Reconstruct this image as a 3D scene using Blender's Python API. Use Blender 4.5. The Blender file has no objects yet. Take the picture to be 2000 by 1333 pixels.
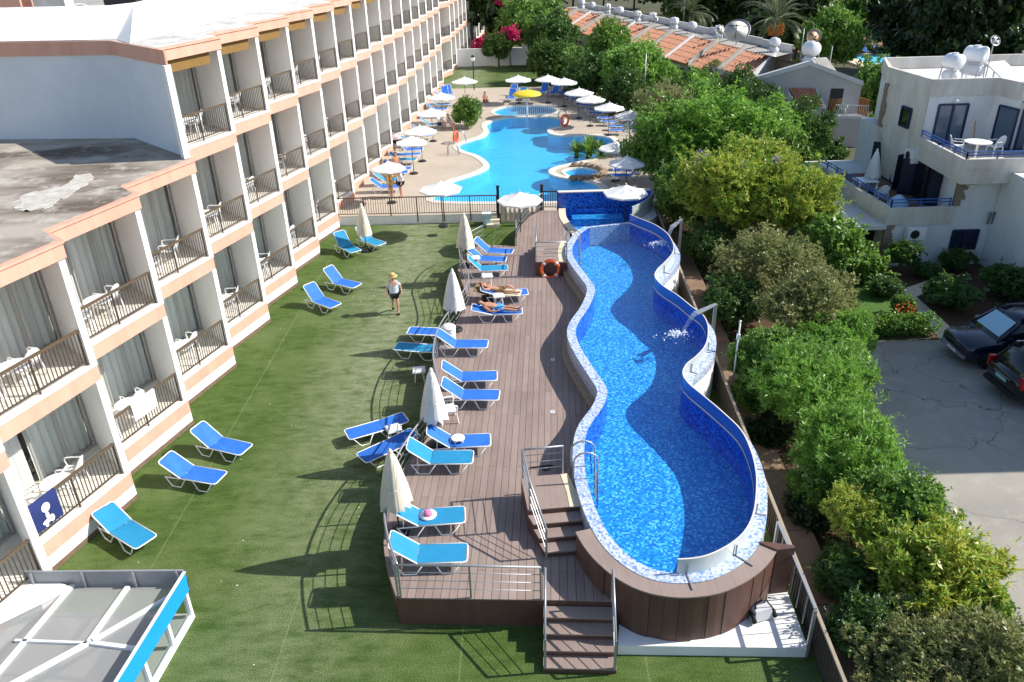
import bpy, bmesh, math, random
import numpy as np
from mathutils import Vector, Matrix
R = math.radians
random.seed(7)
RNG = np.random.default_rng(11)
scene = bpy.context.scene
C = scene.collection

# ------------------------------------------------------------------ camera
cam_d = bpy.data.cameras.new('camera'); cam = bpy.data.objects.new('camera', cam_d); C.objects.link(cam)
cam_d.sensor_width = 36.0; cam_d.lens = 27.540; cam_d.clip_end = 2000.0; cam_d.clip_start = 0.1
cam.matrix_world = Matrix([[0.999629, 0.027219, -0.0, 0.0], [-0.012568, 0.461578, -0.887011, 0.0], [-0.024144, 0.886682, 0.461749, 13.6], [0.0, 0.0, 0.0, 1.0]])
scene.camera = cam
scene.cycles.diffuse_bounces = 8; scene.cycles.max_bounces = 14; scene.cycles.transparent_max_bounces = 16

# ------------------------------------------------------------------ sky, sun, exposure
SUN_EL, SUN_DX, SUN_DY = 39.0, 1.0, 0.07          # towards the sun: right of the picture, a touch beyond
world = bpy.data.worlds.new('World'); scene.world = world; world.use_nodes = True
wn = world.node_tree; wn.nodes.clear()
wo = wn.nodes.new('ShaderNodeOutputWorld'); wb = wn.nodes.new('ShaderNodeBackground'); ws = wn.nodes.new('ShaderNodeTexSky')
ws.sky_type = 'NISHITA'; ws.sun_disc = False; ws.sun_elevation = R(SUN_EL); ws.sun_rotation = math.atan2(SUN_DX, SUN_DY)
ws.air_density = 1.0; ws.dust_density = 0.6; ws.ozone_density = 1.6
wb.inputs['Strength'].default_value = 0.125
wn.links.new(ws.outputs[0], wb.inputs[0]); wn.links.new(wb.outputs[0], wo.inputs[0])
sun_d = bpy.data.lights.new('sun', 'SUN'); sun = bpy.data.objects.new('sun', sun_d); C.objects.link(sun)
sun_d.energy = 4.7; sun_d.angle = R(0.53); sun_d.color = (1.0, 0.955, 0.88)
sv = Vector((SUN_DX, SUN_DY, 0)).normalized() * math.cos(R(SUN_EL)) + Vector((0, 0, math.sin(R(SUN_EL))))
sun.rotation_euler = sv.to_track_quat('Z', 'Y').to_euler()
vs = scene.view_settings; vs.view_transform = 'Standard'; vs.look = 'None'; vs.exposure = 0.55; vs.gamma = 1.0; vs.use_curve_mapping = False

# ------------------------------------------------------------------ materials
MAT = {}
def _rgb(c): return (c[0], c[1], c[2], 1.0)
def mat(name, col, rough=0.6, metal=0.0, var=0.0, vscale=3.0, col2=None, bump=0.0, bscale=40.0, detail=5.0, spec=0.4, coat=0.0, alpha=1.0, trans=0.0, stretch=None):
    """plain procedural surface: base colour, a second colour mixed in by noise, fine relief"""
    m = bpy.data.materials.new(name); m.use_nodes = True; nt = m.node_tree; b = nt.nodes['Principled BSDF']
    b.inputs['Base Color'].default_value = _rgb(col); b.inputs['Roughness'].default_value = rough; b.inputs['Metallic'].default_value = metal
    b.inputs['Specular IOR Level'].default_value = spec; b.inputs['Coat Weight'].default_value = coat
    if alpha < 1: b.inputs['Alpha'].default_value = alpha
    if var > 0 or col2 or bump > 0:
        tc = nt.nodes.new('ShaderNodeNewGeometry'); src = tc.outputs['Position']
        if stretch:
            mp = nt.nodes.new('ShaderNodeMapping'); mp.inputs['Scale'].default_value = stretch
            nt.links.new(src, mp.inputs[0]); src = mp.outputs[0]
    if var > 0 or col2:
        n = nt.nodes.new('ShaderNodeTexNoise'); n.inputs['Scale'].default_value = vscale; n.inputs['Detail'].default_value = detail; n.inputs['Roughness'].default_value = 0.62
        nt.links.new(src, n.inputs[0])
        rp = nt.nodes.new('ShaderNodeValToRGB')
        c2 = col2 if col2 else tuple(x * (1 - var) for x in col)
        rp.color_ramp.elements[0].position = 0.34; rp.color_ramp.elements[1].position = 0.66
        rp.color_ramp.elements[0].color = _rgb(c2); rp.color_ramp.elements[1].color = _rgb(col)
        nt.links.new(n.outputs[0], rp.inputs[0]); nt.links.new(rp.outputs[0], b.inputs['Base Color'])
    if bump > 0:
        n2 = nt.nodes.new('ShaderNodeTexNoise'); n2.inputs['Scale'].default_value = bscale; n2.inputs['Detail'].default_value = 4
        nt.links.new(src, n2.inputs[0])
        bp = nt.nodes.new('ShaderNodeBump'); bp.inputs['Strength'].default_value = bump; bp.inputs['Distance'].default_value = 0.02
        nt.links.new(n2.outputs[0], bp.inputs['Height']); nt.links.new(bp.outputs[0], b.inputs['Normal'])
    MAT[name] = m
    return m

def nodes(m): return m.node_tree.nodes, m.node_tree.links, m.node_tree.nodes['Principled BSDF']

mat('white_plaster', (0.82, 0.81, 0.78), 0.85, var=0.10, stretch=(1.6,1.6,.3), vscale=1.2, bump=0.15, bscale=60)
mat('fin_plaster', (0.89, 0.88, 0.86), 0.9, var=0.06, vscale=1.0, bump=0.1, bscale=60)
mat('shade_blue_plaster', (0.72, 0.74, 0.76), 0.85, col2=(0.64, 0.66, 0.68), vscale=0.7, bump=0.15, bscale=50)  # white side wall; the bluish cast of its shade is put into the colour
mat('peach', (0.70, 0.385, 0.285), 0.85, col2=(0.61, 0.325, 0.235), stretch=(1.6,1.6,.3), vscale=1.2, bump=0.12, bscale=60)
mat('ochre', (0.23, 0.13, 0.035), 0.8, var=0.1)
mat('skirting', (0.20, 0.13, 0.09), 0.8, var=0.3, vscale=6)
mat('bronze', (0.075, 0.055, 0.04), 0.45, spec=0.5)
mat('handrail_bronze', (0.12, 0.085, 0.055), 0.35, spec=0.5)
mat('black_metal', (0.02, 0.02, 0.022), 0.4)
mat('steel', (0.40, 0.41, 0.42), 0.45, metal=0.6)
mat('white_tube', (0.82, 0.82, 0.80), 0.35)
mat('white_plastic', (0.80, 0.80, 0.79), 0.38, spec=0.5)
mat('floor_tile', (0.80, 0.75, 0.67), 0.7, var=0.2, vscale=4)
mat('curtain', (0.78, 0.80, 0.78), 0.9, col2=(0.62, 0.65, 0.64), vscale=6.0, stretch=(1.0, 1.0, 0.05))
mat('curtain_white', (0.78, 0.77, 0.76), 0.9, var=0.05)
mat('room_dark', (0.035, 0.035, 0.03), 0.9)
mat('alu_frame', (0.45, 0.44, 0.42), 0.4, metal=0.3)
mat('sling_blue', (0.018, 0.125, 0.50), 0.75, col2=(0.026, 0.165, 0.58), vscale=3)
mat('sling_cyan', (0.012, 0.215, 0.41), 0.75, col2=(0.016, 0.25, 0.46), vscale=3)
mat('sling_navy', (0.014, 0.10, 0.40), 0.75, col2=(0.02, 0.14, 0.5), vscale=9)
mat('canvas_white', (0.80, 0.79, 0.76), 0.9, var=0.05, vscale=5)
mat('canvas_cream', (0.78, 0.70, 0.57), 0.9, var=0.08, vscale=5)
mat('yellow', (0.78, 0.58, 0.03), 0.5, var=0.05)
mat('pale_blue_plastic', (0.42, 0.60, 0.72), 0.4)
mat('orange', (0.80, 0.13, 0.045), 0.45, var=0.06)
mat('red', (0.60, 0.02, 0.03), 0.5)
mat('navy_cloth', (0.018, 0.03, 0.13), 0.95, var=0.1)
mat('towel_white', (0.82, 0.82, 0.82), 0.95, bump=0.3, bscale=150)
mat('beige_towel', (0.72, 0.64, 0.46), 0.95, var=0.12)
mat('pink', (0.75, 0.20, 0.34), 0.8)
mat('dark_cloth', (0.025, 0.022, 0.022), 0.9, var=0.3, vscale=12)
mat('skin', (0.50, 0.245, 0.15), 0.55, var=0.08)
mat('skin_light', (0.60, 0.34, 0.24), 0.55, var=0.08)
mat('hair', (0.07, 0.04, 0.02), 0.7, var=0.3)
mat('shirt_pale', (0.62, 0.70, 0.76), 0.9, var=0.08, vscale=8)
mat('straw', (0.66, 0.48, 0.20), 0.85, var=0.15, vscale=30)
mat('black_cloth', (0.014, 0.014, 0.015), 0.9)
mat('swim_blue', (0.02, 0.24, 0.62), 0.8, col2=(0.16, 0.46, 0.75), vscale=18)
mat('leopard', (0.33, 0.20, 0.08), 0.9, col2=(0.05, 0.03, 0.02), vscale=26)
mat('patterned', (0.65, 0.25, 0.3), 0.9, col2=(0.75, 0.7, 0.65), vscale=14)
mat('concrete_light', (0.56, 0.52, 0.45), 0.9, var=0.14, vscale=0.8, bump=0.2, bscale=60)
mat('cream_stone', (0.72, 0.62, 0.46), 0.8, var=0.12, vscale=4, bump=0.15, bscale=60)
mat('coping_white', (0.70, 0.64, 0.56), 0.8, var=0.08, vscale=4)
mat('path_concrete', (0.27, 0.18, 0.115), 0.9, col2=(0.19, 0.12, 0.075), vscale=1.6, bump=0.3, bscale=40)
mat('soil', (0.10, 0.055, 0.03), 0.95, var=0.4, vscale=1.2, bump=0.6, bscale=14)
mat('brown_slope', (0.27, 0.16, 0.10), 0.95, var=0.35, vscale=0.35, bump=0.6, bscale=3)
mat('ground_green', (0.055, 0.075, 0.025), 0.95, col2=(0.10, 0.075, 0.045), vscale=0.12, bump=0.4, bscale=2)
mat('garden_grass', (0.075, 0.16, 0.02), 0.95, col2=(0.055, 0.12, 0.016), vscale=3, bump=0.8, bscale=60)
mat('trunk', (0.13, 0.09, 0.06), 0.9, var=0.35, vscale=5, bump=0.6, bscale=30)
mat('sill_stone', (0.30, 0.24, 0.18), 0.9, var=0.25, vscale=9, bump=0.5, bscale=30)
mat('villa_plaster', (0.68, 0.66, 0.61), 0.9, col2=(0.52, 0.47, 0.40), stretch=(1.5,1.5,.35), vscale=0.9, bump=0.35, bscale=18)
mat('villa_front', (0.76, 0.76, 0.75), 0.9, col2=(0.62, 0.62, 0.60), stretch=(1.2,1.2,.4), vscale=0.7, bump=0.3, bscale=22)
mat('navy_paint', (0.012, 0.025, 0.09), 0.45, var=0.1)
mat('navy_shutter', (0.008, 0.013, 0.035), 0.5)
mat('blue_paint', (0.03, 0.10, 0.35), 0.5)
mat('dark_glass', (0.012, 0.014, 0.018), 0.08, spec=0.7)
mat('glass_blue', (0.10, 0.14, 0.19), 0.10, spec=0.7)
mat('roof_tile', (0.42, 0.155, 0.085), 0.85, col2=(0.50, 0.27, 0.17), vscale=5, bump=0.3, bscale=30)
mat('house_grey', (0.52, 0.49, 0.47), 0.9, var=0.12, vscale=1.0, bump=0.2, bscale=30)
mat('house_white', (0.66, 0.64, 0.62), 0.9, var=0.1, vscale=1.0)
mat('roof_concrete', (0.40, 0.37, 0.33), 0.9, var=0.25, vscale=1.2)
mat('tank_white', (0.80, 0.81, 0.82), 0.4, var=0.04)
mat('dish', (0.72, 0.70, 0.64), 0.5, var=0.06)
mat('dish_orange', (0.72, 0.45, 0.28), 0.5)
mat('bamboo', (0.50, 0.22, 0.07), 0.8, var=0.3, vscale=8)
mat('pool_mosaic_wall', (0.03, 0.10, 0.42), 0.25)
mat('wood_clad', (0.125, 0.062, 0.045), 0.55, col2=(0.095, 0.046, 0.034), vscale=2.0, stretch=(2, 2, 0.4))
mat('fascia_blue', (0.010, 0.31, 0.74), 0.35, var=0.03)
mat('fascia_back', (0.32, 0.34, 0.36), 0.4, metal=0.3, var=0.12)
mat('white_paint', (0.80, 0.81, 0.82), 0.4)
mat('car_navy', (0.006, 0.010, 0.030), 0.22, coat=0.9)
mat('car_black', (0.006, 0.006, 0.007), 0.22, coat=0.9)
mat('car_silver', (0.45, 0.46, 0.47), 0.25, metal=0.6, coat=0.6)
mat('rubber', (0.012, 0.012, 0.012), 0.8)
mat('chrome', (0.55, 0.56, 0.58), 0.2, metal=0.9)
mat('sunshade', (0.42, 0.62, 0.72), 0.35, metal=0.4)
mat('lamp_red', (0.45, 0.01, 0.012), 0.2)
mat('lamp_clear', (0.6, 0.62, 0.64), 0.12, metal=0.4)
mat('plate_green', (0.35, 0.62, 0.55), 0.5)
mat('rock', (0.33, 0.25, 0.17), 0.9, var=0.4, vscale=4, bump=0.8, bscale=12)
mat('stripe_white', (0.75, 0.75, 0.74), 0.8)
mat('grille_cream', (0.66, 0.57, 0.40), 0.7)
mat('robot_grey', (0.55, 0.56, 0.57), 0.45)
mat('date_orange', (0.60, 0.20, 0.02), 0.7, var=0.3, vscale=20)
mat('solar_dark', (0.02, 0.025, 0.035), 0.2)

def two_noise(name, cols, s1, s2, rough, bump=0.0, bscale=40, stretch1=None, pos=((0.35, 0.65), (0.4, 0.62))):
    """three colours: two layered noises"""
    m = bpy.data.materials.new(name); m.use_nodes = True; N, L, b = nodes(m)
    tc = N.new('ShaderNodeTexCoord'); src = tc.outputs['Object']; s_a = src
    if stretch1:
        mp = N.new('ShaderNodeMapping'); mp.inputs['Scale'].default_value = stretch1; L.new(src, mp.inputs[0]); s_a = mp.outputs[0]
    na = N.new('ShaderNodeTexNoise'); na.inputs['Scale'].default_value = s1; na.inputs['Detail'].default_value = 6; L.new(s_a, na.inputs[0])
    nb = N.new('ShaderNodeTexNoise'); nb.inputs['Scale'].default_value = s2; nb.inputs['Detail'].default_value = 8; nb.inputs['Roughness'].default_value = 0.7; L.new(src, nb.inputs[0])
    ra = N.new('ShaderNodeMapRange'); ra.inputs[1].default_value, ra.inputs[2].default_value = pos[0]; L.new(na.outputs[0], ra.inputs[0])
    rb = N.new('ShaderNodeMapRange'); rb.inputs[1].default_value, rb.inputs[2].default_value = pos[1]; L.new(nb.outputs[0], rb.inputs[0])
    m1 = N.new('ShaderNodeMix'); m1.data_type = 'RGBA'; m1.inputs[6].default_value = _rgb(cols[0]); m1.inputs[7].default_value = _rgb(cols[1]); L.new(ra.outputs[0], m1.inputs[0])
    m2 = N.new('ShaderNodeMix'); m2.data_type = 'RGBA'; m2.inputs[7].default_value = _rgb(cols[2]); L.new(m1.outputs[2], m2.inputs[6]); L.new(rb.outputs[0], m2.inputs[0])
    L.new(m2.outputs[2], b.inputs['Base Color']); b.inputs['Roughness'].default_value = rough; b.inputs['Specular IOR Level'].default_value = 0.25
    if bump:
        n3 = N.new('ShaderNodeTexNoise'); n3.inputs['Scale'].default_value = bscale; n3.inputs['Detail'].default_value = 5; L.new(src, n3.inputs[0])
        bp = N.new('ShaderNodeBump'); bp.inputs['Strength'].default_value = bump; bp.inputs['Distance'].default_value = 0.02
        L.new(n3.outputs[0], bp.inputs['Height']); L.new(bp.outputs[0], b.inputs['Normal'])
    MAT[name] = m; return m

two_noise('roof_stained', ((0.40, 0.35, 0.29), (0.13, 0.105, 0.08), (0.52, 0.48, 0.42)), 0.42, 1.3, 0.9, 0.3, 20, (0.5, 1.6, 1), ((0.42, 0.62), (0.50, 0.72)))
two_noise('roof_pale', ((0.60, 0.57, 0.52), (0.38, 0.36, 0.32), (0.70, 0.68, 0.64)), 0.6, 2.0, 0.9, 0.3, 20)
two_noise('terrace_paving', ((0.47, 0.40, 0.32), (0.42, 0.355, 0.28), (0.37, 0.30, 0.235)), 0.5, 3.0, 0.85, 0.2, 30, None, ((0.35, 0.65), (0.55, 0.8)))

def parking_mat():
    m = two_noise('parking_concrete', ((0.36, 0.33, 0.28), (0.29, 0.27, 0.235), (0.41, 0.375, 0.32)), 0.35, 1.6, 0.9, 0.4, 25, None, ((0.35, 0.65), (0.5, 0.75)))
    N, L, b = nodes(m)
    src = b.inputs['Base Color'].links[0].from_socket
    tc = N.new('ShaderNodeTexCoord'); nz = N.new('ShaderNodeTexNoise'); nz.inputs['Scale'].default_value = 1.2; nz.inputs['Detail'].default_value = 6
    L.new(tc.outputs['Object'], nz.inputs[0])
    mx = N.new('ShaderNodeMix'); mx.data_type = 'RGBA'; mx.blend_type = 'ADD'; mx.inputs[0].default_value = 1.0
    mul = N.new('ShaderNodeVectorMath'); mul.operation = 'SCALE'; mul.inputs['Scale'].default_value = 1.1
    L.new(nz.outputs['Color'], mul.inputs[0])
    ad = N.new('ShaderNodeVectorMath'); L.new(tc.outputs['Object'], ad.inputs[0]); L.new(mul.outputs[0], ad.inputs[1])
    vo = N.new('ShaderNodeTexVoronoi'); vo.feature = 'DISTANCE_TO_EDGE'; vo.inputs['Scale'].default_value = 0.30; L.new(ad.outputs[0], vo.inputs['Vector'])
    mr = N.new('ShaderNodeMapRange'); mr.inputs[1].default_value = 0.0; mr.inputs[2].default_value = 0.006; mr.inputs[3].default_value = 0.35; mr.inputs[4].default_value = 1.0
    L.new(vo.outputs['Distance'], mr.inputs[0])
    mm = N.new('ShaderNodeMix'); mm.data_type = 'RGBA'; mm.blend_type = 'MULTIPLY'; mm.inputs[0].default_value = 1.0
    L.new(src, mm.inputs[6]); L.new(mr.outputs[0], mm.inputs[7]); L.new(mm.outputs[2], b.inputs['Base Color'])
parking_mat()

def turf_mat():
    """artificial turf: pile direction bands, worn pale areas, lighter seams between the rolls"""
    m = bpy.data.materials.new('turf'); m.use_nodes = True; N, L, b = nodes(m)
    tc = N.new('ShaderNodeTexCoord'); src = tc.outputs['Object']
    mp = N.new('ShaderNodeMapping'); mp.inputs['Scale'].default_value = (0.75, 1.7, 1); L.new(src, mp.inputs[0])
    big = N.new('ShaderNodeTexNoise'); big.inputs['Scale'].default_value = 0.45; big.inputs['Detail'].default_value = 5; L.new(src, big.inputs[0])
    mid = N.new('ShaderNodeTexNoise'); mid.inputs['Scale'].default_value = 2.2; mid.inputs['Detail'].default_value = 8; mid.inputs['Roughness'].default_value = 0.7; L.new(mp.outputs[0], mid.inputs[0])
    fine = N.new('ShaderNodeTexNoise'); fine.inputs['Scale'].default_value = 34; fine.inputs['Detail'].default_value = 6; L.new(src, fine.inputs[0])
    # worn strip that runs along the middle of the lawn
    sx = N.new('ShaderNodeSeparateXYZ'); L.new(src, sx.inputs[0])
    ln = N.new('ShaderNodeMath'); ln.operation = 'MULTIPLY_ADD'; ln.inputs[1].default_value = -0.02; ln.inputs[2].default_value = 5.4; L.new(sx.outputs[1], ln.inputs[0])
    dx = N.new('ShaderNodeMath'); dx.operation = 'ADD'; L.new(sx.outputs[0], dx.inputs[0]); L.new(ln.outputs[0], dx.inputs[1])
    ab = N.new('ShaderNodeMath'); ab.operation = 'ABSOLUTE'; L.new(dx.outputs[0], ab.inputs[0])
    wr = N.new('ShaderNodeMapRange'); wr.inputs[1].default_value = 0.3; wr.inputs[2].default_value = 2.9; wr.inputs[3].default_value = 1.0; wr.inputs[4].default_value = 0.0; L.new(ab.outputs[0], wr.inputs[0])
    far = N.new('ShaderNodeMapRange'); far.inputs[1].default_value = 15.0; far.inputs[2].default_value = 24.0; far.inputs[3].default_value = 0.40; far.inputs[4].default_value = 1.0; L.new(sx.outputs[1], far.inputs[0])
    w1 = N.new('ShaderNodeMath'); w1.operation = 'MULTIPLY'; L.new(wr.outputs[0], w1.inputs[0]); L.new(far.outputs[0], w1.inputs[1])
    w2 = N.new('ShaderNodeMath'); w2.operation = 'MULTIPLY'; L.new(w1.outputs[0], w2.inputs[0])
    nr = N.new('ShaderNodeMapRange'); nr.inputs[1].default_value = 0.3; nr.inputs[2].default_value = 0.62; L.new(mid.outputs[0], nr.inputs[0]); L.new(nr.outputs[0], w2.inputs[1])
    m1 = N.new('ShaderNodeMix'); m1.data_type = 'RGBA'; m1.inputs[6].default_value = _rgb((0.046, 0.086, 0.016)); m1.inputs[7].default_value = _rgb((0.092, 0.138, 0.036)); 
    r1 = N.new('ShaderNodeMapRange'); r1.inputs[1].default_value = 0.36; r1.inputs[2].default_value = 0.64; L.new(mid.outputs[0], r1.inputs[0]); L.new(r1.outputs[0], m1.inputs[0])
    m2 = N.new('ShaderNodeMix'); m2.data_type = 'RGBA'; m2.inputs[7].default_value = _rgb((0.126, 0.170, 0.062)); L.new(m1.outputs[2], m2.inputs[6])
    r2 = N.new('ShaderNodeMapRange'); r2.inputs[1].default_value = 0.45; r2.inputs[2].default_value = 0.72; r2.inputs[4].default_value = 0.9; L.new(big.outputs[0], r2.inputs[0]); L.new(r2.outputs[0], m2.inputs[0])
    m3 = N.new('ShaderNodeMix'); m3.data_type = 'RGBA'; m3.inputs[7].default_value = _rgb((0.235, 0.260, 0.155)); L.new(m2.outputs[2], m3.inputs[6]); L.new(w2.outputs[0], m3.inputs[0])
    # seams
    sm = N.new('ShaderNodeMath'); sm.operation = 'PINGPONG'; sm.inputs[1].default_value = 1.95; L.new(dx.outputs[0], sm.inputs[0])
    sr = N.new('ShaderNodeMapRange'); sr.inputs[1].default_value = 0.0; sr.inputs[2].default_value = 0.03; sr.inputs[3].default_value = 0.45; sr.inputs[4].default_value = 0.0; L.new(sm.outputs[0], sr.inputs[0])
    m4 = N.new('ShaderNodeMix'); m4.data_type = 'RGBA'; m4.inputs[7].default_value = _rgb((0.22, 0.27, 0.13)); L.new(m3.outputs[2], m4.inputs[6]); L.new(sr.outputs[0], m4.inputs[0])
    # fine mottling
    m5 = N.new('ShaderNodeMix'); m5.data_type = 'RGBA'; m5.blend_type = 'MULTIPLY'; m5.inputs[0].default_value = 1.0
    fr = N.new('ShaderNodeMapRange'); fr.inputs[1].default_value = 0.25; fr.inputs[2].default_value = 0.75; fr.inputs[3].default_value = 0.45; fr.inputs[4].default_value = 1.5; L.new(fine.outputs[0], fr.inputs[0])
    L.new(m4.outputs[2], m5.inputs[6]); L.new(fr.outputs[0], m5.inputs[7]); L.new(m5.outputs[2], b.inputs['Base Color'])
    b.inputs['Roughness'].default_value = 0.95; b.inputs['Specular IOR Level'].default_value = 0.125
    bp = N.new('ShaderNodeBump'); bp.inputs['Strength'].default_value = 0.7; bp.inputs['Distance'].default_value = 0.03; L.new(fine.outputs[0], bp.inputs['Height']); L.new(bp.outputs[0], b.inputs['Normal'])
    MAT['turf'] = m
turf_mat()

def mosaic_mat(name, cols, tile=0.045, rough=0.3, grout=(0.5, 0.52, 0.55)):
    """glass mosaic: one random colour per little tile"""
    m = bpy.data.materials.new(name); m.use_nodes = True; N, L, b = nodes(m)
    tc = N.new('ShaderNodeTexCoord')
    mp = N.new('ShaderNodeVectorMath'); mp.operation = 'SCALE'; mp.inputs['Scale'].default_value = 1.0 / tile; L.new(tc.outputs['Object'], mp.inputs[0])
    off = N.new('ShaderNodeVectorMath'); off.inputs[1].default_value = (0.37, 0.21, 0.13); L.new(mp.outputs[0], off.inputs[0])
    fl = N.new('ShaderNodeVectorMath'); fl.operation = 'FLOOR'; L.new(off.outputs[0], fl.inputs[0])
    wnn = N.new('ShaderNodeTexWhiteNoise'); wnn.noise_dimensions = '3D'; L.new(fl.outputs[0], wnn.inputs['Vector'])
    rp = N.new('ShaderNodeValToRGB'); rp.color_ramp.interpolation = 'CONSTANT'
    for i, c in enumerate(cols):
        p = i / len(cols)
        e = rp.color_ramp.elements[i] if i < 2 else rp.color_ramp.elements.new(p)
        e.position = p; e.color = _rgb(c)
    L.new(wnn.outputs['Value'], rp.inputs[0]); L.new(rp.outputs[0], b.inputs['Base Color'])
    b.inputs['Roughness'].default_value = rough; MAT[name] = m; return m
mosaic_mat('mosaic_rim', ((0.44, 0.50, 0.60), (0.30, 0.40, 0.58), (0.54, 0.58, 0.64), (0.17, 0.27, 0.52), (0.60, 0.61, 0.64), (0.40, 0.47, 0.60)), 0.05)
mosaic_mat('mosaic_wall', ((0.34, 0.37, 0.43), (0.24, 0.29, 0.40), (0.42, 0.44, 0.48), (0.17, 0.22, 0.36), (0.48, 0.48, 0.50)), 0.055)
mosaic_mat('mosaic_blue', ((0.008, 0.07, 0.42), (0.02, 0.14, 0.62), (0.004, 0.035, 0.28), (0.05, 0.24, 0.74), (0.012, 0.09, 0.5)), 0.055, 0.25)

def caustic_floor(name, cols, tile, bright, scale, base_mul=1.0):
    """mosaic pool floor: random blue tiles; the pale ones also stand in for caustic flecks"""
    m = mosaic_mat(name, cols, tile, 0.3); return m
caustic_floor('pool_floor', ((0.018, 0.23, 0.60), (0.030, 0.34, 0.74), (0.014, 0.17, 0.52), (0.06, 0.45, 0.80), (0.02, 0.27, 0.66), (0.17, 0.60, 0.86), (0.02, 0.24, 0.62)), 0.052, 1, 1)
mat('far_pool_floor', (0.10, 0.58, 0.86), 0.5, col2=(0.075, 0.52, 0.82), vscale=0.5)

def water_mat(name, tint, wave_scale, wave_strength, extra_gloss=0.0):
    """clear tinted water: light passes through, the surface reflects by Fresnel"""
    m = bpy.data.materials.new(name); m.use_nodes = True; nt = m.node_tree; N, L = nt.nodes, nt.links; N.clear()
    out = N.new('ShaderNodeOutputMaterial'); tr = N.new('ShaderNodeBsdfTransparent'); gl = N.new('ShaderNodeBsdfGlossy'); mix = N.new('ShaderNodeMixShader'); fr = N.new('ShaderNodeLayerWeight')
    tr.inputs[0].default_value = _rgb(tint); gl.inputs['Roughness'].default_value = 0.03; fr.inputs[0].default_value = 0.5
    tc = N.new('ShaderNodeTexCoord'); nz = N.new('ShaderNodeTexNoise'); nz.inputs['Scale'].default_value = wave_scale; nz.inputs['Detail'].default_value = 3; nz.inputs['Distortion'].default_value = 0.6
    mp = N.new('ShaderNodeMapping'); mp.inputs['Scale'].default_value = (0.6, 1.6, 1); L.new(tc.outputs['Object'], mp.inputs[0]); L.new(mp.outputs[0], nz.inputs[0])
    bp = N.new('ShaderNodeBump'); bp.inputs['Strength'].default_value = wave_strength; bp.inputs['Distance'].default_value = 0.05; L.new(nz.outputs[0], bp.inputs['Height'])
    L.new(bp.outputs[0], gl.inputs['Normal']); L.new(bp.outputs[0], fr.inputs['Normal'])
    pw = N.new('ShaderNodeMath'); pw.operation = 'POWER'; pw.inputs[1].default_value = 5.0; L.new(fr.outputs['Facing'], pw.inputs[0])
    ma = N.new('ShaderNodeMath'); ma.operation = 'MULTIPLY_ADD'; ma.inputs[1].default_value = 0.9; ma.inputs[2].default_value = 0.02; L.new(pw.outputs[0], ma.inputs[0])
    L.new(ma.outputs[0], mix.inputs[0]); L.new(tr.outputs[0], mix.inputs[1]); L.new(gl.outputs[0], mix.inputs[2]); L.new(mix.outputs[0], out.inputs[0])
    MAT[name] = m
water_mat('water_blue', (0.78, 0.92, 0.99), 5.5, 0.55)
water_mat('water_far', (0.62, 0.92, 0.99), 3.0, 0.5)

def glass_mat(name, tint, rough=0.03, fac=0.12):
    m = bpy.data.materials.new(name); m.use_nodes = True; nt = m.node_tree; N, L = nt.nodes, nt.links; N.clear()
    out = N.new('ShaderNodeOutputMaterial'); tr = N.new('ShaderNodeBsdfTransparent'); gl = N.new('ShaderNodeBsdfGlossy'); mix = N.new('ShaderNodeMixShader'); lw = N.new('ShaderNodeLayerWeight')
    lw.inputs[0].default_value = 0.5
    tr.inputs[0].default_value = _rgb(tint); gl.inputs['Roughness'].default_value = rough
    ad = N.new('ShaderNodeMath'); ad.operation = 'MULTIPLY_ADD'; ad.inputs[1].default_value = 0.85; ad.inputs[2].default_value = fac
    pw = N.new('ShaderNodeMath'); pw.operation = 'POWER'; pw.inputs[1].default_value = 4.0; L.new(lw.outputs['Facing'], pw.inputs[0]); L.new(pw.outputs[0], ad.inputs[0])
    L.new(ad.outputs[0], mix.inputs[0]); L.new(tr.outputs[0], mix.inputs[1]); L.new(gl.outputs[0], mix.inputs[2]); L.new(mix.outputs[0], out.inputs[0])
    MAT[name] = m
glass_mat('pane', (0.93, 0.95, 0.94), 0.02, 0.07)

glass_mat('screen_glass', (0.74, 0.83, 0.83), 0.03, 0.10)

def panel_mat(name, col, rough, alpha):
    m = bpy.data.materials.new(name); m.use_nodes = True; N, L, b = nodes(m)
    b.inputs['Base Color'].default_value = _rgb(col); b.inputs['Roughness'].default_value = rough; b.inputs['Alpha'].default_value = alpha; MAT[name] = m
panel_mat('canopy_glass', (0.34, 0.35, 0.35), 0.22, 0.70)
panel_mat('panel_blue', (0.012, 0.12, 0.52), 0.15, 0.93)
panel_mat('panel_pale', (0.52, 0.57, 0.57), 0.25, 0.93)
panel_mat('water_jet', (0.62, 0.72, 0.82), 0.1, 0.30)
panel_mat('foam', (0.85, 0.90, 0.93), 0.5, 0.75)

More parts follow.
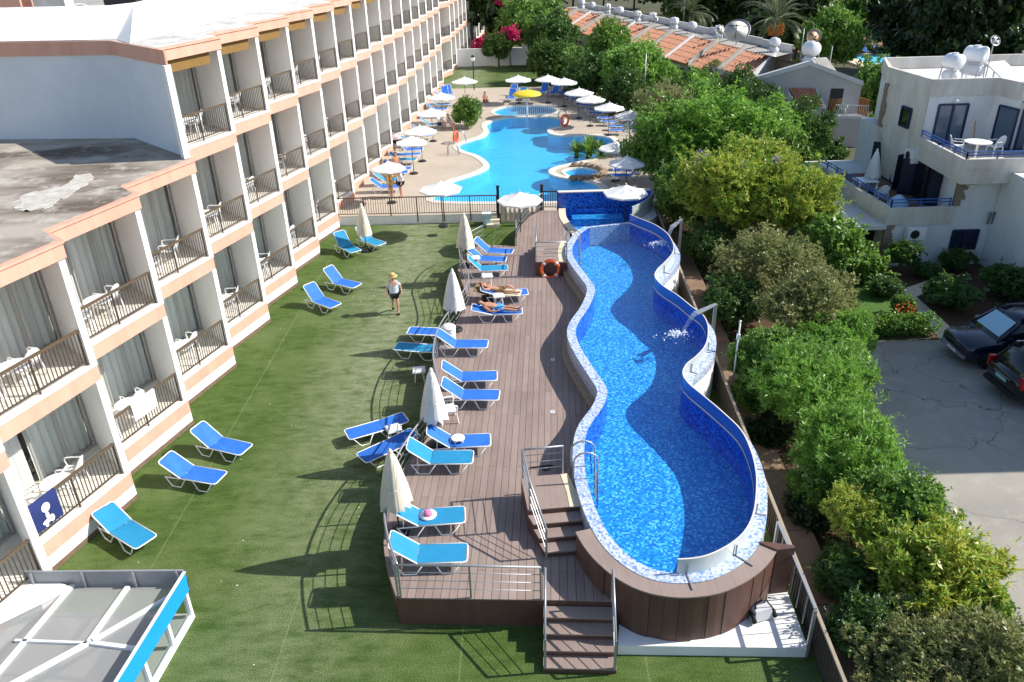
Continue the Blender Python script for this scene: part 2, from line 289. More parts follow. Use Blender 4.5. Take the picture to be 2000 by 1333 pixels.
def wood_mat(name, cols):
    """decking: tone per board, grooves along the board"""
    m = bpy.data.materials.new(name); m.use_nodes = True; N, L, b = nodes(m)
    oi = N.new('ShaderNodeObjectInfo'); tc = N.new('ShaderNodeTexCoord')
    mp = N.new('ShaderNodeMapping'); mp.inputs['Scale'].default_value = (30, 1.5, 1); L.new(tc.outputs['Object'], mp.inputs[0])
    nz = N.new('ShaderNodeTexNoise'); nz.inputs['Scale'].default_value = 1.0; nz.inputs['Detail'].default_value = 5; L.new(mp.outputs[0], nz.inputs[0])
    n2 = N.new('ShaderNodeTexNoise'); n2.inputs['Scale'].default_value = 0.9; n2.inputs['Detail'].default_value = 5; L.new(tc.outputs['Object'], n2.inputs[0])
    ad = N.new('ShaderNodeMath'); ad.operation = 'MULTIPLY_ADD'; ad.inputs[1].default_value = 0.45; L.new(oi.outputs['Random'], ad.inputs[0]); L.new(nz.outputs[0], ad.inputs[2])
    a2 = N.new('ShaderNodeMath'); a2.operation = 'ADD'; L.new(ad.outputs[0], a2.inputs[0]); L.new(n2.outputs[0], a2.inputs[1])
    mr = N.new('ShaderNodeMapRange'); mr.inputs[1].default_value = 0.75; mr.inputs[2].default_value = 1.65; L.new(a2.outputs[0], mr.inputs[0])
    mx = N.new('ShaderNodeMix'); mx.data_type = 'RGBA'; mx.inputs[6].default_value = _rgb(cols[0]); mx.inputs[7].default_value = _rgb(cols[1]); L.new(mr.outputs[0], mx.inputs[0])
    L.new(mx.outputs[2], b.inputs['Base Color']); b.inputs['Roughness'].default_value = 0.65; b.inputs['Specular IOR Level'].default_value = 0.3
    MAT[name] = m
wood_mat('deck_wood', ((0.225, 0.165, 0.140), (0.325, 0.250, 0.215)))

def leaf_mat(name, c1, c2, c3=None, trans=0.35):
    m = bpy.data.materials.new(name); m.use_nodes = True; N, L, b = nodes(m); out = N['Material Output']
    ge = N.new('ShaderNodeNewGeometry'); tc = N.new('ShaderNodeTexCoord')
    nz = N.new('ShaderNodeTexNoise'); nz.inputs['Scale'].default_value = 0.8; nz.inputs['Detail'].default_value = 4; L.new(ge.outputs['Position'], nz.inputs[0])
    ad = N.new('ShaderNodeMath'); ad.operation = 'MULTIPLY_ADD'; ad.inputs[1].default_value = 0.6; L.new(ge.outputs['Random Per Island'], ad.inputs[0]); L.new(nz.outputs[0], ad.inputs[2])
    rp = N.new('ShaderNodeValToRGB'); rp.color_ramp.elements[0].position = 0.40; rp.color_ramp.elements[1].position = 0.95
    rp.color_ramp.elements[0].color = _rgb(c1); rp.color_ramp.elements[1].color = _rgb(c2)
    if c3:
        e = rp.color_ramp.elements.new(1.0); e.color = _rgb(c3); rp.color_ramp.elements[1].position = 0.78
    L.new(ad.outputs[0], rp.inputs[0]); L.new(rp.outputs[0], b.inputs['Base Color'])
    b.inputs['Roughness'].default_value = 0.38; b.inputs['Specular IOR Level'].default_value = 0.5
    tl = N.new('ShaderNodeBsdfTranslucent'); L.new(rp.outputs[0], tl.inputs[0])
    mx = N.new('ShaderNodeMixShader'); mx.inputs[0].default_value = trans; L.new(b.outputs[0], mx.inputs[1]); L.new(tl.outputs[0], mx.inputs[2]); L.new(mx.outputs[0], out.inputs[0])
    MAT[name] = m
leaf_mat('leaf_fresh', (0.095, 0.235, 0.035), (0.290, 0.500, 0.085), None, .45)
leaf_mat('leaf_lime', (0.125, 0.250, 0.030), (0.330, 0.480, 0.065), (0.52, 0.50, 0.08), .45)
leaf_mat('leaf_mid', (0.075, 0.185, 0.030), (0.235, 0.390, 0.070), None, .43)
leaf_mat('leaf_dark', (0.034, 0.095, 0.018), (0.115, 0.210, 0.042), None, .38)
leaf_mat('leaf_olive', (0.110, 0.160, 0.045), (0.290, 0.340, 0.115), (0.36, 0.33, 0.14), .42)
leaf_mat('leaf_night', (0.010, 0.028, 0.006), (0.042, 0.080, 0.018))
leaf_mat('leaf_palm', (0.055, 0.085, 0.030), (0.16, 0.19, 0.08))
leaf_mat('flower_magenta', (0.42, 0.01, 0.07), (0.75, 0.04, 0.20))
leaf_mat('flower_lilac', (0.30, 0.20, 0.42), (0.50, 0.38, 0.62))
leaf_mat('flower_red', (0.55, 0.05, 0.02), (0.75, 0.16, 0.04))

# ------------------------------------------------------------------ mesh helpers
class MB:
    """collects shapes; build() links them as ONE mesh object"""
    def __init__(s): s.v = []; s.f = []; s.m = []
    def add(s, vs, fs, mi=0):
        o = len(s.v); s.v += [tuple(v) for v in vs]; s.f += [tuple(i + o for i in f) for f in fs]; s.m += [mi] * len(fs); return s
    def bx(s, x0, x1, y0, y1, z0, z1, mi=0):
        return s.add([(x0,y0,z0),(x1,y0,z0),(x1,y1,z0),(x0,y1,z0),(x0,y0,z1),(x1,y0,z1),(x1,y1,z1),(x0,y1,z1)],
                     [(0,3,2,1),(4,5,6,7),(0,1,5,4),(1,2,6,5),(2,3,7,6),(3,0,4,7)], mi)
    def bar(s, a, b, w, h=None, mi=0):
        a, b = Vector(a), Vector(b); d = (b - a)
        if d.length < 1e-6: return s
        d.normalize(); h = w if h is None else h
        up = Vector((0,0,1)) if abs(d.z) < 0.95 else Vector((0,1,0))
        r = d.cross(up).normalized(); u = r.cross(d).normalized(); r *= w / 2; u *= h / 2
        return s.add([a-r-u,a+r-u,a+r+u,a-r+u,b-r-u,b+r-u,b+r+u,b-r+u], [(0,1,2,3),(7,6,5,4),(0,4,5,1),(1,5,6,2),(2,6,7,3),(3,7,4,0)], mi)
    def tube(s, pts, r, n=6, closed=False, radii=None, mi=0, cap=True):
        pts = [Vector(p) for p in pts]; k = len(pts); vs = []; fs = []
        prev = None
        for i, p in enumerate(pts):
            if closed: d = pts[(i+1) % k] - pts[i-1]
            else: d = pts[min(i+1, k-1)] - pts[max(i-1, 0)]
            d = d.normalized() if d.length > 1e-9 else Vector((0,0,1))
            if prev is None:
                up = Vector((0,0,1)) if abs(d.z) < 0.9 else Vector((1,0,0)); a = d.cross(up).normalized()
            else:
                a = (prev - d * prev.dot(d)); a = a.normalized() if a.length > 1e-6 else d.orthogonal().normalized()
            prev = a; b = d.cross(a); rr = radii[i] if radii else r
            for j in range(n):
                t = 2 * math.pi * j / n; vs.append(p + a * (math.cos(t) * rr) + b * (math.sin(t) * rr))
        for i in range(k if closed else k - 1):
            i2 = (i + 1) % k
            for j in range(n): fs.append((i*n+j, i*n+(j+1)%n, i2*n+(j+1)%n, i2*n+j))
        if cap and not closed: fs += [tuple(range(n))[::-1], tuple((k-1)*n + j for j in range(n))]
        return s.add(vs, fs, mi)
    def prism(s, poly, z0, z1, mi=0, mtop=None, top=True, bottom=True):
        n = len(poly); ar = sum(poly[i][0]*poly[(i+1)%n][1] - poly[(i+1)%n][0]*poly[i][1] for i in range(n))
        if ar < 0: poly = poly[::-1]
        vs = [(p[0],p[1],z0) for p in poly] + [(p[0],p[1],z1) for p in poly]
        s.add(vs, [(i,(i+1)%n,(i+1)%n+n,i+n) for i in range(n)], mi)
        o = len(s.v) - 2*n
        if top: s.f.append(tuple(o+n+i for i in range(n))); s.m.append(mi if mtop is None else mtop)
        if bottom: s.f.append(tuple(o+i for i in range(n))[::-1]); s.m.append(mi)
        return s
    def lathe(s, prof, n=16, c=(0,0,0), mi=0, sx=1.0, sy=1.0):
        vs = []; fs = []
        for r, z in prof:
            for j in range(n):
                t = 2*math.pi*j/n; vs.append((c[0]+r*math.cos(t)*sx, c[1]+r*math.sin(t)*sy, c[2]+z))
        for i in range(len(prof)-1):
            for j in range(n): fs.append((i*n+j, i*n+(j+1)%n, (i+1)*n+(j+1)%n, (i+1)*n+j))
        if prof[0][0] > 1e-4: fs.append(tuple(range(n))[::-1])
        if prof[-1][0] > 1e-4: fs.append(tuple((len(prof)-1)*n+j for j in range(n)))
        return s.add(vs, fs, mi)
    def quad(s, a, b, c, d, mi=0): return s.add([a,b,c,d], [(0,1,2,3)], mi)
    def mesh(s, name, mats, smooth=False):
        me = bpy.data.meshes.new(name); me.from_pydata(s.v, [], s.f)
        for m in (mats if isinstance(mats, (list, tuple)) else [mats]): me.materials.append(MAT[m])
        me.polygons.foreach_set('material_index', s.m)
        if smooth: me.polygons.foreach_set('use_smooth', [True]*len(s.f))
        me.update(); return me
    def build(s, name, mats, parent=None, smooth=False, loc=None, rz=None):
        return put(name, s.mesh(name, mats, smooth), parent, loc, rz)
def put(name, me, parent=None, loc=None, rz=None):
    o = bpy.data.objects.new(name, me); C.objects.link(o)
    if parent: o.parent = parent
    if loc is not None: o.location = loc
    if rz is not None: o.rotation_euler = (0, 0, rz)
    return o
def tag(o, label, cat, group=None):
    o['label'] = label; o['category'] = cat
    if group: o['group'] = group
    return o
def thing(name, label, cat, loc=(0,0,0), rz=0.0, group=None):
    o = bpy.data.objects.new(name, None); C.objects.link(o); o.location = loc; o.rotation_euler = (0,0,rz); o.empty_display_size = 0.2
    return tag(o, label, cat, group)
def struct(o): o['kind'] = 'structure'; return o
def copy_tree(o, parent=None):
    c = o.copy(); C.objects.link(c); c.parent = parent
    for ch in o.children: copy_tree(ch, c)
    return c
def dup(o, loc, rz, label, group=None, scale=None):
    c = copy_tree(o); c.location = loc; c.rotation_euler = (0,0,rz); c['label'] = label
    if group: c['group'] = group
    elif 'group' in c.keys(): del c['group']
    if scale: c.scale = (scale,)*3 if not isinstance(scale, tuple) else scale
    return c
def crom(pts, k=6, closed=False):
    """smooth curve through the points"""
    P = [Vector(p) for p in pts]; n = len(P); out = []
    for i in range(n if closed else n-1):
        p0 = P[i-1] if (closed or i > 0) else P[0]; p1 = P[i]; p2 = P[(i+1) % n]; p3 = P[(i+2) % n] if (closed or i+2 < n) else P[-1]
        for j in range(k):
            t = j / k
            out.append(0.5*((2*p1)+(p2-p0)*t+(2*p0-5*p1+4*p2-p3)*t*t+(3*p1-p0-3*p2+p3)*t**3))
    if not closed: out.append(P[-1])
    return out
def offset_curve(pts, d, closed=False):
    """shift a plan curve sideways (to the left of its direction for d > 0)"""
    out = []; n = len(pts)
    for i, p in enumerate(pts):
        a = pts[(i-1) % n] if (closed or i > 0) else pts[0]; b = pts[(i+1) % n] if (closed or i < n-1) else pts[-1]
        t = Vector((b[0]-a[0], b[1]-a[1])); t = t.normalized() if t.length > 1e-9 else Vector((1,0))
        out.append(Vector((p[0]-t.y*d, p[1]+t.x*d, p[2] if len(p) > 2 else 0)))
    return out
def ribbon(mb, A, B, mi=0):
    n = len(A); mb.add(list(A)+list(B), [(i,i+1,n+i+1,n+i) for i in range(n-1)], mi); return mb
def lift(pts, z): return [Vector((p[0],p[1],z)) for p in pts]
ORD = ['first','second','third','fourth','fifth','sixth','seventh','eighth','ninth','tenth','eleventh','twelfth','thirteenth','fourteenth','fifteenth','sixteenth','seventeenth','eighteenth','nineteenth','twentieth']
V = Vector

# ------------------------------------------------------------------ ground, lawn, terrace, path, parking
def fill_mesh(name, outer, holes, z, m):
    """flat sheet with holes"""
    bm = bmesh.new(); ed = []
    for loop in [outer] + holes:
        vv = [bm.verts.new((p[0], p[1], z)) for p in loop]
        ed += [bm.edges.new((vv[i], vv[(i+1) % len(vv)])) for i in range(len(vv))]
    bmesh.ops.triangle_fill(bm, use_beauty=True, use_dissolve=False, edges=ed)
    for f in bm.faces:
        if f.normal.z < 0: f.normal_flip()
    me = bpy.data.meshes.new(name); bm.to_mesh(me); bm.free(); me.materials.append(MAT[m]); return me

GZ = -0.42
struct(MB().quad((-600,-60,GZ),(700,-60,GZ),(700,900,GZ),(-600,900,GZ)).build('ground', 'ground_green'))

# pools in plan (metres)
POOL = crom([(3.71,34.19,1.5),(3.27,33.50,1.5),(2.90,32.44,1.5),(2.69,31.52,1.5),(2.67,30.68,1.5),(2.80,29.70,1.5),(3.03,28.51,1.5),(3.20,27.59,1.5),
 (3.13,26.78,1.5),(2.79,25.58,1.5),(2.30,24.32,1.5),(2.16,23.47,1.5),(2.26,22.44,1.5),(2.52,21.15,1.5),(2.76,20.05,1.5),(2.72,19.47,1.5),(2.47,18.77,1.5),
 (2.04,17.91,1.5),(1.85,17.14,1.5),(1.76,16.14,1.5),(1.78,15.27,1.5),(1.89,14.33,1.5),(2.09,13.52,1.5),(2.39,12.94,1.5),(2.76,12.55,1.5),(3.13,12.39,1.5),
 (3.54,12.36,1.5),(4.00,12.46,1.5),(4.55,12.78,1.5),(4.99,13.21,1.5),(5.33,13.80,1.5),(5.61,14.57,1.5),(5.79,15.23,1.5),(5.91,16.06,1.5),(5.91,17.00,1.5),
 (5.63,17.94,1.5),(5.32,18.76,1.5),(5.06,19.44,1.5),(5.01,20.02,1.5),(5.24,20.59,1.5),(5.62,21.04,1.5),(6.02,21.64,1.5),(6.29,22.32,1.5),(6.49,23.21,1.5),
 (6.49,23.98,1.5),(6.27,24.60,1.5),(5.97,25.60,1.5),(5.67,26.29,1.5),(5.50,26.90,1.5),(5.48,27.48,1.5),(5.71,28.12,1.5),(6.15,28.87,1.5),(6.58,29.71,1.5),
 (6.81,30.61,1.5),(6.84,31.75,1.5),(6.70,32.59,1.5),(6.43,33.35,1.5),(5.99,34.07,1.5),(5.60,34.74,1.5)], 4)
POOL = [Vector((p.x, p.y, 0)) for p in POOL]           # runs: left side towards us, round the front, back up the right side
i_front0 = min(range(len(POOL)), key=lambda i: (POOL[i] - Vector((2.09,13.52,1.5)[:2] + (0,))).length)
i_front1 = min(range(len(POOL)), key=lambda i: (POOL[i] - Vector((4.99,13.21,1.5)[:2] + (0,))).length)
POOL_OUT = offset_curve(POOL, -0.30)                   # outside of the coping
DK = 0.80                                              # deck level

FARPOOL = [Vector((p.x,p.y,0)) for p in crom([(-4.20,42.63,0.42),(-3.86,44.37,0.42),(-3.36,46.11,0.42),(-2.48,47.13,0.42),(-1.72,48.09,0.42),(-1.17,49.36,0.42),(-1.35,50.64,0.42),(-1.99,52.30,0.42),
 (-2.90,53.51,0.42),(-3.34,54.71,0.42),(-3.21,55.74,0.42),(-2.48,56.74,0.42),(-1.76,57.61,0.42),(-1.34,59.22,0.42),(-1.52,61.35,0.42),(-1.23,62.79,0.42),(0.08,63.97,0.42),(1.73,64.34,0.42),(3.56,63.91,0.42),
 (4.51,62.81,0.42),(4.45,61.33,0.42),(3.87,60.32,0.42),(3.16,59.53,0.42),(3.14,58.34,0.42),(3.76,57.44,0.42),(5.04,57.13,0.42),(6.41,57.13,0.42),(7.36,56.38,0.42),(7.52,54.82,0.42),(7.10,53.11,0.42),
 (6.26,51.54,0.42),(5.30,50.45,0.42),(3.97,49.57,0.42),(2.80,48.59,0.42),(2.58,47.43,0.42),(3.20,46.46,0.42),(4.29,45.80,0.42),(5.12,44.97,0.42),(5.38,43.60,0.42),(4.90,42.09,0.42),(3.02,41.70,0.42),(0.21,41.86,0.42),(-2.63,42.11,0.42)], 4, True)]
KIDS = [Vector(((1.63,66.61,0.42)[0] + 2.65*math.cos(t), (1.63,66.61,0.42)[1] + 2.3*math.sin(t), 0)) for t in np.linspace(0, 2*math.pi, 32, endpoint=False)]
JAC = [Vector(((4.52,47.35,0.42)[0] + 1.0*math.cos(t)*(1+0.08*math.sin(3*t)), (4.52,47.35,0.42)[1] + 1.15*math.sin(t), 0)) for t in np.linspace(0, 2*math.pi, 28, endpoint=False)]

# lawn (artificial turf), raised a little over the street side
lawn = MB().prism([(-13.2,6.0),(5.75,6.0),(6.15,11.4),(7.6,39.95),(-13.2,39.95)], GZ, 0.0).build('lawn', 'turf'); struct(lawn)
# far pool terrace, a step higher than the lawn
TZ = 0.45
TER = [(-13,40.0),(8.2,40.0),(13.0,50.0),(15.5,62.0),(15,76.6),(3.5,78.2),(-13,78.2)]
terr = put('pool_terrace', fill_mesh('pool_terrace', TER, [offset_curve(FARPOOL, 0.42, True) if False else FARPOOL, KIDS, JAC], TZ, 'terrace_paving')); struct(terr)
struct(MB().prism(TER, GZ + 0.02, TZ - 0.004, top=False, bottom=False).build('terrace_retaining_wall', 'white_plaster'))
struct(MB().prism([(-14,78.2),(3.5,78.2),(15,76.6),(16,92.5),(-14,92.5)], GZ, TZ + 0.004).build('far_lawn', 'turf'))
def pool_shell(name, loop, ztop, zbot, mwall, mfloor):
    mb = MB(); n = len(loop)
    mb.add([(p.x,p.y,ztop) for p in loop]+[(p.x,p.y,zbot) for p in loop], [(i,i+n,(i+1)%n+n,(i+1)%n) for i in range(n)], 0)
    mb.add([(p.x,p.y,zbot) for p in loop], [tuple(range(n))], 1)
    return mb.build(name, [mwall, mfloor])
def coping(name, loop, w, z0, z1, m, parent=None):
    n = len(loop); O = offset_curve(loop, w, True); I = offset_curve(loop, -0.02, True); mb = MB()
    ar = sum(loop[i].x*loop[(i+1)%n].y-loop[(i+1)%n].x*loop[i].y for i in range(n))
    if ar > 0: O = offset_curve(loop, -w, True); I = offset_curve(loop, 0.02, True)
    vs = [(p.x,p.y,z1) for p in I]+[(p.x,p.y,z1) for p in O]+[(p.x,p.y,z0) for p in O]+[(p.x,p.y,z0) for p in I]
    fs = []
    for i in range(n):
        j = (i+1) % n
        fs += [(i,j,j+n,i+n),(i+n,j+n,j+2*n,i+2*n),(i+3*n,j+3*n,j,i)]
    return mb.add(vs, fs).build(name, m, parent)
fp = thing('swimming_pool', 'large free-form turquoise pool with pale coping on the far terrace', 'pool')
o = pool_shell('basin', FARPOOL, TZ, -0.40, 'far_pool_floor', 'far_pool_floor'); o.parent = fp
coping('coping', FARPOOL, 0.40, TZ - 0.1, TZ + 0.03, 'coping_white', fp)
MB().add([(p.x,p.y,TZ-0.06) for p in FARPOOL], [tuple(range(len(FARPOOL)))]).build('water', 'water_far', fp)
kp = thing('childrens_pool', 'small round paddling pool with white railing beyond the turquoise pool', 'pool')
pool_shell('basin', KIDS, TZ, 0.05, 'far_pool_floor', 'far_pool_floor').parent = kp
coping('coping', KIDS, 0.25, TZ - 0.1, TZ + 0.03, 'coping_white', kp)
MB().add([(p.x,p.y,TZ-0.05) for p in KIDS], [tuple(range(len(KIDS)))]).build('water', 'water_far', kp)
kx, ky, _ = (1.63,66.61,0.42)
mbk = MB(); fx0, fx1, fy = kx - 1.6, kx + 2.5, ky - 1.9
mbk.bar((fx0,fy,TZ+0.75),(fx1,fy,TZ+0.75),0.05); mbk.bar((fx0,fy,TZ+0.1),(fx1,fy,TZ+0.1),0.04)
for i in range(26):
    xx = fx0 + (fx1-fx0)*i/25; mbk.bar((xx,fy,TZ),(xx,fy,TZ+0.75),0.03)
mbk.build('railing', 'white_paint', kp)
jp = thing('rock_pool', 'little plunge pool ringed by brown rocks on the right of the turquoise pool', 'pool')
pool_shell('basin', JAC, TZ, 0.05, 'far_pool_floor', 'far_pool_floor').parent = jp
coping('coping', JAC, 0.18, TZ - 0.1, TZ + 0.035, 'coping_white', jp)
MB().add([(p.x,p.y,TZ-0.05) for p in JAC], [tuple(range(len(JAC)))]).build('water', 'water_far', jp)
def rock_mesh(seed, r):
    rg = np.random.default_rng(seed); bm = bmesh.new(); bmesh.ops.create_icosphere(bm, subdivisions=2, radius=r)
    for v in bm.verts:
        k = 0.75 + 0.5*rg.random(); v.co = Vector((v.co.x*k*1.2, v.co.y*k, v.co.z*k*0.75))
    me = bpy.data.meshes.new('rock'); bm.to_mesh(me); bm.free(); me.materials.append(MAT['rock']); return me
for k in range(13):
    t = -2.0 + k*0.31; x = (4.52,47.35,0.42)[0] + 1.32*math.cos(t); y = (4.52,47.35,0.42)[1] + 1.5*math.sin(t)
    put('rock', rock_mesh(k, 0.26), jp, (x, y, TZ + 0.08), k*1.3)

# path behind the pool, kerb, planting strip, parking court
PL = [(6.12,10.96,-0.2),(6.19,13.47,-0.2),(6.47,18.57,-0.2),(6.92,25.15,-0.2),(7.23,31.22,-0.2),(7.97,39.25,-0.2)]
path_in = [(5.9,6.0),(6.22,11.4),(7.75,40.5)]; path_out = [(7.05,6.0),(7.35,11.4),(9.0,40.5)]
path = struct(MB().add([(p[0],p[1],-0.2) for p in path_in]+[(p[0],p[1],-0.2) for p in path_out]+[(p[0],p[1],GZ) for p in path_out], [(0,3,4,1),(1,4,5,2),(3,6,7,4),(4,7,8,5)]).build('path', 'path_concrete'))
for k in range(13):   # slabs of the path, each with open joints
    y0 = 8.0 + k*2.5; f = lambda y: 6.22 + (y-11.4)*0.0526; g = lambda y: 7.35 + (y-11.4)*0.0567
    MB().add([(f(y0)+.02,y0+.012,-0.196),(g(y0)-.02,y0+.012,-0.196),(g(y0+2.5)-.02,y0+2.488,-0.196),(f(y0+2.5)+.02,y0+2.488,-0.196),
              (f(y0)+.02,y0+.012,-0.17),(g(y0)-.02,y0+.012,-0.17),(g(y0+2.5)-.02,y0+2.488,-0.17),(f(y0+2.5)+.02,y0+2.488,-0.17)],
             [(4,5,6,7),(0,1,5,4),(1,2,6,5),(2,3,7,6),(3,0,4,7)]).build('paving_slab', 'path_concrete', path)
struct(MB().quad((7.0,4.0,GZ+.008),(10.9,4.0,GZ+.008),(13.5,44.0,GZ+.008),(8.8,44.0,GZ+.008)).build('planting_bed', 'soil'))
PARK = [(7.26,11.09,-0.4),(13.50,10.88,-0.4),(24.79,25.62,-0.4),(16.13,26.05,-0.4),(12.84,26.07,-0.4),(10.2,24.3),(9.9,19.0),(9.3,14.0)]
struct(MB().add([(p[0],p[1],GZ+.016) for p in PARK], [tuple(range(len(PARK)))]).build('parking_court', 'parking_concrete'))
struct(MB().add([(p[0],p[1],GZ+.014) for p in [(14.10,32.07,-0.4),(16.61,31.04,-0.4),(16.62,28.94,-0.4),(15.65,26.46,-0.4),(12.99,26.40,-0.4),(13.55,29.14,-0.4)]], [(0,1,2,3,4,5)]).build('garden_lawn', 'garden_grass'))
struct(MB().add([(p[0],p[1],GZ+.022) for p in [(16.79,30.70,-0.4),(18.93,31.91,-0.4),(19.09,31.32,-0.4),(17.09,29.93,-0.4),(17.06,26.16,-0.4),(16.17,26.09,-0.4)]], [(0,1,2,3),(0,3,4,5)]).build('garden_path', 'cream_stone'))
struct(MB().add([(p[0],p[1],GZ+.018) for p in [(15.58,34.44,-0.4),(26.20,33.65,-0.4),(22.04,25.78,-0.4),(15.89,26.15,-0.4),(17.58,30.98,-0.4)]], [(0,1,2,3,4)]).build('garden_soil', 'soil'))

# ------------------------------------------------------------------ hotel: saw-tooth rows of balconies
STEP = Vector((0.262, 3.68, 0)); E0 = Vector((-10.46, 17.36, 0))
U = Vector((math.sin(R(26)), math.cos(R(26)), 0)); W = Vector((-0.70, 0.714, 0))
FIN = 1.02                                             # how far each bay sets back
FR = STEP - W*FIN                                      # one balcony front, from its near end to its outer corner
BAND0 = [0.45, 3.80, 7.10]; BAND1 = [0.88, 4.22, 7.52]; ROOF0, ROOF1 = 10.34, 10.74
hotel = thing('hotel', 'long white and peach hotel with stepped rows of balconies along the lawn', 'hotel')
S0 = -FR                                               # local: outer corner at the origin, near end of the front at S0
nrm = Vector((FR.y, -FR.x, 0)).normalized()            # outwards
def inset(p, d): return p - nrm*d
def poly(*ps): return [(p.x, p.y) for p in ps]
# shared meshes of one bay
band_me = MB().prism(poly(S0, Vector((0,0,0)), W*3.4, S0+W*3.4), 0, 0.43).mesh('slab_band', 'peach')
sill_me = MB().prism(poly(S0+nrm*.025, nrm*.025, W*3.4, S0+W*3.4), 0, 0.085, 0, 1).mesh('balcony_floor', ['white_plaster', 'floor_tile'])
t_ = 0.19; fdir = FR.normalized()
fin_me = MB().prism(poly(Vector((0,0,0)), W*2.65, W*2.65-fdir*t_, -fdir*t_), 0, 2.85).mesh('balcony_side_wall', 'fin_plaster')
pil_me = MB().prism(poly(nrm*.012, W*.11+nrm*.012-W*0.0, W*.11-fdir*(t_+.012)+nrm*.012, -fdir*(t_+.012)+nrm*.012), 0, 2.835).mesh('pillar', 'white_plaster')
base_me = MB().prism(poly(S0, Vector((0,0,0)), W*2.6, S0+W*2.6), 0, 0.45).mesh('base_wall', 'white_plaster')
skirt_me = MB().prism(poly(S0+nrm*.02, nrm*.02, W*1.03+nrm*.02, W*1.0, S0+W*.2), 0, 0.13).mesh('skirting', 'skirting')
L_ = FR.length
def along(a, d, z): p = S0 + fdir*a - nrm*d; return (p.x, p.y, z)
mb = MB(); mb.bar(along(.05,.07,.95), along(L_-.2,.07,.95), .075, .055); hand_me = mb.mesh('handrail', 'handrail_bronze')
mb = MB(); mb.bar(along(.05,.07,.12), along(L_-.2,.07,.12), .035, .03)
for a in (0.06, (L_-.2)*.5, L_-.22): mb.bar(along(a,.07,.0), along(a,.07,.93), .04)
post_me = mb.mesh('rail_posts', 'bronze')
mb = MB(); nb = 26
for i in range(1, nb): 
    a = .06 + (L_-.28)*i/nb; mb.bar(along(a,.07,.12), along(a,.07,.93), .018)
bal_me = mb.mesh('balusters', 'bronze')
GD = 2.0                                              # glass line, measured along the side wall
def bk(a, z, d=0.0): p = S0 + W*GD + fdir*a - nrm*d; return (p.x, p.y, z)
GL0, GL1, GH = 0.02, L_-.24, 2.62
mb = MB()
for a in (GL0+.03, GL0+(GL1-GL0)*.36, GL0+(GL1-GL0)*.68, GL1-.03): mb.bar(bk(a,0), bk(a,GH), .06, .05)
mb.bar(bk(GL0,.03), bk(GL1,.03), .06, .05); mb.bar(bk(GL0,GH-.03), bk(GL1,GH-.03), .06, .05)
frame_me = mb.mesh('sliding_door', 'alu_frame')
mb = MB()
for k in range(3):
    a0 = GL0+(GL1-GL0)*(0,.36,.68)[k]+.04; a1 = GL0+(GL1-GL0)*(.36,.68,1)[k]-.04
    mb.quad(bk(a0,.05,.012*(k-1)), bk(a1,.05,.012*(k-1)), bk(a1,GH-.05,.012*(k-1)), bk(a0,GH-.05,.012*(k-1)))
pane_me = mb.mesh('pane', 'pane')
def curtain_mesh(seed, a0, a1, m):
    rg = np.random.default_rng(seed); n = 44; A = []; B = []
    ph = rg.random()*6
    for i in range(n):
        a = a0+(a1-a0)*i/(n-1); d = .16 + .035*math.sin(i*1.1+ph) + .015*math.sin(i*2.7)
        A.append(Vector(bk(a,.03,d))); B.append(Vector(bk(a,GH-.03,d)))
    return ribbon(MB(), A, B).mesh('curtain', m, True)
cur_me = [curtain_mesh(1, .05, L_-.26, 'curtain'), curtain_mesh(2, .75, L_-.26, 'curtain'), curtain_mesh(3, 1.1, L_-.26, 'curtain')]
curw_me = curtain_mesh(5, .30, .95, 'curtain_white')
room_me = MB().quad(bk(.55,0,.6), bk(L_-.1,0,.6), bk(L_-.1,2.8,.6), bk(.55,2.8,.6)).mesh('dark_room_sheet', 'room_dark')  # near-black sheet; the darkness of the unlit room is in its colour
head_me = MB().prism([bk(GL0,0,-.02)[:2], bk(GL1,0,-.02)[:2], bk(GL1,0,.2)[:2], bk(GL0,0,.2)[:2]], GH+.005, 2.84).mesh('door_header', 'fin_plaster')
awn_me = MB().prism([along(.55,.10,0)[:2], along(L_-.50,.10,0)[:2], along(L_-.50,.45,0)[:2], along(.55,.45,0)[:2]], 2.34, 2.735).mesh('awning_box', 'ochre')
bounce_soff_me = MB().prism(poly(S0+W*.12, W*.12-fdir*.2, W*2.2-fdir*.2, S0+W*2.2), 2.805, 2.83).mesh('bounce_soffit', 'white_plaster')  # white sheet added under each slab to bounce light onto the side walls
def bay(k, storeys, gz, rng):
    E = E0 + STEP*k
    for s in range(storeys):
        zf = BAND1[s]
        put('slab_band', band_me, hotel, (E.x, E.y, BAND0[s]))
        put('balcony_floor', sill_me, hotel, (E.x, E.y, zf))
        z = zf + 0.085
        put('balcony_side_wall', fin_me, hotel, (E.x, E.y, z)); put('pillar', pil_me, hotel, (E.x, E.y, z))
        r = put('railing', post_me, hotel, (E.x, E.y, z)); put('handrail', hand_me, r); put('balusters', bal_me, r)
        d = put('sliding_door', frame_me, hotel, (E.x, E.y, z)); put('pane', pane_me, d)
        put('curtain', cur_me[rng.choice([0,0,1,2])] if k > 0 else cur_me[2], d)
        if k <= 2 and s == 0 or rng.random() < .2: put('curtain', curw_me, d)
        put('bounce_soffit', bounce_soff_me, hotel, (E.x, E.y, z)); put('dark_room_sheet', room_me, hotel, (E.x, E.y, z)); put('door_header', head_me, hotel, (E.x, E.y, z))
    if storeys == 3: put('awning_box', awn_me, hotel, (E.x, E.y, BAND1[2]+.085))
    if gz < 0.2:
        put('base_wall', base_me, hotel, (E.x, E.y, 0.0)); put('skirting', skirt_me, hotel, (E.x, E.y, 0.0))
hr = random.Random(3)
NB = 30
for k in range(-1, NB):
    if k == 18: continue
    bay(k, 2 if k <= 2 else 3, 0.0 if k <= 6 else TZ, hr)
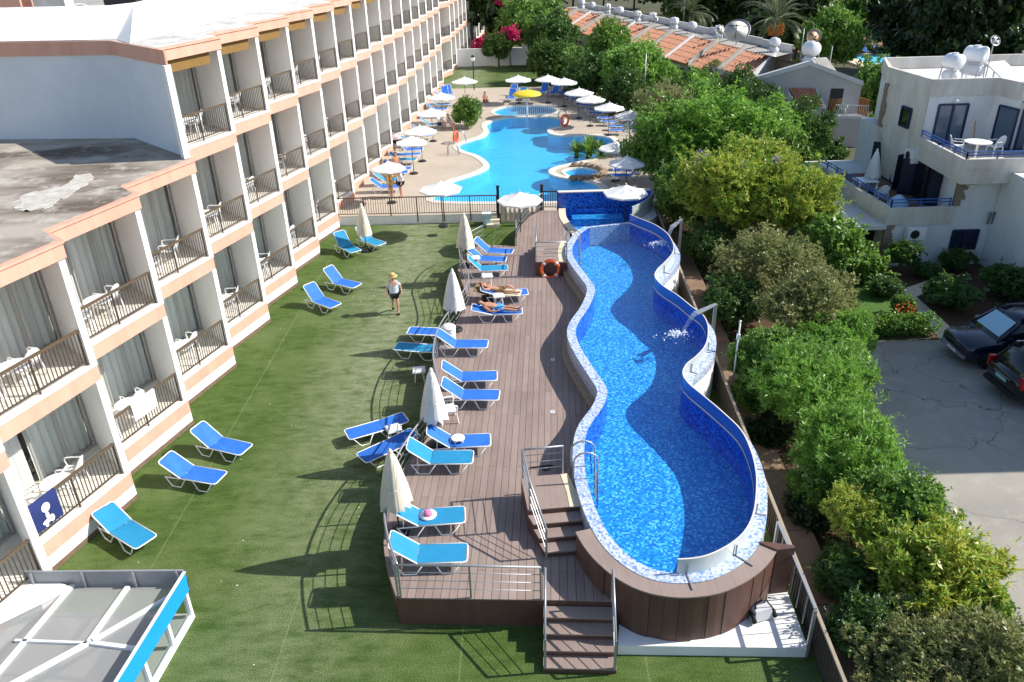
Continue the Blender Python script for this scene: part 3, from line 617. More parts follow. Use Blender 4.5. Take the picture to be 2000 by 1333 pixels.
def saw(k0, k1, out=0.0):
    pts = []
    for k in range(k0, k1+1):
        E = E0 + STEP*k; pts += [E - FR + nrm*out, E + nrm*out + fdir*out*.4]
    return pts
def roof(k0, k1, z0, z1, back, mtop, endpts=None):
    pts = [(p.x,p.y) for p in saw(k0, k1, .06)]
    En = E0 + STEP*k1; pts.append((En.x + W.x*1.0, En.y + W.y*1.0))
    body = pts + back
    put('fascia', MB().prism(body, z0, z1).mesh('fascia', 'peach'), hotel)
    lip = [(p.x,p.y) for p in saw(k0, k1, .10)] + [((E0+STEP*k1).x + W.x, (E0+STEP*k1).y + W.y)] + back
    put('roof_edge', MB().prism(lip, z1+.002, z1+.07).mesh('roof_edge', 'peach'), hotel)
    inn = [(p.x,p.y) for p in saw(k0, k1, -.06)] + [((E0+STEP*k1).x + W.x*1.1, (E0+STEP*k1).y + W.y*1.1)] + back
    put('roof', MB().prism(inn, z1+.072, z1+.085).mesh('roof', mtop), hotel)
E2 = E0 + STEP*2; BEND = Vector((-13.0, 27.9, 0)); Eend = E0 + STEP*(NB-1)
roof(-2, 2, 7.10, 7.45, [(BEND.x, BEND.y+.4), (-34, 29.5), (-34, 6.0)], 'roof_stained')
roof(3, NB-1, ROOF0, ROOF1-.07, [(Eend.x-16, Eend.y+2), (-34, 31.5), (BEND.x-.02, BEND.y+.0)], 'roof_pale')
# walls: the tall wing's blank side wall, the body behind the rooms
sw = [(E2+W*.15)+V((-.04,-.04,0)), BEND+V((-.04,-.06,0)), Vector((-34, 29.6, 0))]
mb = MB()
for a, b in ((sw[0], sw[1]), (sw[1], sw[2])):
    mb.quad((a.x,a.y,7.0),(b.x,b.y,7.0),(b.x,b.y,ROOF0+.01),(a.x,a.y,ROOF0+.01))
mb.build('side_wall', 'shade_blue_plaster', hotel)
mb = MB()
for a, b in ((sw[0], sw[1]), (sw[1], sw[2])):
    d = (b-a).normalized(); n2 = Vector((-d.y, d.x, 0)); n2 = n2 if n2.y < 0 else -n2
    a2, b2 = a+n2*.06, b+n2*.06
    mb.prism(poly(a2, b2, b, a), ROOF0-.02, ROOF1+.02)
mb.build('parapet_band', 'peach', hotel)
put('pillar', MB().prism(poly(E2+W*.15+nrm*.02, E2+W*.38+nrm*.02, E2+W*.38-fdir*.25, E2+W*.15-fdir*.25), 7.55, ROOF0).mesh('pillar', 'white_plaster'), hotel)
mb = MB()
for k0, k1, z1 in ((-2, 2, 7.1), (3, NB-1, ROOF0)):
    a = E0+STEP*k0-FR+(V((0,3.2,0)) if k0 == 3 else V((0,0,0))); b = E0+STEP*k1
    mb.quad((a.x-3.6,a.y-.5,GZ),(b.x-3.6,b.y+1.5,GZ),(b.x-3.6,b.y+1.5,z1),(a.x-3.6,a.y-.5,z1))
mb.quad((Eend.x,Eend.y,GZ),(Eend.x-16,Eend.y+2,GZ),(Eend.x-16,Eend.y+2,ROOF0),(Eend.x,Eend.y,ROOF0))
mb.build('body_wall', 'white_plaster', hotel)
# sloping white upstand on the tall wing's roof
a0 = E0+STEP*3-FR; b0 = Eend
def side(dx, z): return [Vector((-34, BEND.y+1.9+dx*.0, z)), Vector((BEND.x+.15, BEND.y+.15, z))]
lo = [Vector((-34, 29.75, ROOF1+.03)), Vector((BEND.x+.05, BEND.y+.12, ROOF1+.03)), Vector((a0.x-1.25, a0.y+1.2, ROOF1+.03)), Vector((b0.x-1.9, b0.y, ROOF1+.03))]
hi = [Vector((-34, 31.2, 11.68)), Vector((-13.55, 29.62, 11.68)), Vector((-13.2, 30.6, 11.68)), Vector((b0.x-4.6, b0.y, 11.68))]
up = [p + Vector((-.12,.14,0)) for p in hi]
mb = MB(); ribbon(mb, lo, hi); ribbon(mb, hi, [p+Vector((0,0,.03)) for p in up]); ribbon(mb, [p+Vector((0,0,.03)) for p in up], [p+Vector((0,0,-.6)) for p in up])
mb.build('sloping_upstand', 'white_plaster', hotel)
MB().quad((-34,30,11.2),(-13.4,30,11.2),(b0.x-4.6,b0.y,11.2),(-34,b0.y,11.2)).build('plant_deck', 'roof_concrete', hotel)
# plaster patch and rubble on the low roof, pipe bracket
two_noise('plaster_patch', ((0.60, 0.58, 0.53), (0.52, 0.49, 0.43), (0.42, 0.38, 0.32)), 1.2, 4, 0.9, 0.4, 20)
pp = [(-13.10,20.37,7.53),(-13.33,21.12,7.53),(-12.93,21.57,7.53),(-12.58,22.04,7.53),(-12.86,22.92,7.53),(-12.46,23.10,7.53),(-12.10,22.52,7.53),(-12.05,21.84,7.53),(-12.03,21.19,7.53),(-12.01,20.54,7.53),(-11.95,19.83,7.53),(-12.36,19.69,7.53),(-12.69,19.81,7.53)]
prg = random.Random(2); ppc = [p+V((prg.uniform(-.10,.10),prg.uniform(-.14,.14),0)) for p in crom([(p[0],p[1],7.542) for p in pp], 5, True)]
MB().prism([(p.x,p.y) for p in ppc], 7.53, 7.549).build('plaster_patch', 'plaster_patch', hotel)
# rooftop plant beyond the upstand
bx0 = thing('rooftop_box', 'peach plant-room box on the hotel roof at the top left corner', 'plant room', (-20.3, 33.2, 11.2)); MB().bx(-2.0,2.0,-.7,.7,0,1.3).build('housing', 'peach', bx0); MB().bx(-2.1,2.1,-.8,.8,1.3,1.4).build('lid', 'ochre', bx0)
for k, (x, y, lab) in enumerate(((-17.3, 33.0, 'grey air-conditioning unit on the hotel roof beside the peach box'), (-14.9, 33.6, 'dark air-conditioning unit on the hotel roof near the white roof ridge'), (-15.7,35.4,'air-conditioning unit with looping hose further back on the hotel roof'))):
    t = thing('rooftop_unit', lab, 'air conditioner', (x, y, 11.2), .1*k)
    MB().bx(-.6,.6,-.35,.35,.1,1.0).build('housing', 'villa_plaster' if k != 1 else 'black_metal', t); MB().lathe([(.28,0),(.28,.04),(.05,.05)], 14, (0,0,1.0)).build('fan_grille', 'black_metal', t)
    for sx in (-.45, .45): MB().bx(sx-.05,sx+.05,-.3,.3,0,.1).build('foot', 'steel', t)
tag(MB().tube(crom([(-18.5,31.9,11.3),(-17.6,32.2,11.35),(-16.8,32.0,11.3),(-16.0,32.4,11.6),(-15.2,32.1,11.3),(-14.4,32.3,11.3)],5), .05, 6).build('hose', 'white_plastic'), 'white hose snaking over the hotel roof at the top left', 'hose')

# ------------------------------------------------------------------ raised pool
RZ_, WZ, FZ = 1.55, 1.515, 0.62                         # coping, water, floor heights
pool = thing('raised_pool', 'raised serpentine blue pool with mosaic coping running beside the wooden deck', 'pool')
nP = len(POOL)
i_r0 = i_front1
IN = POOL; OUT = POOL_OUT
mb = MB(); mb.add([(p.x,p.y,RZ_) for p in IN]+[(p.x,p.y,FZ) for p in IN], [(i,i+nP,i+1+nP,i+1) for i in range(nP-1)])
mb.build('inner_wall', 'mosaic_blue', pool)
MB().add([(p.x,p.y,FZ) for p in IN], [tuple(range(nP))]).build('pool_floor', 'pool_floor', pool)
MB().add([(p.x,p.y,WZ) for p in offset_curve(IN, -.01)], [tuple(range(nP))]).build('water', 'water_blue', pool)
mb = MB(); ribbon(mb, lift(OUT,RZ_), lift(IN,RZ_)); ribbon(mb, lift(OUT,RZ_-.28), lift(OUT,RZ_))
mb.build('coping', 'mosaic_rim', pool)
iL = i_front0
L0 = OUT[:iL+2]
mb = MB(); ribbon(mb, lift(L0, RZ_-.30), lift(L0, RZ_-.28)); B1 = offset_curve(L0, -.02); B2 = offset_curve(L0, -.16)
ribbon(mb, lift(L0, .95), lift(L0, RZ_-.28), 0); ribbon(mb, lift(B2, .70), lift(B2, 1.02), 1); ribbon(mb, lift(B2, 1.02), lift(L0, 1.06), 1)
mb.build('outer_wall', ['mosaic_wall', 'sill_stone'], pool)
Rr = OUT[i_r0:]
mb = MB(); ribbon(mb, lift(Rr, GZ), lift(Rr, RZ_-.28)); mb.build('outer_wall_street_side', 'white_plaster', pool)
# far weir between the main pool and the lower basin
a, b = IN[-1], IN[0]; a2, b2 = a+V((0,.16,0)), b+V((0,.16,0))
MB().prism([(a.x+.3,a.y),(b.x-.3,b.y),(b2.x-.3,b2.y),(a2.x+.3,a2.y)], FZ, WZ+.015).build('weir', 'mosaic_rim', pool)
# upstand screen on the street side: blue inside, pale outside
SC = IN[i_front1-14:]; SCi = offset_curve(SC, .005); SCo = offset_curve(SC, -.03)
mb = MB(); ribbon(mb, lift(SCi, RZ_-.10), lift(SCi, RZ_+.40)); mb.build('screen_inner_face', 'panel_blue', pool, True)
mb = MB(); ribbon(mb, lift(SCo, RZ_-.0), lift(SCo, RZ_+.40)); mb.build('screen_outer_face', 'panel_pale', pool, True)
mb = MB(); ribbon(mb, lift(SCi, RZ_+.40), lift(SCo, RZ_+.40)); ribbon(mb, lift(offset_curve(SC,.02), WZ+.004), lift(offset_curve(SC,.02), WZ+.055)); mb.build('screen_edge', 'coping_white', pool)
for k in range(2, len(SC)-1, 9):
    p = SC[k]; q = SCo[k]; d = (q-p).normalized()
    MB().bar((p.x+d.x*.02,p.y+d.y*.02,RZ_+.012), (p.x+d.x*(.5 if k < 12 else .29),p.y+d.y*(.5 if k < 12 else .29),RZ_+.012), .03, .02).bar((p.x+d.x*.06,p.y+d.y*.06,RZ_), (p.x+d.x*.06,p.y+d.y*.06,RZ_+.3), .03).build('bracket', 'steel', pool)
# wooden cladding and cap round the near end
FW = IN[i_front0-2:i_front1+2]; c0 = offset_curve(FW, -.31); c1 = offset_curve(FW, -.68)
mb = MB(); ribbon(mb, lift(c1, RZ_-.012), lift(c0, RZ_-.012)); ribbon(mb, lift(c0, RZ_-.012), lift(c0, RZ_-.08)); ribbon(mb, lift(c1, RZ_-.05), lift(c1, RZ_-.012))
a, b = c0[0], c1[0]; mb.quad((a.x,a.y,RZ_-.05),(b.x,b.y,RZ_-.05),(b.x,b.y,RZ_-.012),(a.x,a.y,RZ_-.012)); mb.build('timber_cap', 'deck_wood', pool)
c2 = offset_curve(FW, -.66); step = 2
for i in range(0, len(c2)-1, step):
    j = min(i+step, len(c2)-1); pr = .012*((i//step) % 3); 
    seg = [c2[q] for q in range(i, j+1)]; 
    if i > 0: seg[0] = seg[0]+(seg[1]-seg[0])*.03
    o2 = offset_curve(seg, -pr); o3 = offset_curve(seg, .05)
    m2 = MB(); ribbon(m2, lift(o2, 0.0), lift(o2, RZ_-.055)); ribbon(m2, lift(o3,0.0), lift(o2,0.0)); m2.quad(*[(q.x,q.y,z) for q, z in ((o3[0],0),(o2[0],0),(o2[0],RZ_-.055),(o3[0],RZ_-.055))]); m2.quad(*[(q.x,q.y,z) for q, z in ((o2[-1],0),(o3[-1],0),(o3[-1],RZ_-.055),(o2[-1],RZ_-.055))])
    m2.build('cladding_board', 'wood_clad', pool)
# timber baffle at the right end of the cladding, white ledge in front
qa, qb = c1[-1], V((6.05, c1[-1].y+.05, 0))
MB().prism([(c0[-1].x,c0[-1].y),(qa.x,qa.y-.02),(qb.x,qb.y-.02),(qb.x,qb.y+.06),(c0[-1].x,c0[-1].y+.06)], .2, RZ_+.03).build('baffle', 'wood_clad', pool)
struct(MB().prism([(2.05,11.62),(5.98,11.42),(6.12,14.2),(2.5,14.2)], 0.002, 0.27).build('white_ledge', 'white_plaster'))
# lower basin beyond the weir
LOWP = [V((p[0],p[1],0)) for p in crom([(2.98,39.41,0.7),(2.92,38.08,0.7),(3.06,36.90,0.7),(3.30,35.91,0.7)], 5)] + [V((3.45,34.4,0)), V((5.75,34.95,0))] + [V((p[0],p[1],0)) for p in crom([(6.10,37.11,0.7),(6.80,38.00,0.7),(7.39,39.02,0.7)], 5)]
lp = thing('plunge_basin', 'low blue mosaic basin behind the weir of the raised pool', 'pool')
n = len(LOWP)
mb = MB(); mb.add([(p.x,p.y,DK) for p in LOWP]+[(p.x,p.y,.15) for p in LOWP], [(i,(i+1)%n,(i+1)%n+n,i+n) for i in range(n)]); mb.build('basin_wall', 'mosaic_blue', lp)
MB().add([(p.x,p.y,.15) for p in LOWP], [tuple(range(n))]).build('basin_floor', 'pool_floor', lp)
MB().add([(p.x,p.y,.70) for p in LOWP], [tuple(range(n))]).build('water', 'water_blue', lp)
cl = LOWP[:17]; co = offset_curve(cl, -.36); mb = MB(); ribbon(mb, lift(cl, DK+.03), lift(co, DK+.03)); ribbon(mb, lift(co, DK-.02), lift(co, DK+.03)); ribbon(mb, lift(cl, .6), lift(cl, DK+.03)); mb.build('coping', 'cream_stone', lp)
MB().bx(LOWP[0].x+.3, LOWP[0].x+2.9, LOWP[0].y-1.0, LOWP[0].y-.25, .15, .52).build('seat_ledge', 'pool_floor', lp)
wy = LOWP[0].y + .02; wx0, wx1 = (2.58,39.29,0.75)[0], (7.03,38.90,0.75)[0]
MB().bx(wx0, wx1+.35, wy, wy+.25, .1, 1.62).build('back_wall', 'mosaic_blue', lp)
MB().bx(wx0-.02, wx1+.37, wy-.03, wy+.28, 1.622, 1.67).build('wall_cap', 'coping_white', lp)
SR = [V((p[0],p[1],0)) for p in crom([(6.05,37.11,0.7),(6.60,37.69,0.7),(7.15,38.54,0.7),(7.55,39.61,0.7),(7.67,40.66,0.7)], 5)]
mb = MB(); ribbon(mb, lift(SR, DK-.2), lift(SR, DK+.75)); mb.build('screen_inner_face', 'panel_blue', lp, True)
mb = MB(); so = offset_curve(SR, -.05); ribbon(mb, lift(so, DK-.2), lift(so, DK+.75)); ribbon(mb, lift(SR, DK+.75), lift(so, DK+.75)); mb.build('screen_outer_face', 'panel_pale', lp, True)
mb = MB(); so2 = offset_curve(SR, -.6); ribbon(mb, lift(SR, DK-.05), lift(so2, DK-.05)); ribbon(mb, lift(so2, GZ), lift(so2, DK-.05)); mb.build('white_shelf', 'white_plaster', lp)

# water spouts
def spout(px, label, aim):
    base = V(px); t = thing('water_spout', label, 'fountain', (base.x, base.y, 0))
    d = V((aim[0]-base.x, aim[1]-base.y, 0)).normalized(); r = V((-d.y, d.x, 0)); h = 2.15
    mb = MB()
    p0, p1, p2 = V((0,0,.2)), V((0,0,h)), d*1.0+V((0,0,h-.02))
    mb.bar(p0, p1, .12, .04); mb.add([p1-r*.06-d*.03, p1+r*.06-d*.03, p2+r*.12-V((0,0,.03)), p2-r*.12-V((0,0,.03)), p1-r*.06-d*.03+V((0,0,.03)), p1+r*.06-d*.03+V((0,0,.03)), p2+r*.12, p2-r*.12], [(0,3,2,1),(4,5,6,7),(0,1,5,4),(1,2,6,5),(2,3,7,6),(3,0,4,7)])
    mb.build('spout', 'steel', t)
    A = []; B = []
    for i in range(14):
        s = i/13; x = 1.0 + .62*s; z = h-.04 - (h-WZ)*s**1.7; w = .10 - .03*s
        A.append(d*x + r*w + V((0,0,z))); B.append(d*x - r*w + V((0,0,z)))
    ribbon(MB(), A, B).build('water_jet', 'water_jet', t, True)
    mb = MB(); rg = np.random.default_rng(int(abs(base.y)*10))
    for i in range(150):
        a = rg.random()*6.28; q = abs(rg.normal())*.30; s = .012 + .035*rg.random()*(1-.5*min(1,q)); c = d*1.66 + V((math.cos(a)*q*1.2-.15, math.sin(a)*q*.8, WZ+.02+.14*rg.random()*max(0,1-q*1.6)))
        mb.add([c+V((s,0,0)), c+V((0,s,0)), c+V((-s,0,0)), c+V((0,-s,0)), c+V((0,0,s)), c+V((0,0,-s))], [(0,1,4),(1,2,4),(2,3,4),(3,0,4),(1,0,5),(2,1,5),(3,2,5),(0,3,5)])
    mb.build('splash', 'foam', t)['kind'] = 'stuff'
spout((7.67,33.24,0.3), 'steel spout pouring water into the far bulge of the raised pool', (6.21,31.07,1.5))
spout((7.01,24.29,0.3), 'steel spout pouring water into the middle bulge of the raised pool', (5.43,23.16,1.5))

# ------------------------------------------------------------------ wooden deck
DA = V((0.998,-0.057,0)); DB = V((0.057,0.998,0))
LE = crom([(-2.64,12.61,0.8),(-2.92,13.39,0.8),(-3.11,14.11,0.8),(-3.19,14.74,0.8),(-3.21,15.59,0.8),(-3.10,16.63,0.8),(-2.83,17.70,0.8),(-2.53,18.55,0.8),(-2.30,19.43,0.8),(-2.28,20.22,0.8),(-2.50,21.28,0.8),(-2.62,22.19,0.8),
 (-2.62,23.47,0.8),(-2.46,24.56,0.8),(-2.12,25.92,0.8),(-1.78,27.36,0.8),(-1.70,28.41,0.8),(-1.97,29.97,0.8),(-2.19,31.04,0.8),(-2.18,32.27,0.8),(-1.91,33.38,0.8),(-1.26,34.45,0.8)], 4)
FE = crom([(0.26,34.06,0.8),(0.31,35.37,0.8),(0.61,36.96,0.8),(1.11,38.34,0.8),(1.73,39.21,0.8)], 4)
LCO = [p for p in co]
dl = [p for p in OUT if p.y > 12.52][:]
left_out = [p for p in OUT[:iL+30] if p.y > 12.47 and p.x < 3.2]
left_out = [p for i, p in enumerate(left_out) if i > 2]
DECK = [V((p.x,p.y,0)) for p in LE] + [V((p.x,p.y,0)) for p in FE] + [V((2.60,39.13,0.8))] + [V((p.x,p.y,0)) for p in LCO[1:-2]] + left_out + [V((2.55,12.36,0)), V((2.0,12.36,0)), V((0.55,12.44,0))]
DECKP = [(p.x, p.y) for p in DECK]
deck = thing('wooden_deck', 'brown timber sun deck with wavy edge between the lawn and the raised pool', 'deck')
MB().prism(DECKP, 0.004, DK-.03).build('deck_base', 'wood_clad', deck)
def clip_half(poly, ax, val, keep_ge):
    out = []; n = len(poly)
    for i in range(n):
        a, b = poly[i], poly[(i+1) % n]; fa, fb = (a[ax]-val), (b[ax]-val)
        if not keep_ge: fa, fb = -fa, -fb
        if fa >= 0: out.append(a)
        if (fa >= 0) != (fb >= 0):
            t = fa/(fa-fb); out.append((a[0]+(b[0]-a[0])*t, a[1]+(b[1]-a[1])*t))
    return out
def area(p): return 0.5*sum(p[i][0]*p[(i+1)%len(p)][1]-p[(i+1)%len(p)][0]*p[i][1] for i in range(len(p)))
dst = [(p.x*DA.x+p.y*DA.y, p.x*DB.x+p.y*DB.y) for p in DECK]
bw = 0.185; s0 = min(p[0] for p in dst); s1 = max(p[0] for p in dst); ns = int((s1-s0)/bw)+1; nbd = 0
drg = random.Random(5)
for i in range(ns):
    sa, sb = s0+i*bw+.005, s0+(i+1)*bw-.005
    strip = clip_half(clip_half(dst, 0, sa, True), 0, sb, False)
    if len(strip) < 3: continue
    t0 = min(p[1] for p in strip); t1 = max(p[1] for p in strip)
    cuts = [12.0 + (1.3 if i % 2 else 0.0)]
    while cuts[-1] < 40: cuts.append(cuts[-1]+3.9)
    for c_ in range(len(cuts)):
        lo_ = cuts[c_-1] if c_ else 0; hi_ = cuts[c_]
        if hi_ < t0 or lo_ > t1: continue
        pc = clip_half(clip_half(strip, 1, lo_+.004, True), 1, hi_-.004, False)
        if len(pc) < 3 or abs(area(pc)) < .004: continue
        pw = [(DA.x*s+DB.x*t, DA.y*s+DB.y*t) for s, t in pc]
        MB().prism(pw, DK-.028, DK, bottom=False).build('deck_board', 'deck_wood', deck); nbd += 1
print('boards', nbd)
# deck edge trim
mb = MB(); eo = offset_curve(LE, .03); ribbon(mb, lift(eo, DK-.17), lift(eo, DK+.004)); ribbon(mb, lift(eo, DK+.004), lift(offset_curve(LE,-.05), DK+.004)); mb.build('edge_trim', 'deck_wood', deck)
# front stairs
def stair(parent, p0, p1, down, n, rise, tread, ztop, zbase, name='step'):
    """n treads below ztop, from the edge p0-p1 in direction down"""
    p0, p1, d = V(p0), V(p1), V(down)
    for i in range(n):
        a0, a1 = p0+d*(tread*i), p1+d*(tread*i); b0, b1 = p0+d*(tread*(i+1)+.025), p1+d*(tread*(i+1)+.025); z = ztop-rise*(i+1)
        MB().prism([(a0.x,a0.y),(a1.x,a1.y),(b1.x,b1.y),(b0.x,b0.y)], z-.035, z).build(name, 'deck_wood', parent)
        MB().prism([(a0.x,a0.y),(a1.x,a1.y),(b1.x-d.x*.025,b1.y-d.y*.025),(b0.x-d.x*.025,b0.y-d.y*.025)], zbase, z-.036).build('riser', 'wood_clad', parent)
fs0, fs1 = V((.53,12.42,0)), V((2.03,12.33,0))
stair(deck, fs0, fs1, -DB, 4, .16, .30, DK, .006)
# low platform with steps by the near ladder, and its twin at the far end
plat = thing('ladder_platform', 'small timber platform with steps at the near ladder of the raised pool', 'platform')
PZ = 1.42
pl = [V((0.13,15.93,1.42)), V((1.32,16.05,1.42)), V((1.48,15.32,1.42)), V((1.57,14.78,1.42)), V((0.27,14.66,1.42))]
MB().prism([(p.x,p.y) for p in pl], DK+.004, PZ-.03).build('platform_base', 'wood_clad', plat)
MB().prism([(p.x,p.y) for p in pl[:1]+[V((1.11,16.04,1.42)),V((1.23,15.33,1.42)),V((1.26,14.75,1.42)),pl[4]]], PZ-.028, PZ).build('platform_boards', 'deck_wood', plat)
MB().prism([(p.x,p.y) for p in [V((1.13,16.04,1.42)),pl[1],pl[2],pl[3],V((1.27,14.75,1.42)),V((1.24,15.33,1.42))]], PZ-.028, PZ+.001).build('drain_grating', 'grille_cream', plat)
q0, q1 = V((pl[4].x,pl[4].y,0)), V((pl[3].x,pl[3].y,0))
dn = V((q1.y-q0.y, -(q1.x-q0.x), 0)).normalized()
for i, ex in enumerate((.10, .26, .42)):
    a0 = q0+dn*(.31*i)+V((.09*i,0,0)); e = q1+dn*(.31*i)+V((ex-.1,0,0)); b0_ = q0+dn*(.31*(i+1)+.02)+V((.09*(i+1),0,0)); eb = q1+dn*(.31*(i+1)+.02)+V((ex,0,0)); z = PZ-.155*(i+1)
    MB().prism([(a0.x,a0.y),(e.x,e.y),(eb.x,eb.y),(b0_.x,b0_.y)], z-.035, z).build('step', 'deck_wood', plat)
    MB().prism([(a0.x,a0.y),(e.x,e.y),(eb.x-dn.x*.02,eb.y-dn.y*.02),(b0_.x-dn.x*.02,b0_.y-dn.y*.02)], DK+.004, z-.036).build('riser', 'wood_clad', plat)
plat2 = thing('ladder_platform', 'small timber platform with an orange lifebuoy at the far ladder of the raised pool', 'platform')
pf = [V((1.05,30.48,1.42)), V((2.41,30.38,1.42)), V((2.41,31.87,1.42)), V((2.67,32.93,1.42)), V((1.21,32.92,1.42))]
MB().prism([(p.x,p.y) for p in pf], DK+.004, PZ-.03).build('platform_base', 'wood_clad', plat2)
MB().prism([(p.x,p.y) for p in [pf[0],V((2.01,30.41,1.42)),V((2.05,31.71,1.42)),V((2.26,32.90,1.42)),pf[4]]], PZ-.028, PZ).build('platform_boards', 'deck_wood', plat2)
MB().prism([(p.x,p.y) for p in [V((2.03,30.41,1.42)),pf[1],pf[2],pf[3],V((2.28,32.90,1.42)),V((2.07,31.71,1.42))]], PZ-.028, PZ+.001).build('drain_grating', 'grille_cream', plat2)
up0, up1 = V((pf[4].x,pf[4].y,0)), V((pf[3].x-.2,pf[3].y,0))
for i in range(3):
    y0 = up0.y+.31*i; z = PZ-.155*(i+1)
    MB().bx(up0.x, up1.x, y0, y0+.33, z-.035, z).build('step', 'deck_wood', plat2); MB().bx(up0.x, up1.x, y0, y0+.31, DK+.004, z-.036).build('riser', 'wood_clad', plat2)
# drain gratings set into the deck along the pool
for px, lab in (((1.77,13.34,0.8), 'x'),):
    MB().prism([(p[0],p[1]) for p in ((1.42,13.68,0.8),(1.73,13.74,0.8),(1.77,13.18,0.8),(1.75,12.95,0.8))], DK+.002, DK+.008).build('drain_grating', 'grille_cream', deck)
for px in ((1.36,23.14,0.8), (1.16,19.90,0.8)):
    MB().bx(px[0]-.06,px[0]+.06,px[1]-.07,px[1]+.07,DK+.001,DK+.012).bx(px[0]-.03,px[0]+.03,px[1]-.035,px[1]+.035,DK+.012,DK+.014,1).build('deck_light', ['white_paint','steel'], deck)

# ------------------------------------------------------------------ steel railings
def railing(label, pts, zb, h=0.92, nr=3, post_every=1.5, m='steel', closed_ends=True):
    """tubular rail over the base curve pts (each point may carry its own height)"""
    t = thing('deck_railing', label, 'railing'); P = [V((p[0],p[1],(p[2] if len(p) > 2 and zb is None else zb))) for p in pts]
    up = V((0,0,1))
    MB().tube([p+up*h for p in P], .025, 6).build('top_rail', m, t, True)
    for k in range(nr): MB().tube([p+up*(h*(k+1)/(nr+1)+.02) for p in P], .010, 5).build('rail', m, t, True)
    d = 0.0; last = P[0]; marks = [P[0]]
    for p in P[1:]:
        d += (p-last).length; last = p
        if d > post_every: marks.append(p); d = 0
    if (marks[-1]-P[-1]).length > .3: marks.append(P[-1])
    else: marks[-1] = P[-1]
    for p in marks: MB().bx(p.x-.022,p.x+.022,p.y-.022,p.y+.022,p.z,p.z+h-.01).build('post', m, t)
    return t
railing('wavy grey steel railing along the lawn edge of the wooden deck', offset_curve(LE, -.07), DK, .92, 3, 1.7)
railing('short grey steel railing across the near front of the wooden deck', [(-2.64,12.64,0.8),(-1.04,12.55,0.8),(0.47,12.45,0.8)], DK, .92, 3, 1.6)
sd = -DB*1.2
for p, lab in ((fs0+DA*.04, 'left sloping steel handrail of the front deck steps'), (fs1-DA*.04, 'right sloping steel handrail of the front deck steps')):
    t = thing('stair_handrail', lab, 'handrail'); e = p+sd
    MB().tube([(p.x,p.y,DK+.92),(e.x,e.y,.16+.82)], .025, 6).build('top_rail', 'steel', t, True)
    for k in range(3): MB().tube([(p.x,p.y,DK+.24*(k+1)),(e.x,e.y,.16+.2*(k+1))], .010, 5).build('rail', 'steel', t)
    for q, z0, z1 in ((p, DK, DK+.92), (e, .16, .98)): MB().bx(q.x-.025,q.x+.025,q.y-.025,q.y+.025,z0,z1).build('post', 'steel', t)
railing('steel railing on the far side of the near ladder platform', [pl[0]+V((.05,.0,0)), pl[1]+V((-.12,0,0))], PZ, .85, 3, 2)
t = thing('stair_handrail', 'sloping steel handrail beside the steps of the near ladder platform', 'handrail')
ra = [pl[0]+V((.05,0,0)), pl[4]+V((.05,0,0)), V((q0.x,q0.y,0))+dn*.95+V((.3,0,0))]
rz3 = [PZ, PZ, DK+.0]
MB().tube([(p.x,p.y,z+.87) for p, z in zip(ra, rz3)], .025, 6).build('top_rail', 'steel', t, True)
for k in range(3): MB().tube([(p.x,p.y,z+.22*(k+1)) for p, z in zip(ra, rz3)], .010, 5).build('rail', 'steel', t)
for p, z in zip(ra, rz3): MB().bx(p.x-.025,p.x+.025,p.y-.025,p.y+.025,z,z+.87).build('post', 'steel', t)
railing('steel railing on the near side of the far ladder platform', [pf[0]+V((.04,.04,0)), pf[1]+V((-.05,.04,0))], PZ, .85, 3, 2)
railing('steel railing on the lawn side of the far ladder platform', [pf[0]+V((.04,.08,0)), pf[4]+V((.04,-.02,0)), pf[4]+V((.04,.9,-.62))] if False else [pf[0]+V((.04,.08,0)), pf[4]+V((.04,-.02,0))], PZ, .85, 3, 2)
railing('curved steel railing beside the narrow far end of the deck leading to the gate', offset_curve(FE, -.06), DK, .92, 3, 1.1)
# pool ladders
def ladder(p, d, label):
    t = thing('pool_ladder', label, 'ladder'); d = V(d).normalized(); r = V((-d.y,d.x,0))
    for s in (-.25, .25):
        b = V(p)+r*s; pts = [b+V((0,0,PZ-.02)), b+V((0,0,RZ_+.5))]+[b+d*(.3*(1-math.cos(a)))+V((0,0,RZ_+.5+.28*math.sin(a))) for a in np.linspace(.3, math.pi-.2, 8)]+[b+d*.6+V((0,0,RZ_+.4)), b+d*.62+V((0,0,WZ-.9))]
        MB().tube(pts, .022, 6).build('side_rail', 'steel', t, True)
    for k in range(3): MB().bar(V(p)+d*.62-r*.25+V((0,0,WZ-.15-.27*k)), V(p)+d*.62+r*.25+V((0,0,WZ-.15-.27*k)), .07, .03).build('tread', 'steel', t)
lpn = V((1.42,15.84,1.42)); ladder((lpn.x, lpn.y+.05, 0), (1,.05,0), 'steel pool ladder at the near platform of the raised pool')
lpf = V((2.42,31.75,1.42)); ladder((lpf.x, lpf.y, 0), (1,-.2,0), 'steel pool ladder at the far platform of the raised pool')
# lifebuoys
def lifebuoy(label, loc, rot, R0=.34, r0=.075, bands=True):
    t = thing('lifebuoy', label, 'lifebuoy', loc); t.rotation_euler = rot
    pts = [(R0*math.cos(a), 0, R0*math.sin(a)) for a in np.linspace(0, 2*math.pi, 28, endpoint=False)]
    MB().tube(pts, r0, 10, True).build('ring', 'orange', t, True)
    if bands:
        for k in range(4):
            a = math.pi/4+k*math.pi/2; seg = [(R0*math.cos(a+q), 0, R0*math.sin(a+q)) for q in (-.12,-.04,.04,.12)]
            MB().tube(seg, r0+.006, 10).build('band', 'white_plastic', t, True)
lb = V((1.68,29.87,1.15)); lifebuoy('orange lifebuoy with white bands hanging on the dark timber side of the far ladder platform', (lb.x, pf[0].y-.12, 1.12), (R(-8),0,0), .36, .08)
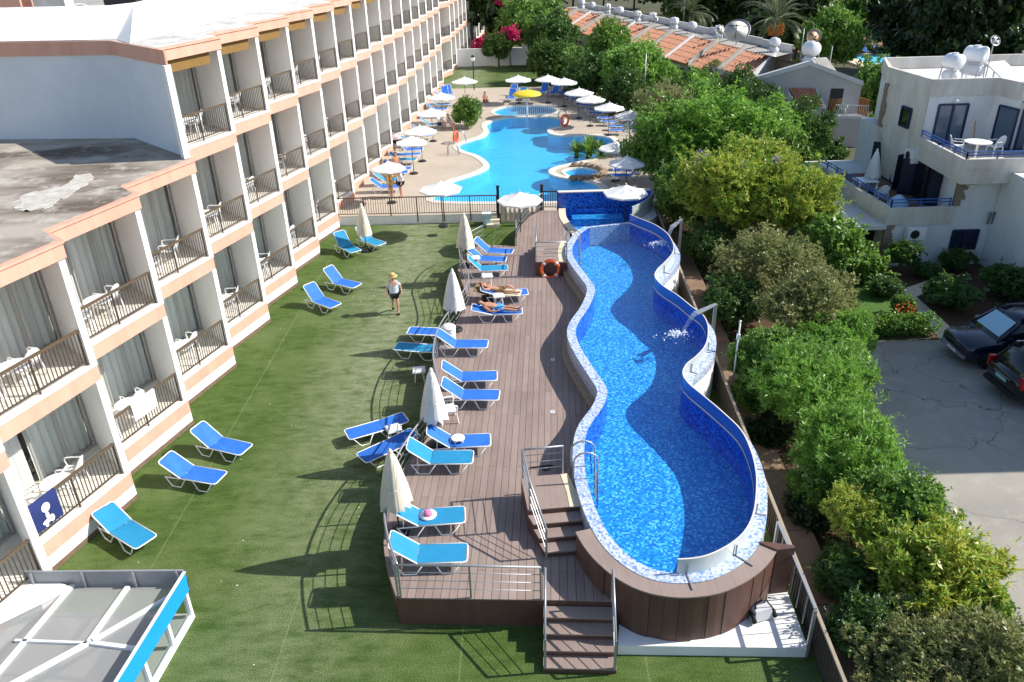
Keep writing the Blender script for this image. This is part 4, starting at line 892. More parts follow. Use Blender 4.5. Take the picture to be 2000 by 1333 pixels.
# fences: bronze bars at the far end of the lawn; flat slats beside the path
def fence(label, a, b, z0, h, gap, barw, m, mh, posts=2.0, hw=.06, slat=None, lower=True):
    t = thing('bar_fence', label, 'fence'); a, b = V(a), V(b); a.z = b.z = 0; L = (b-a).length; d = (b-a).normalized()
    MB().bar(a+V((0,0,z0+h)), b+V((0,0,z0+h)), hw, .05).build('top_rail', mh, t)
    if lower: MB().bar(a+V((0,0,z0+.12)), b+V((0,0,z0+.12)), .04, .03).build('bottom_rail', m, t)
    npst = max(2, int(L/posts)+1)
    for k in range(npst):
        p = a+d*(L*k/(npst-1)); MB().bx(p.x-.03,p.x+.03,p.y-.03,p.y+.03,z0-.35,z0+h-.02).build('post', m, t)
        if k < npst-1:
            mb = MB(); seg = L/(npst-1); nn = int(seg/gap)
            for j in range(1, nn):
                q = p+d*(seg*j/nn); 
                if slat: mb.bar(q+V((0,0,z0+.05)), q+V((0,0,z0+h-.03)), slat[0], slat[1])
                else: mb.bar(q+V((0,0,z0+.12)), q+V((0,0,z0+h-.02)), barw)
            mb.build('bars', m, t)
    return t
fence('dark bronze bar fence on a white kerb at the far end of the lawn', (-9.04,40.11,0.1), (-0.61,39.91,0.1), .45, 1.0, .125, .022, 'bronze', 'handrail_bronze', 1.25)
fence('short dark bar fence between the gate post and the blue mosaic wall', (1.82,39.44,0.75), (2.56,39.37,0.75), .78, .95, .12, .025, 'black_metal', 'black_metal', 1.2)
mat('slat_grey', (0.10, 0.082, 0.065), 0.7, var=0.2, vscale=6); mat('slat_cap', (0.36, 0.29, 0.21), 0.6, var=0.15, vscale=6)
fence('long slatted metal fence with pale top rail between the raised pool and the path', (5.98,7.5,0), (7.62,39.3,0), -.1, 1.0, .13, .05, 'slat_grey', 'slat_cap', 2.4, .07, (.07,.02))
fence('short steel-topped fence section beside the robot cleaner on the white ledge', (5.98,11.45,0), (6.06,14.1,0), .35, 1.0, .4, .02, 'steel', 'steel', 2.8, .05, None, False)
for px, z0, h, lab in (((-0.53,39.62,0), 0, 2.0, 'dark gate post on the lawn side of the cream balustrade'), ((1.73,39.28,0.75), .75, 1.35, 'dark gate post beside the far end of the deck')):
    t = thing('gate_post', lab, 'post', (px[0],px[1],z0)); MB().bx(-.07,.07,-.07,.07,0,h).build('shaft', 'black_metal', t); MB().bx(-.09,.09,-.09,.09,h+.001,h+.04).build('cap', 'black_metal', t)
    for k in range(3): MB().bx(-.10,-.071,-.03,.03,h*.3+.3*k,h*.3+.3*k+.05).build('hinge', 'bronze', t)
bal = thing('balustrade', 'cream stone balustrade with bulbous balusters between the two gate posts', 'balustrade')
b0, b1 = V((-0.26,39.84,0)), V((1.60,40.02,0)); b1.y = b0.y
MB().bx(b0.x,b1.x,b0.y-.1,b0.y+.1,1.0,1.09).build('rail', 'cream_stone', bal); MB().bx(b0.x,b1.x,b0.y-.12,b0.y+.12,.002,.12).build('plinth', 'cream_stone', bal)
prof = [(.05,.12),(.075,.15),(.05,.2),(.055,.3),(.09,.45),(.085,.52),(.05,.68),(.045,.8),(.07,.88),(.07,1.0)]
bme = MB().lathe(prof, 10).mesh('baluster', 'cream_stone', True); nbl = 8
for k in range(nbl): put('baluster', bme, bal, (b0.x+(b1.x-b0.x)*(k+.5)/nbl, b0.y, 0))
for x in (b0.x-.05, b1.x+.05, (b0.x*.35+b1.x*.65)): MB().bx(x-.12,x+.12,b0.y-.14,b0.y+.14,.0,1.16).build('pier', 'cream_stone', bal)
for k, lab in ((0,''),):
    t = thing('stone_steps', 'cream stone steps from the lawn up to the far terrace at the gate', 'steps', (0,0,0))
    for i in range(3): MB().bx(b0.x-.9+.0, b0.x-.22, 39.0+.3*i, 39.95, .003+.15*i, .15*(i+1)).build('step', 'cream_stone', t)

# ------------------------------------------------------------------ sun loungers
def make_lounger(fab, raised=38.0, simple=False):
    """aluminium lounger, foot end at +x, head end at -x; origin on the ground under its middle"""
    t = bpy.data.objects.new('sun_lounger', None); C.objects.link(t); t.empty_display_size = .2; t['category'] = 'sun lounger'
    h, w, L, bl = .33, .31, .95, .78
    hx = -L+bl; ca, sa = math.cos(R(raised)), math.sin(R(raised))
    def back(d, y, o=0.0): return V((hx-d*ca-o*sa, y, h+d*sa+o*ca*-1))
    def sling(x0, x1, f, n, sag):
        mb = MB(); A = []; Vv = []
        for i in range(n+1):
            for j in range(5):
                s = i/n; y = -w+.02+(2*w-.04)*j/4; dz = -sag*(1-((j-2)/2)**2)
                p = f(x0+(x1-x0)*s, y); Vv.append((p[0], p[1], p[2]+dz))
        Fc = [(i*5+j, i*5+j+1, (i+1)*5+j+1, (i+1)*5+j) for i in range(n) for j in range(4)]
        return mb.add(Vv, Fc)
    sling(hx+.005, L-.03, lambda x, y: (x,y,h+.012), 6, .02).build('seat_sling', fab, t, True)
    sling(.005, bl-.03, lambda d, y: tuple(back(d,y)+V((0,0,.014))), 5, .02).build('back_sling', fab, t, True)
    n = 5 if simple else 6; r = .017
    c = .09
    MB().tube([(hx,-w,h),(L-c,-w,h),(L-.02,-w+.03,h),(L,-w+c,h),(L,w-c,h),(L-.02,w-.03,h),(L-c,w,h),(hx,w,h)], r, n).build('seat_frame', 'white_tube', t, True)
    MB().tube([back(0,-w),back(bl-c,-w),back(bl-.02,-w+.03),back(bl,-w+c),back(bl,w-c),back(bl-.02,w-.03),back(bl-c,w),back(0,w)], r, n).build('back_frame', 'white_tube', t, True)
    for x0, x1, x2, x3 in ((L-.12,.62,.36,.22), (-.02,-.22,-.50,-.68)):
        for y in (-w, w): MB().tube([(x0 if x0 > 0 else x0,y,h-.01),(x1,y,.015),(x2,y,.015),(x3,y,h-.01)], r, n).build('leg', 'white_tube', t, True)
    if raised > 5:
        for y in (-w+.04, w-.04): MB().tube([back(.42,y), (hx-.36,y,.28 if raised > 20 else h-.05)], .010, 4).build('strut', 'white_tube', t)
        MB().tube([(hx,-w,h-.01),(hx-.48,-w,h-.03)], r, n).tube([(hx,w,h-.01),(hx-.48,w,h-.03)], r, n).build('rear_rail', 'white_tube', t, True)
    return t
PROTO = {}
def lounger(foot, head, z, label, fab='sling_blue', raised=38, group=None):
    """foot / head: plan points of the foot end and of the raised top of the back"""
    key = (fab, raised)
    f, hd = V((foot[0],foot[1],0)), V((head[0],head[1],0)); d = (f-hd).normalized(); c = f - d*.95
    if key not in PROTO:
        PROTO[key] = o = make_lounger(fab, raised); 
    else: o = copy_tree(PROTO[key])
    o.location = (c.x, c.y, z); o.rotation_euler = (0,0,math.atan2(d.y,d.x)); o['label'] = label
    if group: o['group'] = group
    elif 'group' in o.keys(): del o['group']
    return o
GL = 'sun loungers on the lawn'; GD_ = 'sun loungers on the wooden deck'; GF = 'sun loungers round the far pool'
lounger((-7.87,19.03,0.33), (-9.47,19.67,0.8), 0, 'upper blue lounger of the near pair on the lawn below the towel balcony', 'sling_blue', 38, GL)
lounger((-8.19,17.70,0.33), (-9.76,18.17,0.78), 0, 'lower blue lounger of the near pair on the lawn beside the hotel', 'sling_blue', 34, GL)
lounger((-9.25,15.14,0.33), (-10.60,16.06,0.7), 0, 'bright cyan lounger close to the hotel wall near the glass canopy', 'sling_cyan', 24, GL)
lounger((-7.10,29.00,0.33), (-8.46,30.10,0.82), 0, 'upright blue lounger on the mid lawn, nearer of the pair left of the walking man', 'sling_blue', 48, GL)
lounger((-6.55,31.00,0.33), (-7.95,31.86,0.82), 0, 'blue lounger on the mid lawn, farther of the pair left of the walking man', 'sling_blue', 48, GL)
lt = lounger((-7.29,35.14,0.33), (-8.39,36.53,0.84), 0, 'cyan lounger draped with a blue towel against the far hotel corner', 'sling_cyan', 52, GL)
lounger((-6.19,36.02,0.33), (-7.29,37.04,0.84), 0, 'cyan lounger beside the closed parasol at the far end of the lawn', 'sling_cyan', 50, GL)
lounger((-5.05,19.66,0.33), (-3.29,20.53,0.33), 0, 'flat blue lounger on the lawn under the deck rail, farther of the near pair', 'sling_blue', 4, GL)
lounger((-4.43,18.44,0.33), (-2.80,19.77,0.33), 0, 'flat blue lounger on the lawn under the deck rail, nearer of the near pair', 'sling_navy', 4, GL)
lounger((-3.93,26.59,0.33), (-2.59,26.38,0.33), 0, 'flat blue lounger on the lawn tucked under the wavy rail, farther of the middle pair', 'sling_blue', 4, GL)
lounger((-4.27,25.36,0.33), (-2.86,25.04,0.33), 0, 'flat cyan lounger on the lawn tucked under the wavy rail, nearer of the middle pair', 'sling_cyan', 4, GL)
for i, (f, h, fab, lab, ra) in enumerate((
 ((-1.14,13.60,1.15), (-2.83,13.59,1.6), 'sling_cyan', 'cyan lounger nearest the camera at the front corner of the deck', 38),
 ((-1.25,14.92,1.15), (-2.80,14.82,1.6), 'sling_cyan', 'cyan lounger on the deck with a sun hat lying on it', 38),
 ((-1.13,17.26,1.15), (-2.85,17.32,1.6), 'sling_cyan', 'cyan lounger on the deck just in front of the small round stool', 38),
 ((-0.67,18.05,1.15), (-2.13,18.01,1.6), 'sling_blue', 'blue lounger on the deck under the second closed parasol', 38),
 ((-0.43,20.41,1.15), (-2.05,20.53,1.6), 'sling_blue', 'blue lounger on the deck, nearer of the middle pair', 38),
 ((-0.50,21.60,1.15), (-2.25,21.59,1.6), 'sling_blue', 'blue lounger on the deck, farther of the middle pair', 38),
 ((-0.83,23.79,1.15), (-2.56,23.90,1.6), 'sling_blue', 'blue lounger on the deck beside the white drum below the sunbathing man', 38),
 ((0.41,26.39,1.15), (-1.45,26.41,1.3), 'sling_blue', 'blue lounger carrying the sunbathing man in blue shorts', 14),
 ((0.67,28.11,1.15), (-1.30,27.99,1.35), 'sling_blue', 'lounger covered with a pale towel carrying the sunbathing woman', 20),
 ((-0.09,30.66,1.15), (-1.83,30.63,1.65), 'sling_cyan', 'cyan lounger with a white towel on its back at the far end of the deck', 46),
 ((-0.15,31.60,1.15), (-1.90,31.90,1.65), 'sling_blue', 'middle one of three loungers at the far end of the deck', 42),
 ((0.15,32.50,1.15), (-1.53,32.90,1.65), 'sling_blue', 'farthest lounger on the deck near the end of the wavy rail', 42))):
    lounger(f, h, DK, lab, fab, ra, GD_)
# far terrace: paired loungers under each parasol
def far_row(spots, side, fab='sling_blue'):
    for i, (px, ang, ra, lab, fb) in enumerate(spots):
        c = V(px); d = V((math.cos(R(ang)), math.sin(R(ang)), 0)); lounger(c+d*.95, c-d*.95, TZ, lab, fb, ra, GF)
LS = []
rows = [(372,748,'nearest'),(359,752,'second'),(346,765,'third'),(339,772,'fourth'),(322,778,'fifth'),(311,795,'sixth'),(303,800,'seventh'),(286,803,'eighth'),(275,822,'ninth'),(267,832,'tenth'),(247,832,'eleventh'),(229,842,'twelfth'),(220,850,'thirteenth'),(205,855,'fourteenth'),(197,862,'fifteenth'),(191,868,'sixteenth')]
far_left = [(-7.13,44.40,0.5),(-7.17,45.87,0.5),(-7.02,47.41,0.5),(-6.90,48.32,0.5),(-6.80,50.52,0.5),(-6.64,51.81,0.5),(-6.61,53.17,0.5),(-6.60,55.19,0.5),(-6.29,57.31,0.5),(-6.10,58.59,0.5),(-5.72,60.96,0.5),(-5.91,64.95,0.5),(-5.79,66.78,0.5),(-5.63,68.71,0.5),(-5.64,70.76,0.5),(-5.56,72.42,0.5)]
for i, p in enumerate(far_left):
    c = V(p); a = R(-4 + 3*((i*7) % 4)); d = V((math.cos(a), math.sin(a), 0))
    lounger(c+d*.95, c-d*.95, TZ, 'blue lounger by the hotel wall beside the far pool, %s from the fence' % ORD[i], ('sling_blue','sling_cyan','sling_blue')[i % 3], (38,38,4)[i % 3], GF)
far_right = [(7.09,45.36,0.5),(7.33,46.55,0.5),(7.55,47.69,0.5),(8.38,57.19,0.5),(8.45,58.52,0.5),(8.13,60.13,0.5),(7.98,61.42,0.5),(7.46,63.20,0.5),(7.29,64.62,0.5),(6.99,66.54,0.5),(6.69,67.89,0.5),(6.36,69.06,0.5),(6.02,70.27,0.5)]
for i, p in enumerate(far_right):
    c = V(p); a = R(172 - 2*i); d = V((math.cos(a), math.sin(a), 0))
    lounger(c+d*.95, c-d*.95, TZ, 'shaded blue lounger right of the far pool, %s from the blue mosaic wall' % ORD[i], 'sling_navy' if i % 2 else 'sling_blue', 38 if i % 3 else 46, GF)
far_end = [((-5.46,73.64,0.5),-80,'blue lounger behind the round bush near the far lawn, left one'),((-5.17,74.36,0.5),-76,'blue lounger behind the round bush near the far lawn, right one'),((0.58,71.29,0.5),-100,'blue lounger left of the yellow mushroom, nearer one'),((0.79,73.48,0.5),-95,'blue lounger left of the yellow mushroom, farther one'),((1.59,71.87,0.5),-95,'cyan lounger directly under the yellow mushroom'),((3.51,73.84,0.5),-110,'blue upright lounger at the far terrace edge, left of a pair'),((4.46,73.19,0.5),-115,'blue upright lounger at the far terrace edge, right of a pair'),((5.22,72.82,0.5),-125,'dark blue lounger in shade at the far right corner of the terrace')]
for p, ang, lab in far_end:
    c = V(p); d = V((math.cos(R(ang)), math.sin(R(ang)), 0)); lounger(c+d*.95, c-d*.95, TZ, lab, 'sling_cyan' if 'cyan' in lab else 'sling_blue', 52, GF)

# ------------------------------------------------------------------ parasols
def open_parasol_mesh(rc, n, rise, drop):
    mb = MB(); ring = [(rc*math.cos(2*math.pi*k/n), rc*math.sin(2*math.pi*k/n)) for k in range(n)]
    vs = [(0,0,rise)]; fs = []
    m = 4
    for k in range(n):
        for q in range(1, m+1):
            s = q/m; vs.append((ring[k][0]*s, ring[k][1]*s, rise*(1-s) - .03*math.sin(s*math.pi)))
    for k in range(n):
        k2 = (k+1) % n; a = 1+k*m; b = 1+k2*m; fs.append((0,a,b))
        for q in range(m-1): fs.append((a+q,a+q+1,b+q+1,b+q))
        # scalloped valance
        e0, e1 = vs[a+m-1], vs[b+m-1]; o = len(vs); mid = ((e0[0]+e1[0])/2*.985, (e0[1]+e1[1])/2*.985, e0[2]-drop)
        vs += [(e0[0],e0[1],e0[2]-drop*.8), mid, (e1[0],e1[1],e1[2]-drop*.8)]; fs += [(a+m-1,o,o+1),(a+m-1,o+1,b+m-1),(b+m-1,o+1,o+2)]
    return mb.add(vs, fs)
def open_parasol(p, z, label, rc=1.12, hz=2.0, m='canvas_white', group='open white parasols round the far pool', base=True):
    t = thing('parasol', label, 'parasol', (p[0],p[1],z), random.random()*.8, group)
    open_parasol_mesh(rc*.94, 8, .40, .09).build('canopy', m, t, False, (0,0,hz))
    MB().tube([(0,0,.05),(0,0,hz+.42)], .022, 6).build('pole', 'black_metal' if m == 'canvas_white' else 'white_tube', t)
    MB().lathe([(.03,.42),(.035,.46),(.0,.50)], 8, (0,0,hz)).build('finial', m, t)
    if base: MB().lathe([(.26,0),(.26,.05),(.22,.08),(.05,.10)], 14).build('base', 'black_metal', t)
    mb = MB()
    for k in range(8):
        a = 2*math.pi*k/8; mb.bar((0,0,hz+.20),(rc*.55*math.cos(a),rc*.55*math.sin(a),hz+.235),.012)
    mb.build('stretchers', 'white_tube', t)
    return t
Pz = 2.45
for px, lab, rc in (
 ((-3.34,38.08,2.6),'open white parasol at the near left rim of the turquoise pool',1.15),((-6.47,42.29,2.6),'open white parasol by the hotel wall, first from the fence',1.0),((-5.82,48.19,2.6),'open white parasol by the hotel wall, second from the fence',1.05),
 ((-5.56,51.13,2.6),'open white parasol by the hotel wall, third from the fence',1.15),((-5.27,56.67,2.6),'open white parasol by the hotel wall, left of the round bush',1.15),((-4.96,62.75,2.6),'open white parasol by the hotel wall, farthest of that row',1.15),
 ((-3.47,69.96,2.6),'open white parasol on the far lawn edge beside the lamp post',1.2),((1.14,70.00,2.6),'open white parasol on the far lawn edge behind the yellow mushroom',1.25),((3.68,69.84,2.6),'open white parasol by the far hedge, left of two',1.2),((4.95,68.05,2.6),'open white parasol by the far hedge, right of two',1.25),
 ((5.76,63.12,2.6),'open parasol along the hedge, farthest of the right-hand row',1.25),((6.38,60.23,2.6),'open parasol along the hedge, second of the right-hand row from the far end',1.2),((7.36,56.95,2.6),'open parasol along the hedge, third of the right-hand row from the far end',1.2),((8.43,54.12,2.6),'open parasol along the hedge, last before the poles',1.1),
 ((6.35,45.37,2.6),'shaded parasol behind the spiky yucca',1.1),((6.49,42.00,2.6),'white parasol on the right terrace nearer than the yucca',1.1),((5.65,36.62,2.6),'open white parasol just behind the blue mosaic wall',1.15),((0.55,35.93,2.6),'large white parasol between the dark gate posts',1.15)):
    open_parasol((px[0],px[1]), TZ, lab, rc, 1.95)
ym = thing('water_mushroom', 'yellow mushroom fountain standing in the round paddling pool', 'fountain', (*(1.71,64.11,2.3)[:2], 0.1))
MB().lathe([(1.15,2.08),(1.16,2.14),(1.0,2.26),(.6,2.38),(.0,2.42)], 24).build('cap', 'yellow', ym, True); MB().tube([(0,0,0),(0,0,2.1)], .07, 10).build('stem', 'white_paint', ym, True)
ym.location = ((1.71,64.11,2.3)[0], KIDS[0].y - .1, 0.1) if False else ym.location
def closed_parasol(p, z, h, label, m='canvas_white', lean=(0,0), width=.30):
    t = thing('closed_parasol', label, 'parasol', (p[0],p[1],z)); t.rotation_euler = (lean[0], lean[1], random.random()*3)
    n = 22; prof = [(1.0,.36),(.95,.42),(.80,.58),(.55,.8),(.32,.94),(.16,.985),(.05,1.0)]
    vs = []; fs = []
    for i, (rr, zz) in enumerate(prof):
        for j in range(n):
            a = 2*math.pi*j/n; k = 1+ ((.30+.12*math.sin(j*1.9)) if j % 2 else -.24)*min(1, rr*1.2); vs.append((math.cos(a)*width*rr*k, math.sin(a)*width*rr*k, h*zz + (.05*math.sin(j*2.4) if i == 0 else 0)))
    fs = [(i*n+j, i*n+(j+1)%n, (i+1)*n+(j+1)%n, (i+1)*n+j) for i in range(len(prof)-1) for j in range(n)]
    fs.append(tuple((len(prof)-1)*n+j for j in range(n)))
    MB().add(vs, fs).build('folded_canopy', m, t, True)
    MB().tube([(width*.84*math.cos(a),width*.84*math.sin(a),h*.60+.02*math.sin(a*2)) for a in np.linspace(0,6.283,20,endpoint=False)], .012, 5, True).build('tie_strap', 'canvas_white', t, True)
    MB().tube([(0,0,.05),(0,0,h*.97)], .021, 6).build('pole', 'black_metal', t)
    MB().lathe([(.26,0),(.26,.05),(.20,.09),(.05,.12)], 14).build('base', 'black_metal', t)
    MB().lathe([(.05,0),(.055,.04),(.02,.10),(0,.12)], 8, (0,0,h*.985)).build('finial', m, t, True)
closed_parasol((-2.85,14.72,0.8), DK, 2.42, 'closed cream parasol at the near left edge of the deck', 'canvas_cream', (0,R(-1)))
closed_parasol((-2.21,18.38,0.8), DK, 2.42, 'closed white parasol at the deck edge beside the plastic armchair', 'canvas_white')
closed_parasol((-2.04,25.58,0.8), DK, 2.35, 'closed white parasol at the deck edge left of the sunbathing couple', 'canvas_white')
closed_parasol((-1.89,31.77,0.8), DK, 2.35, 'closed cream parasol at the far bend of the deck rail', 'canvas_cream')
closed_parasol((-6.98,36.04,0), 0, 2.35, 'closed cream parasol on the lawn beside the cyan loungers', 'canvas_cream')

# ------------------------------------------------------------------ plastic chairs, tables, stools
def make_chair():
    t = bpy.data.objects.new('plastic_chair', None); C.objects.link(t); t['category'] = 'chair'; t.empty_display_size = .2
    MB().prism([(-.23,-.22),(.23,-.24),(.23,.24),(-.23,.22)], .40, .43).build('seat', 'white_plastic', t)
    n = 11; A = []; B = []
    for i in range(n):
        a = R(125 + 110*i/(n-1)); A.append(V((.27*math.cos(a)-.0, .27*math.sin(a), .42))); 
        top = .44 + .42*math.sin(math.pi*(i+.0)/(n-1))**.45 if 0 < i < n-1 else .62
        B.append(V((.31*math.cos(a)-.06, .30*math.sin(a), top)))
    mb = MB(); ribbon(mb, A, B); ribbon(mb, [p+V((-.015,0,0)) for p in A], [p+V((-.015,0,0)) for p in B]); mb.build('backrest', 'white_plastic', t, True)
    for y in (-1, 1): MB().tube(crom([(.20,.26*y,.40),(.24,.27*y,.60),(.15,.28*y,.645),(-.08,.28*y,.64),(-.20,.25*y,.66)], 3), .022, 6).build('armrest', 'white_plastic', t, True)
    for x in (-.20, .21):
        for y in (-1, 1): MB().tube([(x,.21*y,.41),(x*1.22,.25*y,0)], .022, 6).build('leg', 'white_plastic', t)
    return t
def make_table(sz=.38, h=.70, rnd=True):
    t = bpy.data.objects.new('plastic_table', None); C.objects.link(t); t['category'] = 'table'; t.empty_display_size = .2
    if rnd: MB().lathe([(sz*.96,h-.05),(sz,h-.03),(sz,h-.005),(sz*.95,h),(.04,h),(.0,h)], 20).build('table_top', 'white_plastic', t)
    else:
        mb = MB(); mb.bx(-sz,sz,-sz,sz,h-.05,h-.02)
        for k in range(5): mb.bx(-sz+.02+k*(2*sz-.04)/5+.008, -sz+.02+(k+1)*(2*sz-.04)/5-.008, -sz+.02, sz-.02, h-.019, h)
        mb.build('table_top', 'white_plastic', t)
    for x in (-1, 1):
        for y in (-1, 1): MB().tube([(x*sz*.55,y*sz*.55,h-.05),(x*sz*.72,y*sz*.72,0)], .022, 6).build('leg', 'white_plastic', t)
    return t
ch0 = make_chair(); tb0 = make_table(); st0 = make_table(.22, .42, False); rs0 = make_table(.19, .44, True)
used = {}
def place(proto, loc, rz, label, group=None):
    o = proto if proto not in used else copy_tree(proto); used[proto] = 1
    o.location = loc; o.rotation_euler = (0,0,rz); o['label'] = label
    if group: o['group'] = group
    elif 'group' in o.keys(): del o['group']
    return o
FLN = ['ground-floor', 'first-floor', 'top-floor']
GCH = 'plastic chairs on the balconies'; GTB = 'plastic tables on the balconies'
frng = random.Random(12)
for k in range(-1, 16):
    for s in range(2 if k <= 2 else 3):
        E = E0+STEP*k; z = BAND1[s]+.085
        def spot(a, d): p = E+S0+fdir*a-nrm*d; return (p.x,p.y,z)
        who = 'near the glass canopy' if k == -1 else '%s bay from the glass canopy' % ORD[k]
        r = frng.random()
        if k > 9 and r > .45: continue
        if k in (1,) and s == 0: who = 'behind the hanging white towel, second bay'
        place(ch0, spot(.75+.3*r,.75), R(20+60*r), 'left white plastic armchair on the %s balcony, %s' % (FLN[s], who), GCH)
        if k < 8: place(ch0, spot(2.0+.3*r,.95), R(150+50*r), 'right white plastic armchair on the %s balcony, %s' % (FLN[s], who), GCH)
        if r < .8: place(tb0, spot(1.45,.6), R(40*r), 'white plastic table on the %s balcony, %s' % (FLN[s], who), GTB)
place(ch0, (*(-1.95,19.58,0.8)[:2],DK), R(15), 'white plastic armchair on the deck beside the second closed parasol')
place(st0, (*(-3.22,23.42,0)[:2],0), .1, 'white slatted plastic stool on the lawn shaded by the deck edge')
place(st0, (*(-3.66,19.86,0)[:2],0), .4, 'white plastic stool on the lawn between the two flat loungers')
place(rs0, (*(-1.57,18.05,0.8)[:2],DK), .2, 'small round white stool on the deck holding an ashtray')
place(st0, (*(-0.95,29.69,0.8)[:2],DK), .1, 'white square stool on the deck behind the sunbathing woman')
place(st0, (*(-0.48,27.70,0.8)[:2],DK), .15, 'white square stool between the sunbathing man and woman')
a_ = V((-1.53,17.77,1.24)); tag(MB().lathe([(.05,0),(.055,.03),(.04,.03),(.035,.01),(0,.01)], 12, (a_.x,a_.y,DK+.441)).build('ashtray', 'black_metal'), 'dark ashtray on the small round stool on the deck', 'ashtray')
dr = thing('waste_drum', 'white drum with domed lid on the deck edge behind a blue lounger', 'bin', (*(-2.22,24.66,0.8)[:2],DK)); MB().lathe([(.20,0),(.23,.02),(.25,.5),(.25,.55)], 18).build('drum', 'white_plastic', dr, True); MB().lathe([(.265,.555),(.26,.6),(.15,.68),(0,.70)], 18).build('lid', 'white_plastic', dr, True)
bn = thing('litter_bin', 'pale blue plastic bin on the lawn beside the far fence', 'bin', (*(-1.15,39.42,0)[:2],0)); MB().add([(-.17,-.17,0),(.17,-.17,0),(.17,.17,0),(-.17,.17,0),(-.22,-.22,.62),(.22,-.22,.62),(.22,.22,.62),(-.22,.22,.62)],[(0,3,2,1),(4,5,6,7),(0,1,5,4),(1,2,6,5),(2,3,7,6),(3,0,4,7)]).build('body', 'pale_blue_plastic', bn); MB().bx(-.24,.24,-.24,.24,.621,.70).build('lid', 'white_plastic', bn)
# towels, hat, bags
def towel(name, label, A, B, m, thick=.012, wav=.02):
    """strip of cloth between two edges given as point lists"""
    n = len(A); rg = np.random.default_rng(n*7)
    A = [V(p) for p in A]; B = [V(p) for p in B]; mb = MB(); up = V((0,0,thick))
    mid = [(a+b)/2+V((0,0,wav*(rg.random()-.5))) for a, b in zip(A,B)]
    ribbon(mb, A, mid); ribbon(mb, mid, B); ribbon(mb, [p+up for p in mid], [p+up for p in A]); ribbon(mb, [p+up for p in B], [p+up for p in mid])
    return tag(mb.build(name, m, None, True), label, 'towel')
def rail_towel(k, s, a0, a1, drop_out, drop_in, m, label):
    E = E0+STEP*k; z = BAND1[s]+.085
    def q(a, d, zz): p = E+S0+fdir*a-nrm*d; return V((p.x,p.y,z+zz))
    cols = []
    for i in range(9):
        a = a0+(a1-a0)*i/8; w = .012*math.sin(i*1.7)
        cols.append([q(a,.02+w,.985-drop_out), q(a,.018+w,.985-drop_out*.5), q(a,.022,.975), q(a,.07,.995), q(a,.118,.975), q(a,.12+w,.985-drop_in)])
    mb = MB(); n = 6; vs = [p for c in cols for p in c]; fs = [(i*n+j,i*n+j+1,(i+1)*n+j+1,(i+1)*n+j) for i in range(8) for j in range(n-1)]
    o = tag(mb.add(vs, fs).build('towel', m, None, True), label, 'towel'); return o, q
rail_towel(1, 0, 1.0, 1.95, .55, .4, 'towel_white', 'white bath towel hung over the balcony rail of the second ground-floor bay')
nt, q = rail_towel(0, 0, .10, .95, .78, .3, 'navy_cloth', 'navy towel with a pale print on the balcony rail of the nearest ground-floor bay')
def decal(pts): return MB().add(pts, [tuple(range(len(pts)))])
def el(ca, cz, ra, rz, n=14): return [q(ca+ra*math.cos(t), .000, cz+rz*math.sin(t)) for t in np.linspace(0, 2*math.pi, n, endpoint=False)]
for shape in (el(.55,.72,.12,.13), el(.53,.50,.05,.12), el(.50,.36,.16,.06), el(.62,.36,.07,.10), el(.44,.30,.05,.08)): decal(shape).build('print', 'towel_white', nt)
t7 = V((-7.91,35.58,0.7)); 
o = lt; o2 = MB(); 
for i in range(1):
    A = [(-.80,-.33,.87),(-.55,-.33,.70),(-.30,-.33,.47),(-.17,-.33,.37),(.12,-.33,.36)]; B = [(-.78,.33,.87),(-.55,.33,.72),(-.30,.33,.47),(-.17,.33,.37),(.05,.33,.36)]
    tw = towel('towel', 'blue towel slung over the back of the cyan lounger at the far hotel corner', A, B, 'sling_cyan', .014, .05); tw.matrix_world = Matrix.Translation(lt.location) @ Matrix.Rotation(lt.rotation_euler.z, 4, 'Z')
hx_ = V((-2.15,14.92,1.18)); ht = thing('sun_hat', 'white and pink sun hat lying on a cyan deck lounger', 'hat', (hx_.x,hx_.y,DK+.345)); MB().lathe([(.21,.0),(.215,.012),(.11,.02)], 20).build('brim', 'towel_white', ht, True); MB().lathe([(.11,.02),(.10,.10),(.05,.13),(0,.135)], 16).build('crown', 'pink', ht, True)
w3 = V((-1.42,31.00,1.4)); tag(MB().bx(-.16,.16,-.2,.2,0,.03).bx(-.16,-.13,-.2,.2,-.3,0).build('towel', 'towel_white', None, False, (w3.x,w3.y,1.47), .2), 'white towel over the back of a far deck lounger', 'towel')
bg = thing('beach_bag', 'black bag standing on the deck between the sunbathing couple', 'bag', (*(-0.90,27.87,0.8)[:2],DK)); MB().add([(-.2,-.1,0),(.2,-.1,0),(.2,.1,0),(-.2,.1,0),(-.23,-.06,.32),(.23,-.06,.32),(.23,.06,.32),(-.23,.06,.32)],[(0,3,2,1),(4,5,6,7),(0,1,5,4),(1,2,6,5),(2,3,7,6),(3,0,4,7)]).build('body', 'dark_cloth', bg); MB().tube(crom([(-.12,0,.3),(-.08,0,.48),(.08,0,.48),(.12,0,.3)],4), .012, 5).build('strap', 'dark_cloth', bg)
rb = thing('pool_robot', 'grey and black pool cleaning robot resting on the white ledge', 'pool robot', (*(5.22,12.34,0.3)[:2],.272), R(18))
MB().add([(-.24,-.20,.04),(.24,-.20,.04),(.24,.20,.04),(-.24,.20,.04),(-.19,-.14,.28),(.19,-.14,.28),(.19,.14,.28),(-.19,.14,.28)],[(0,3,2,1),(4,5,6,7),(0,1,5,4),(1,2,6,5),(2,3,7,6),(3,0,4,7)]).build('shell', 'robot_grey', rb)
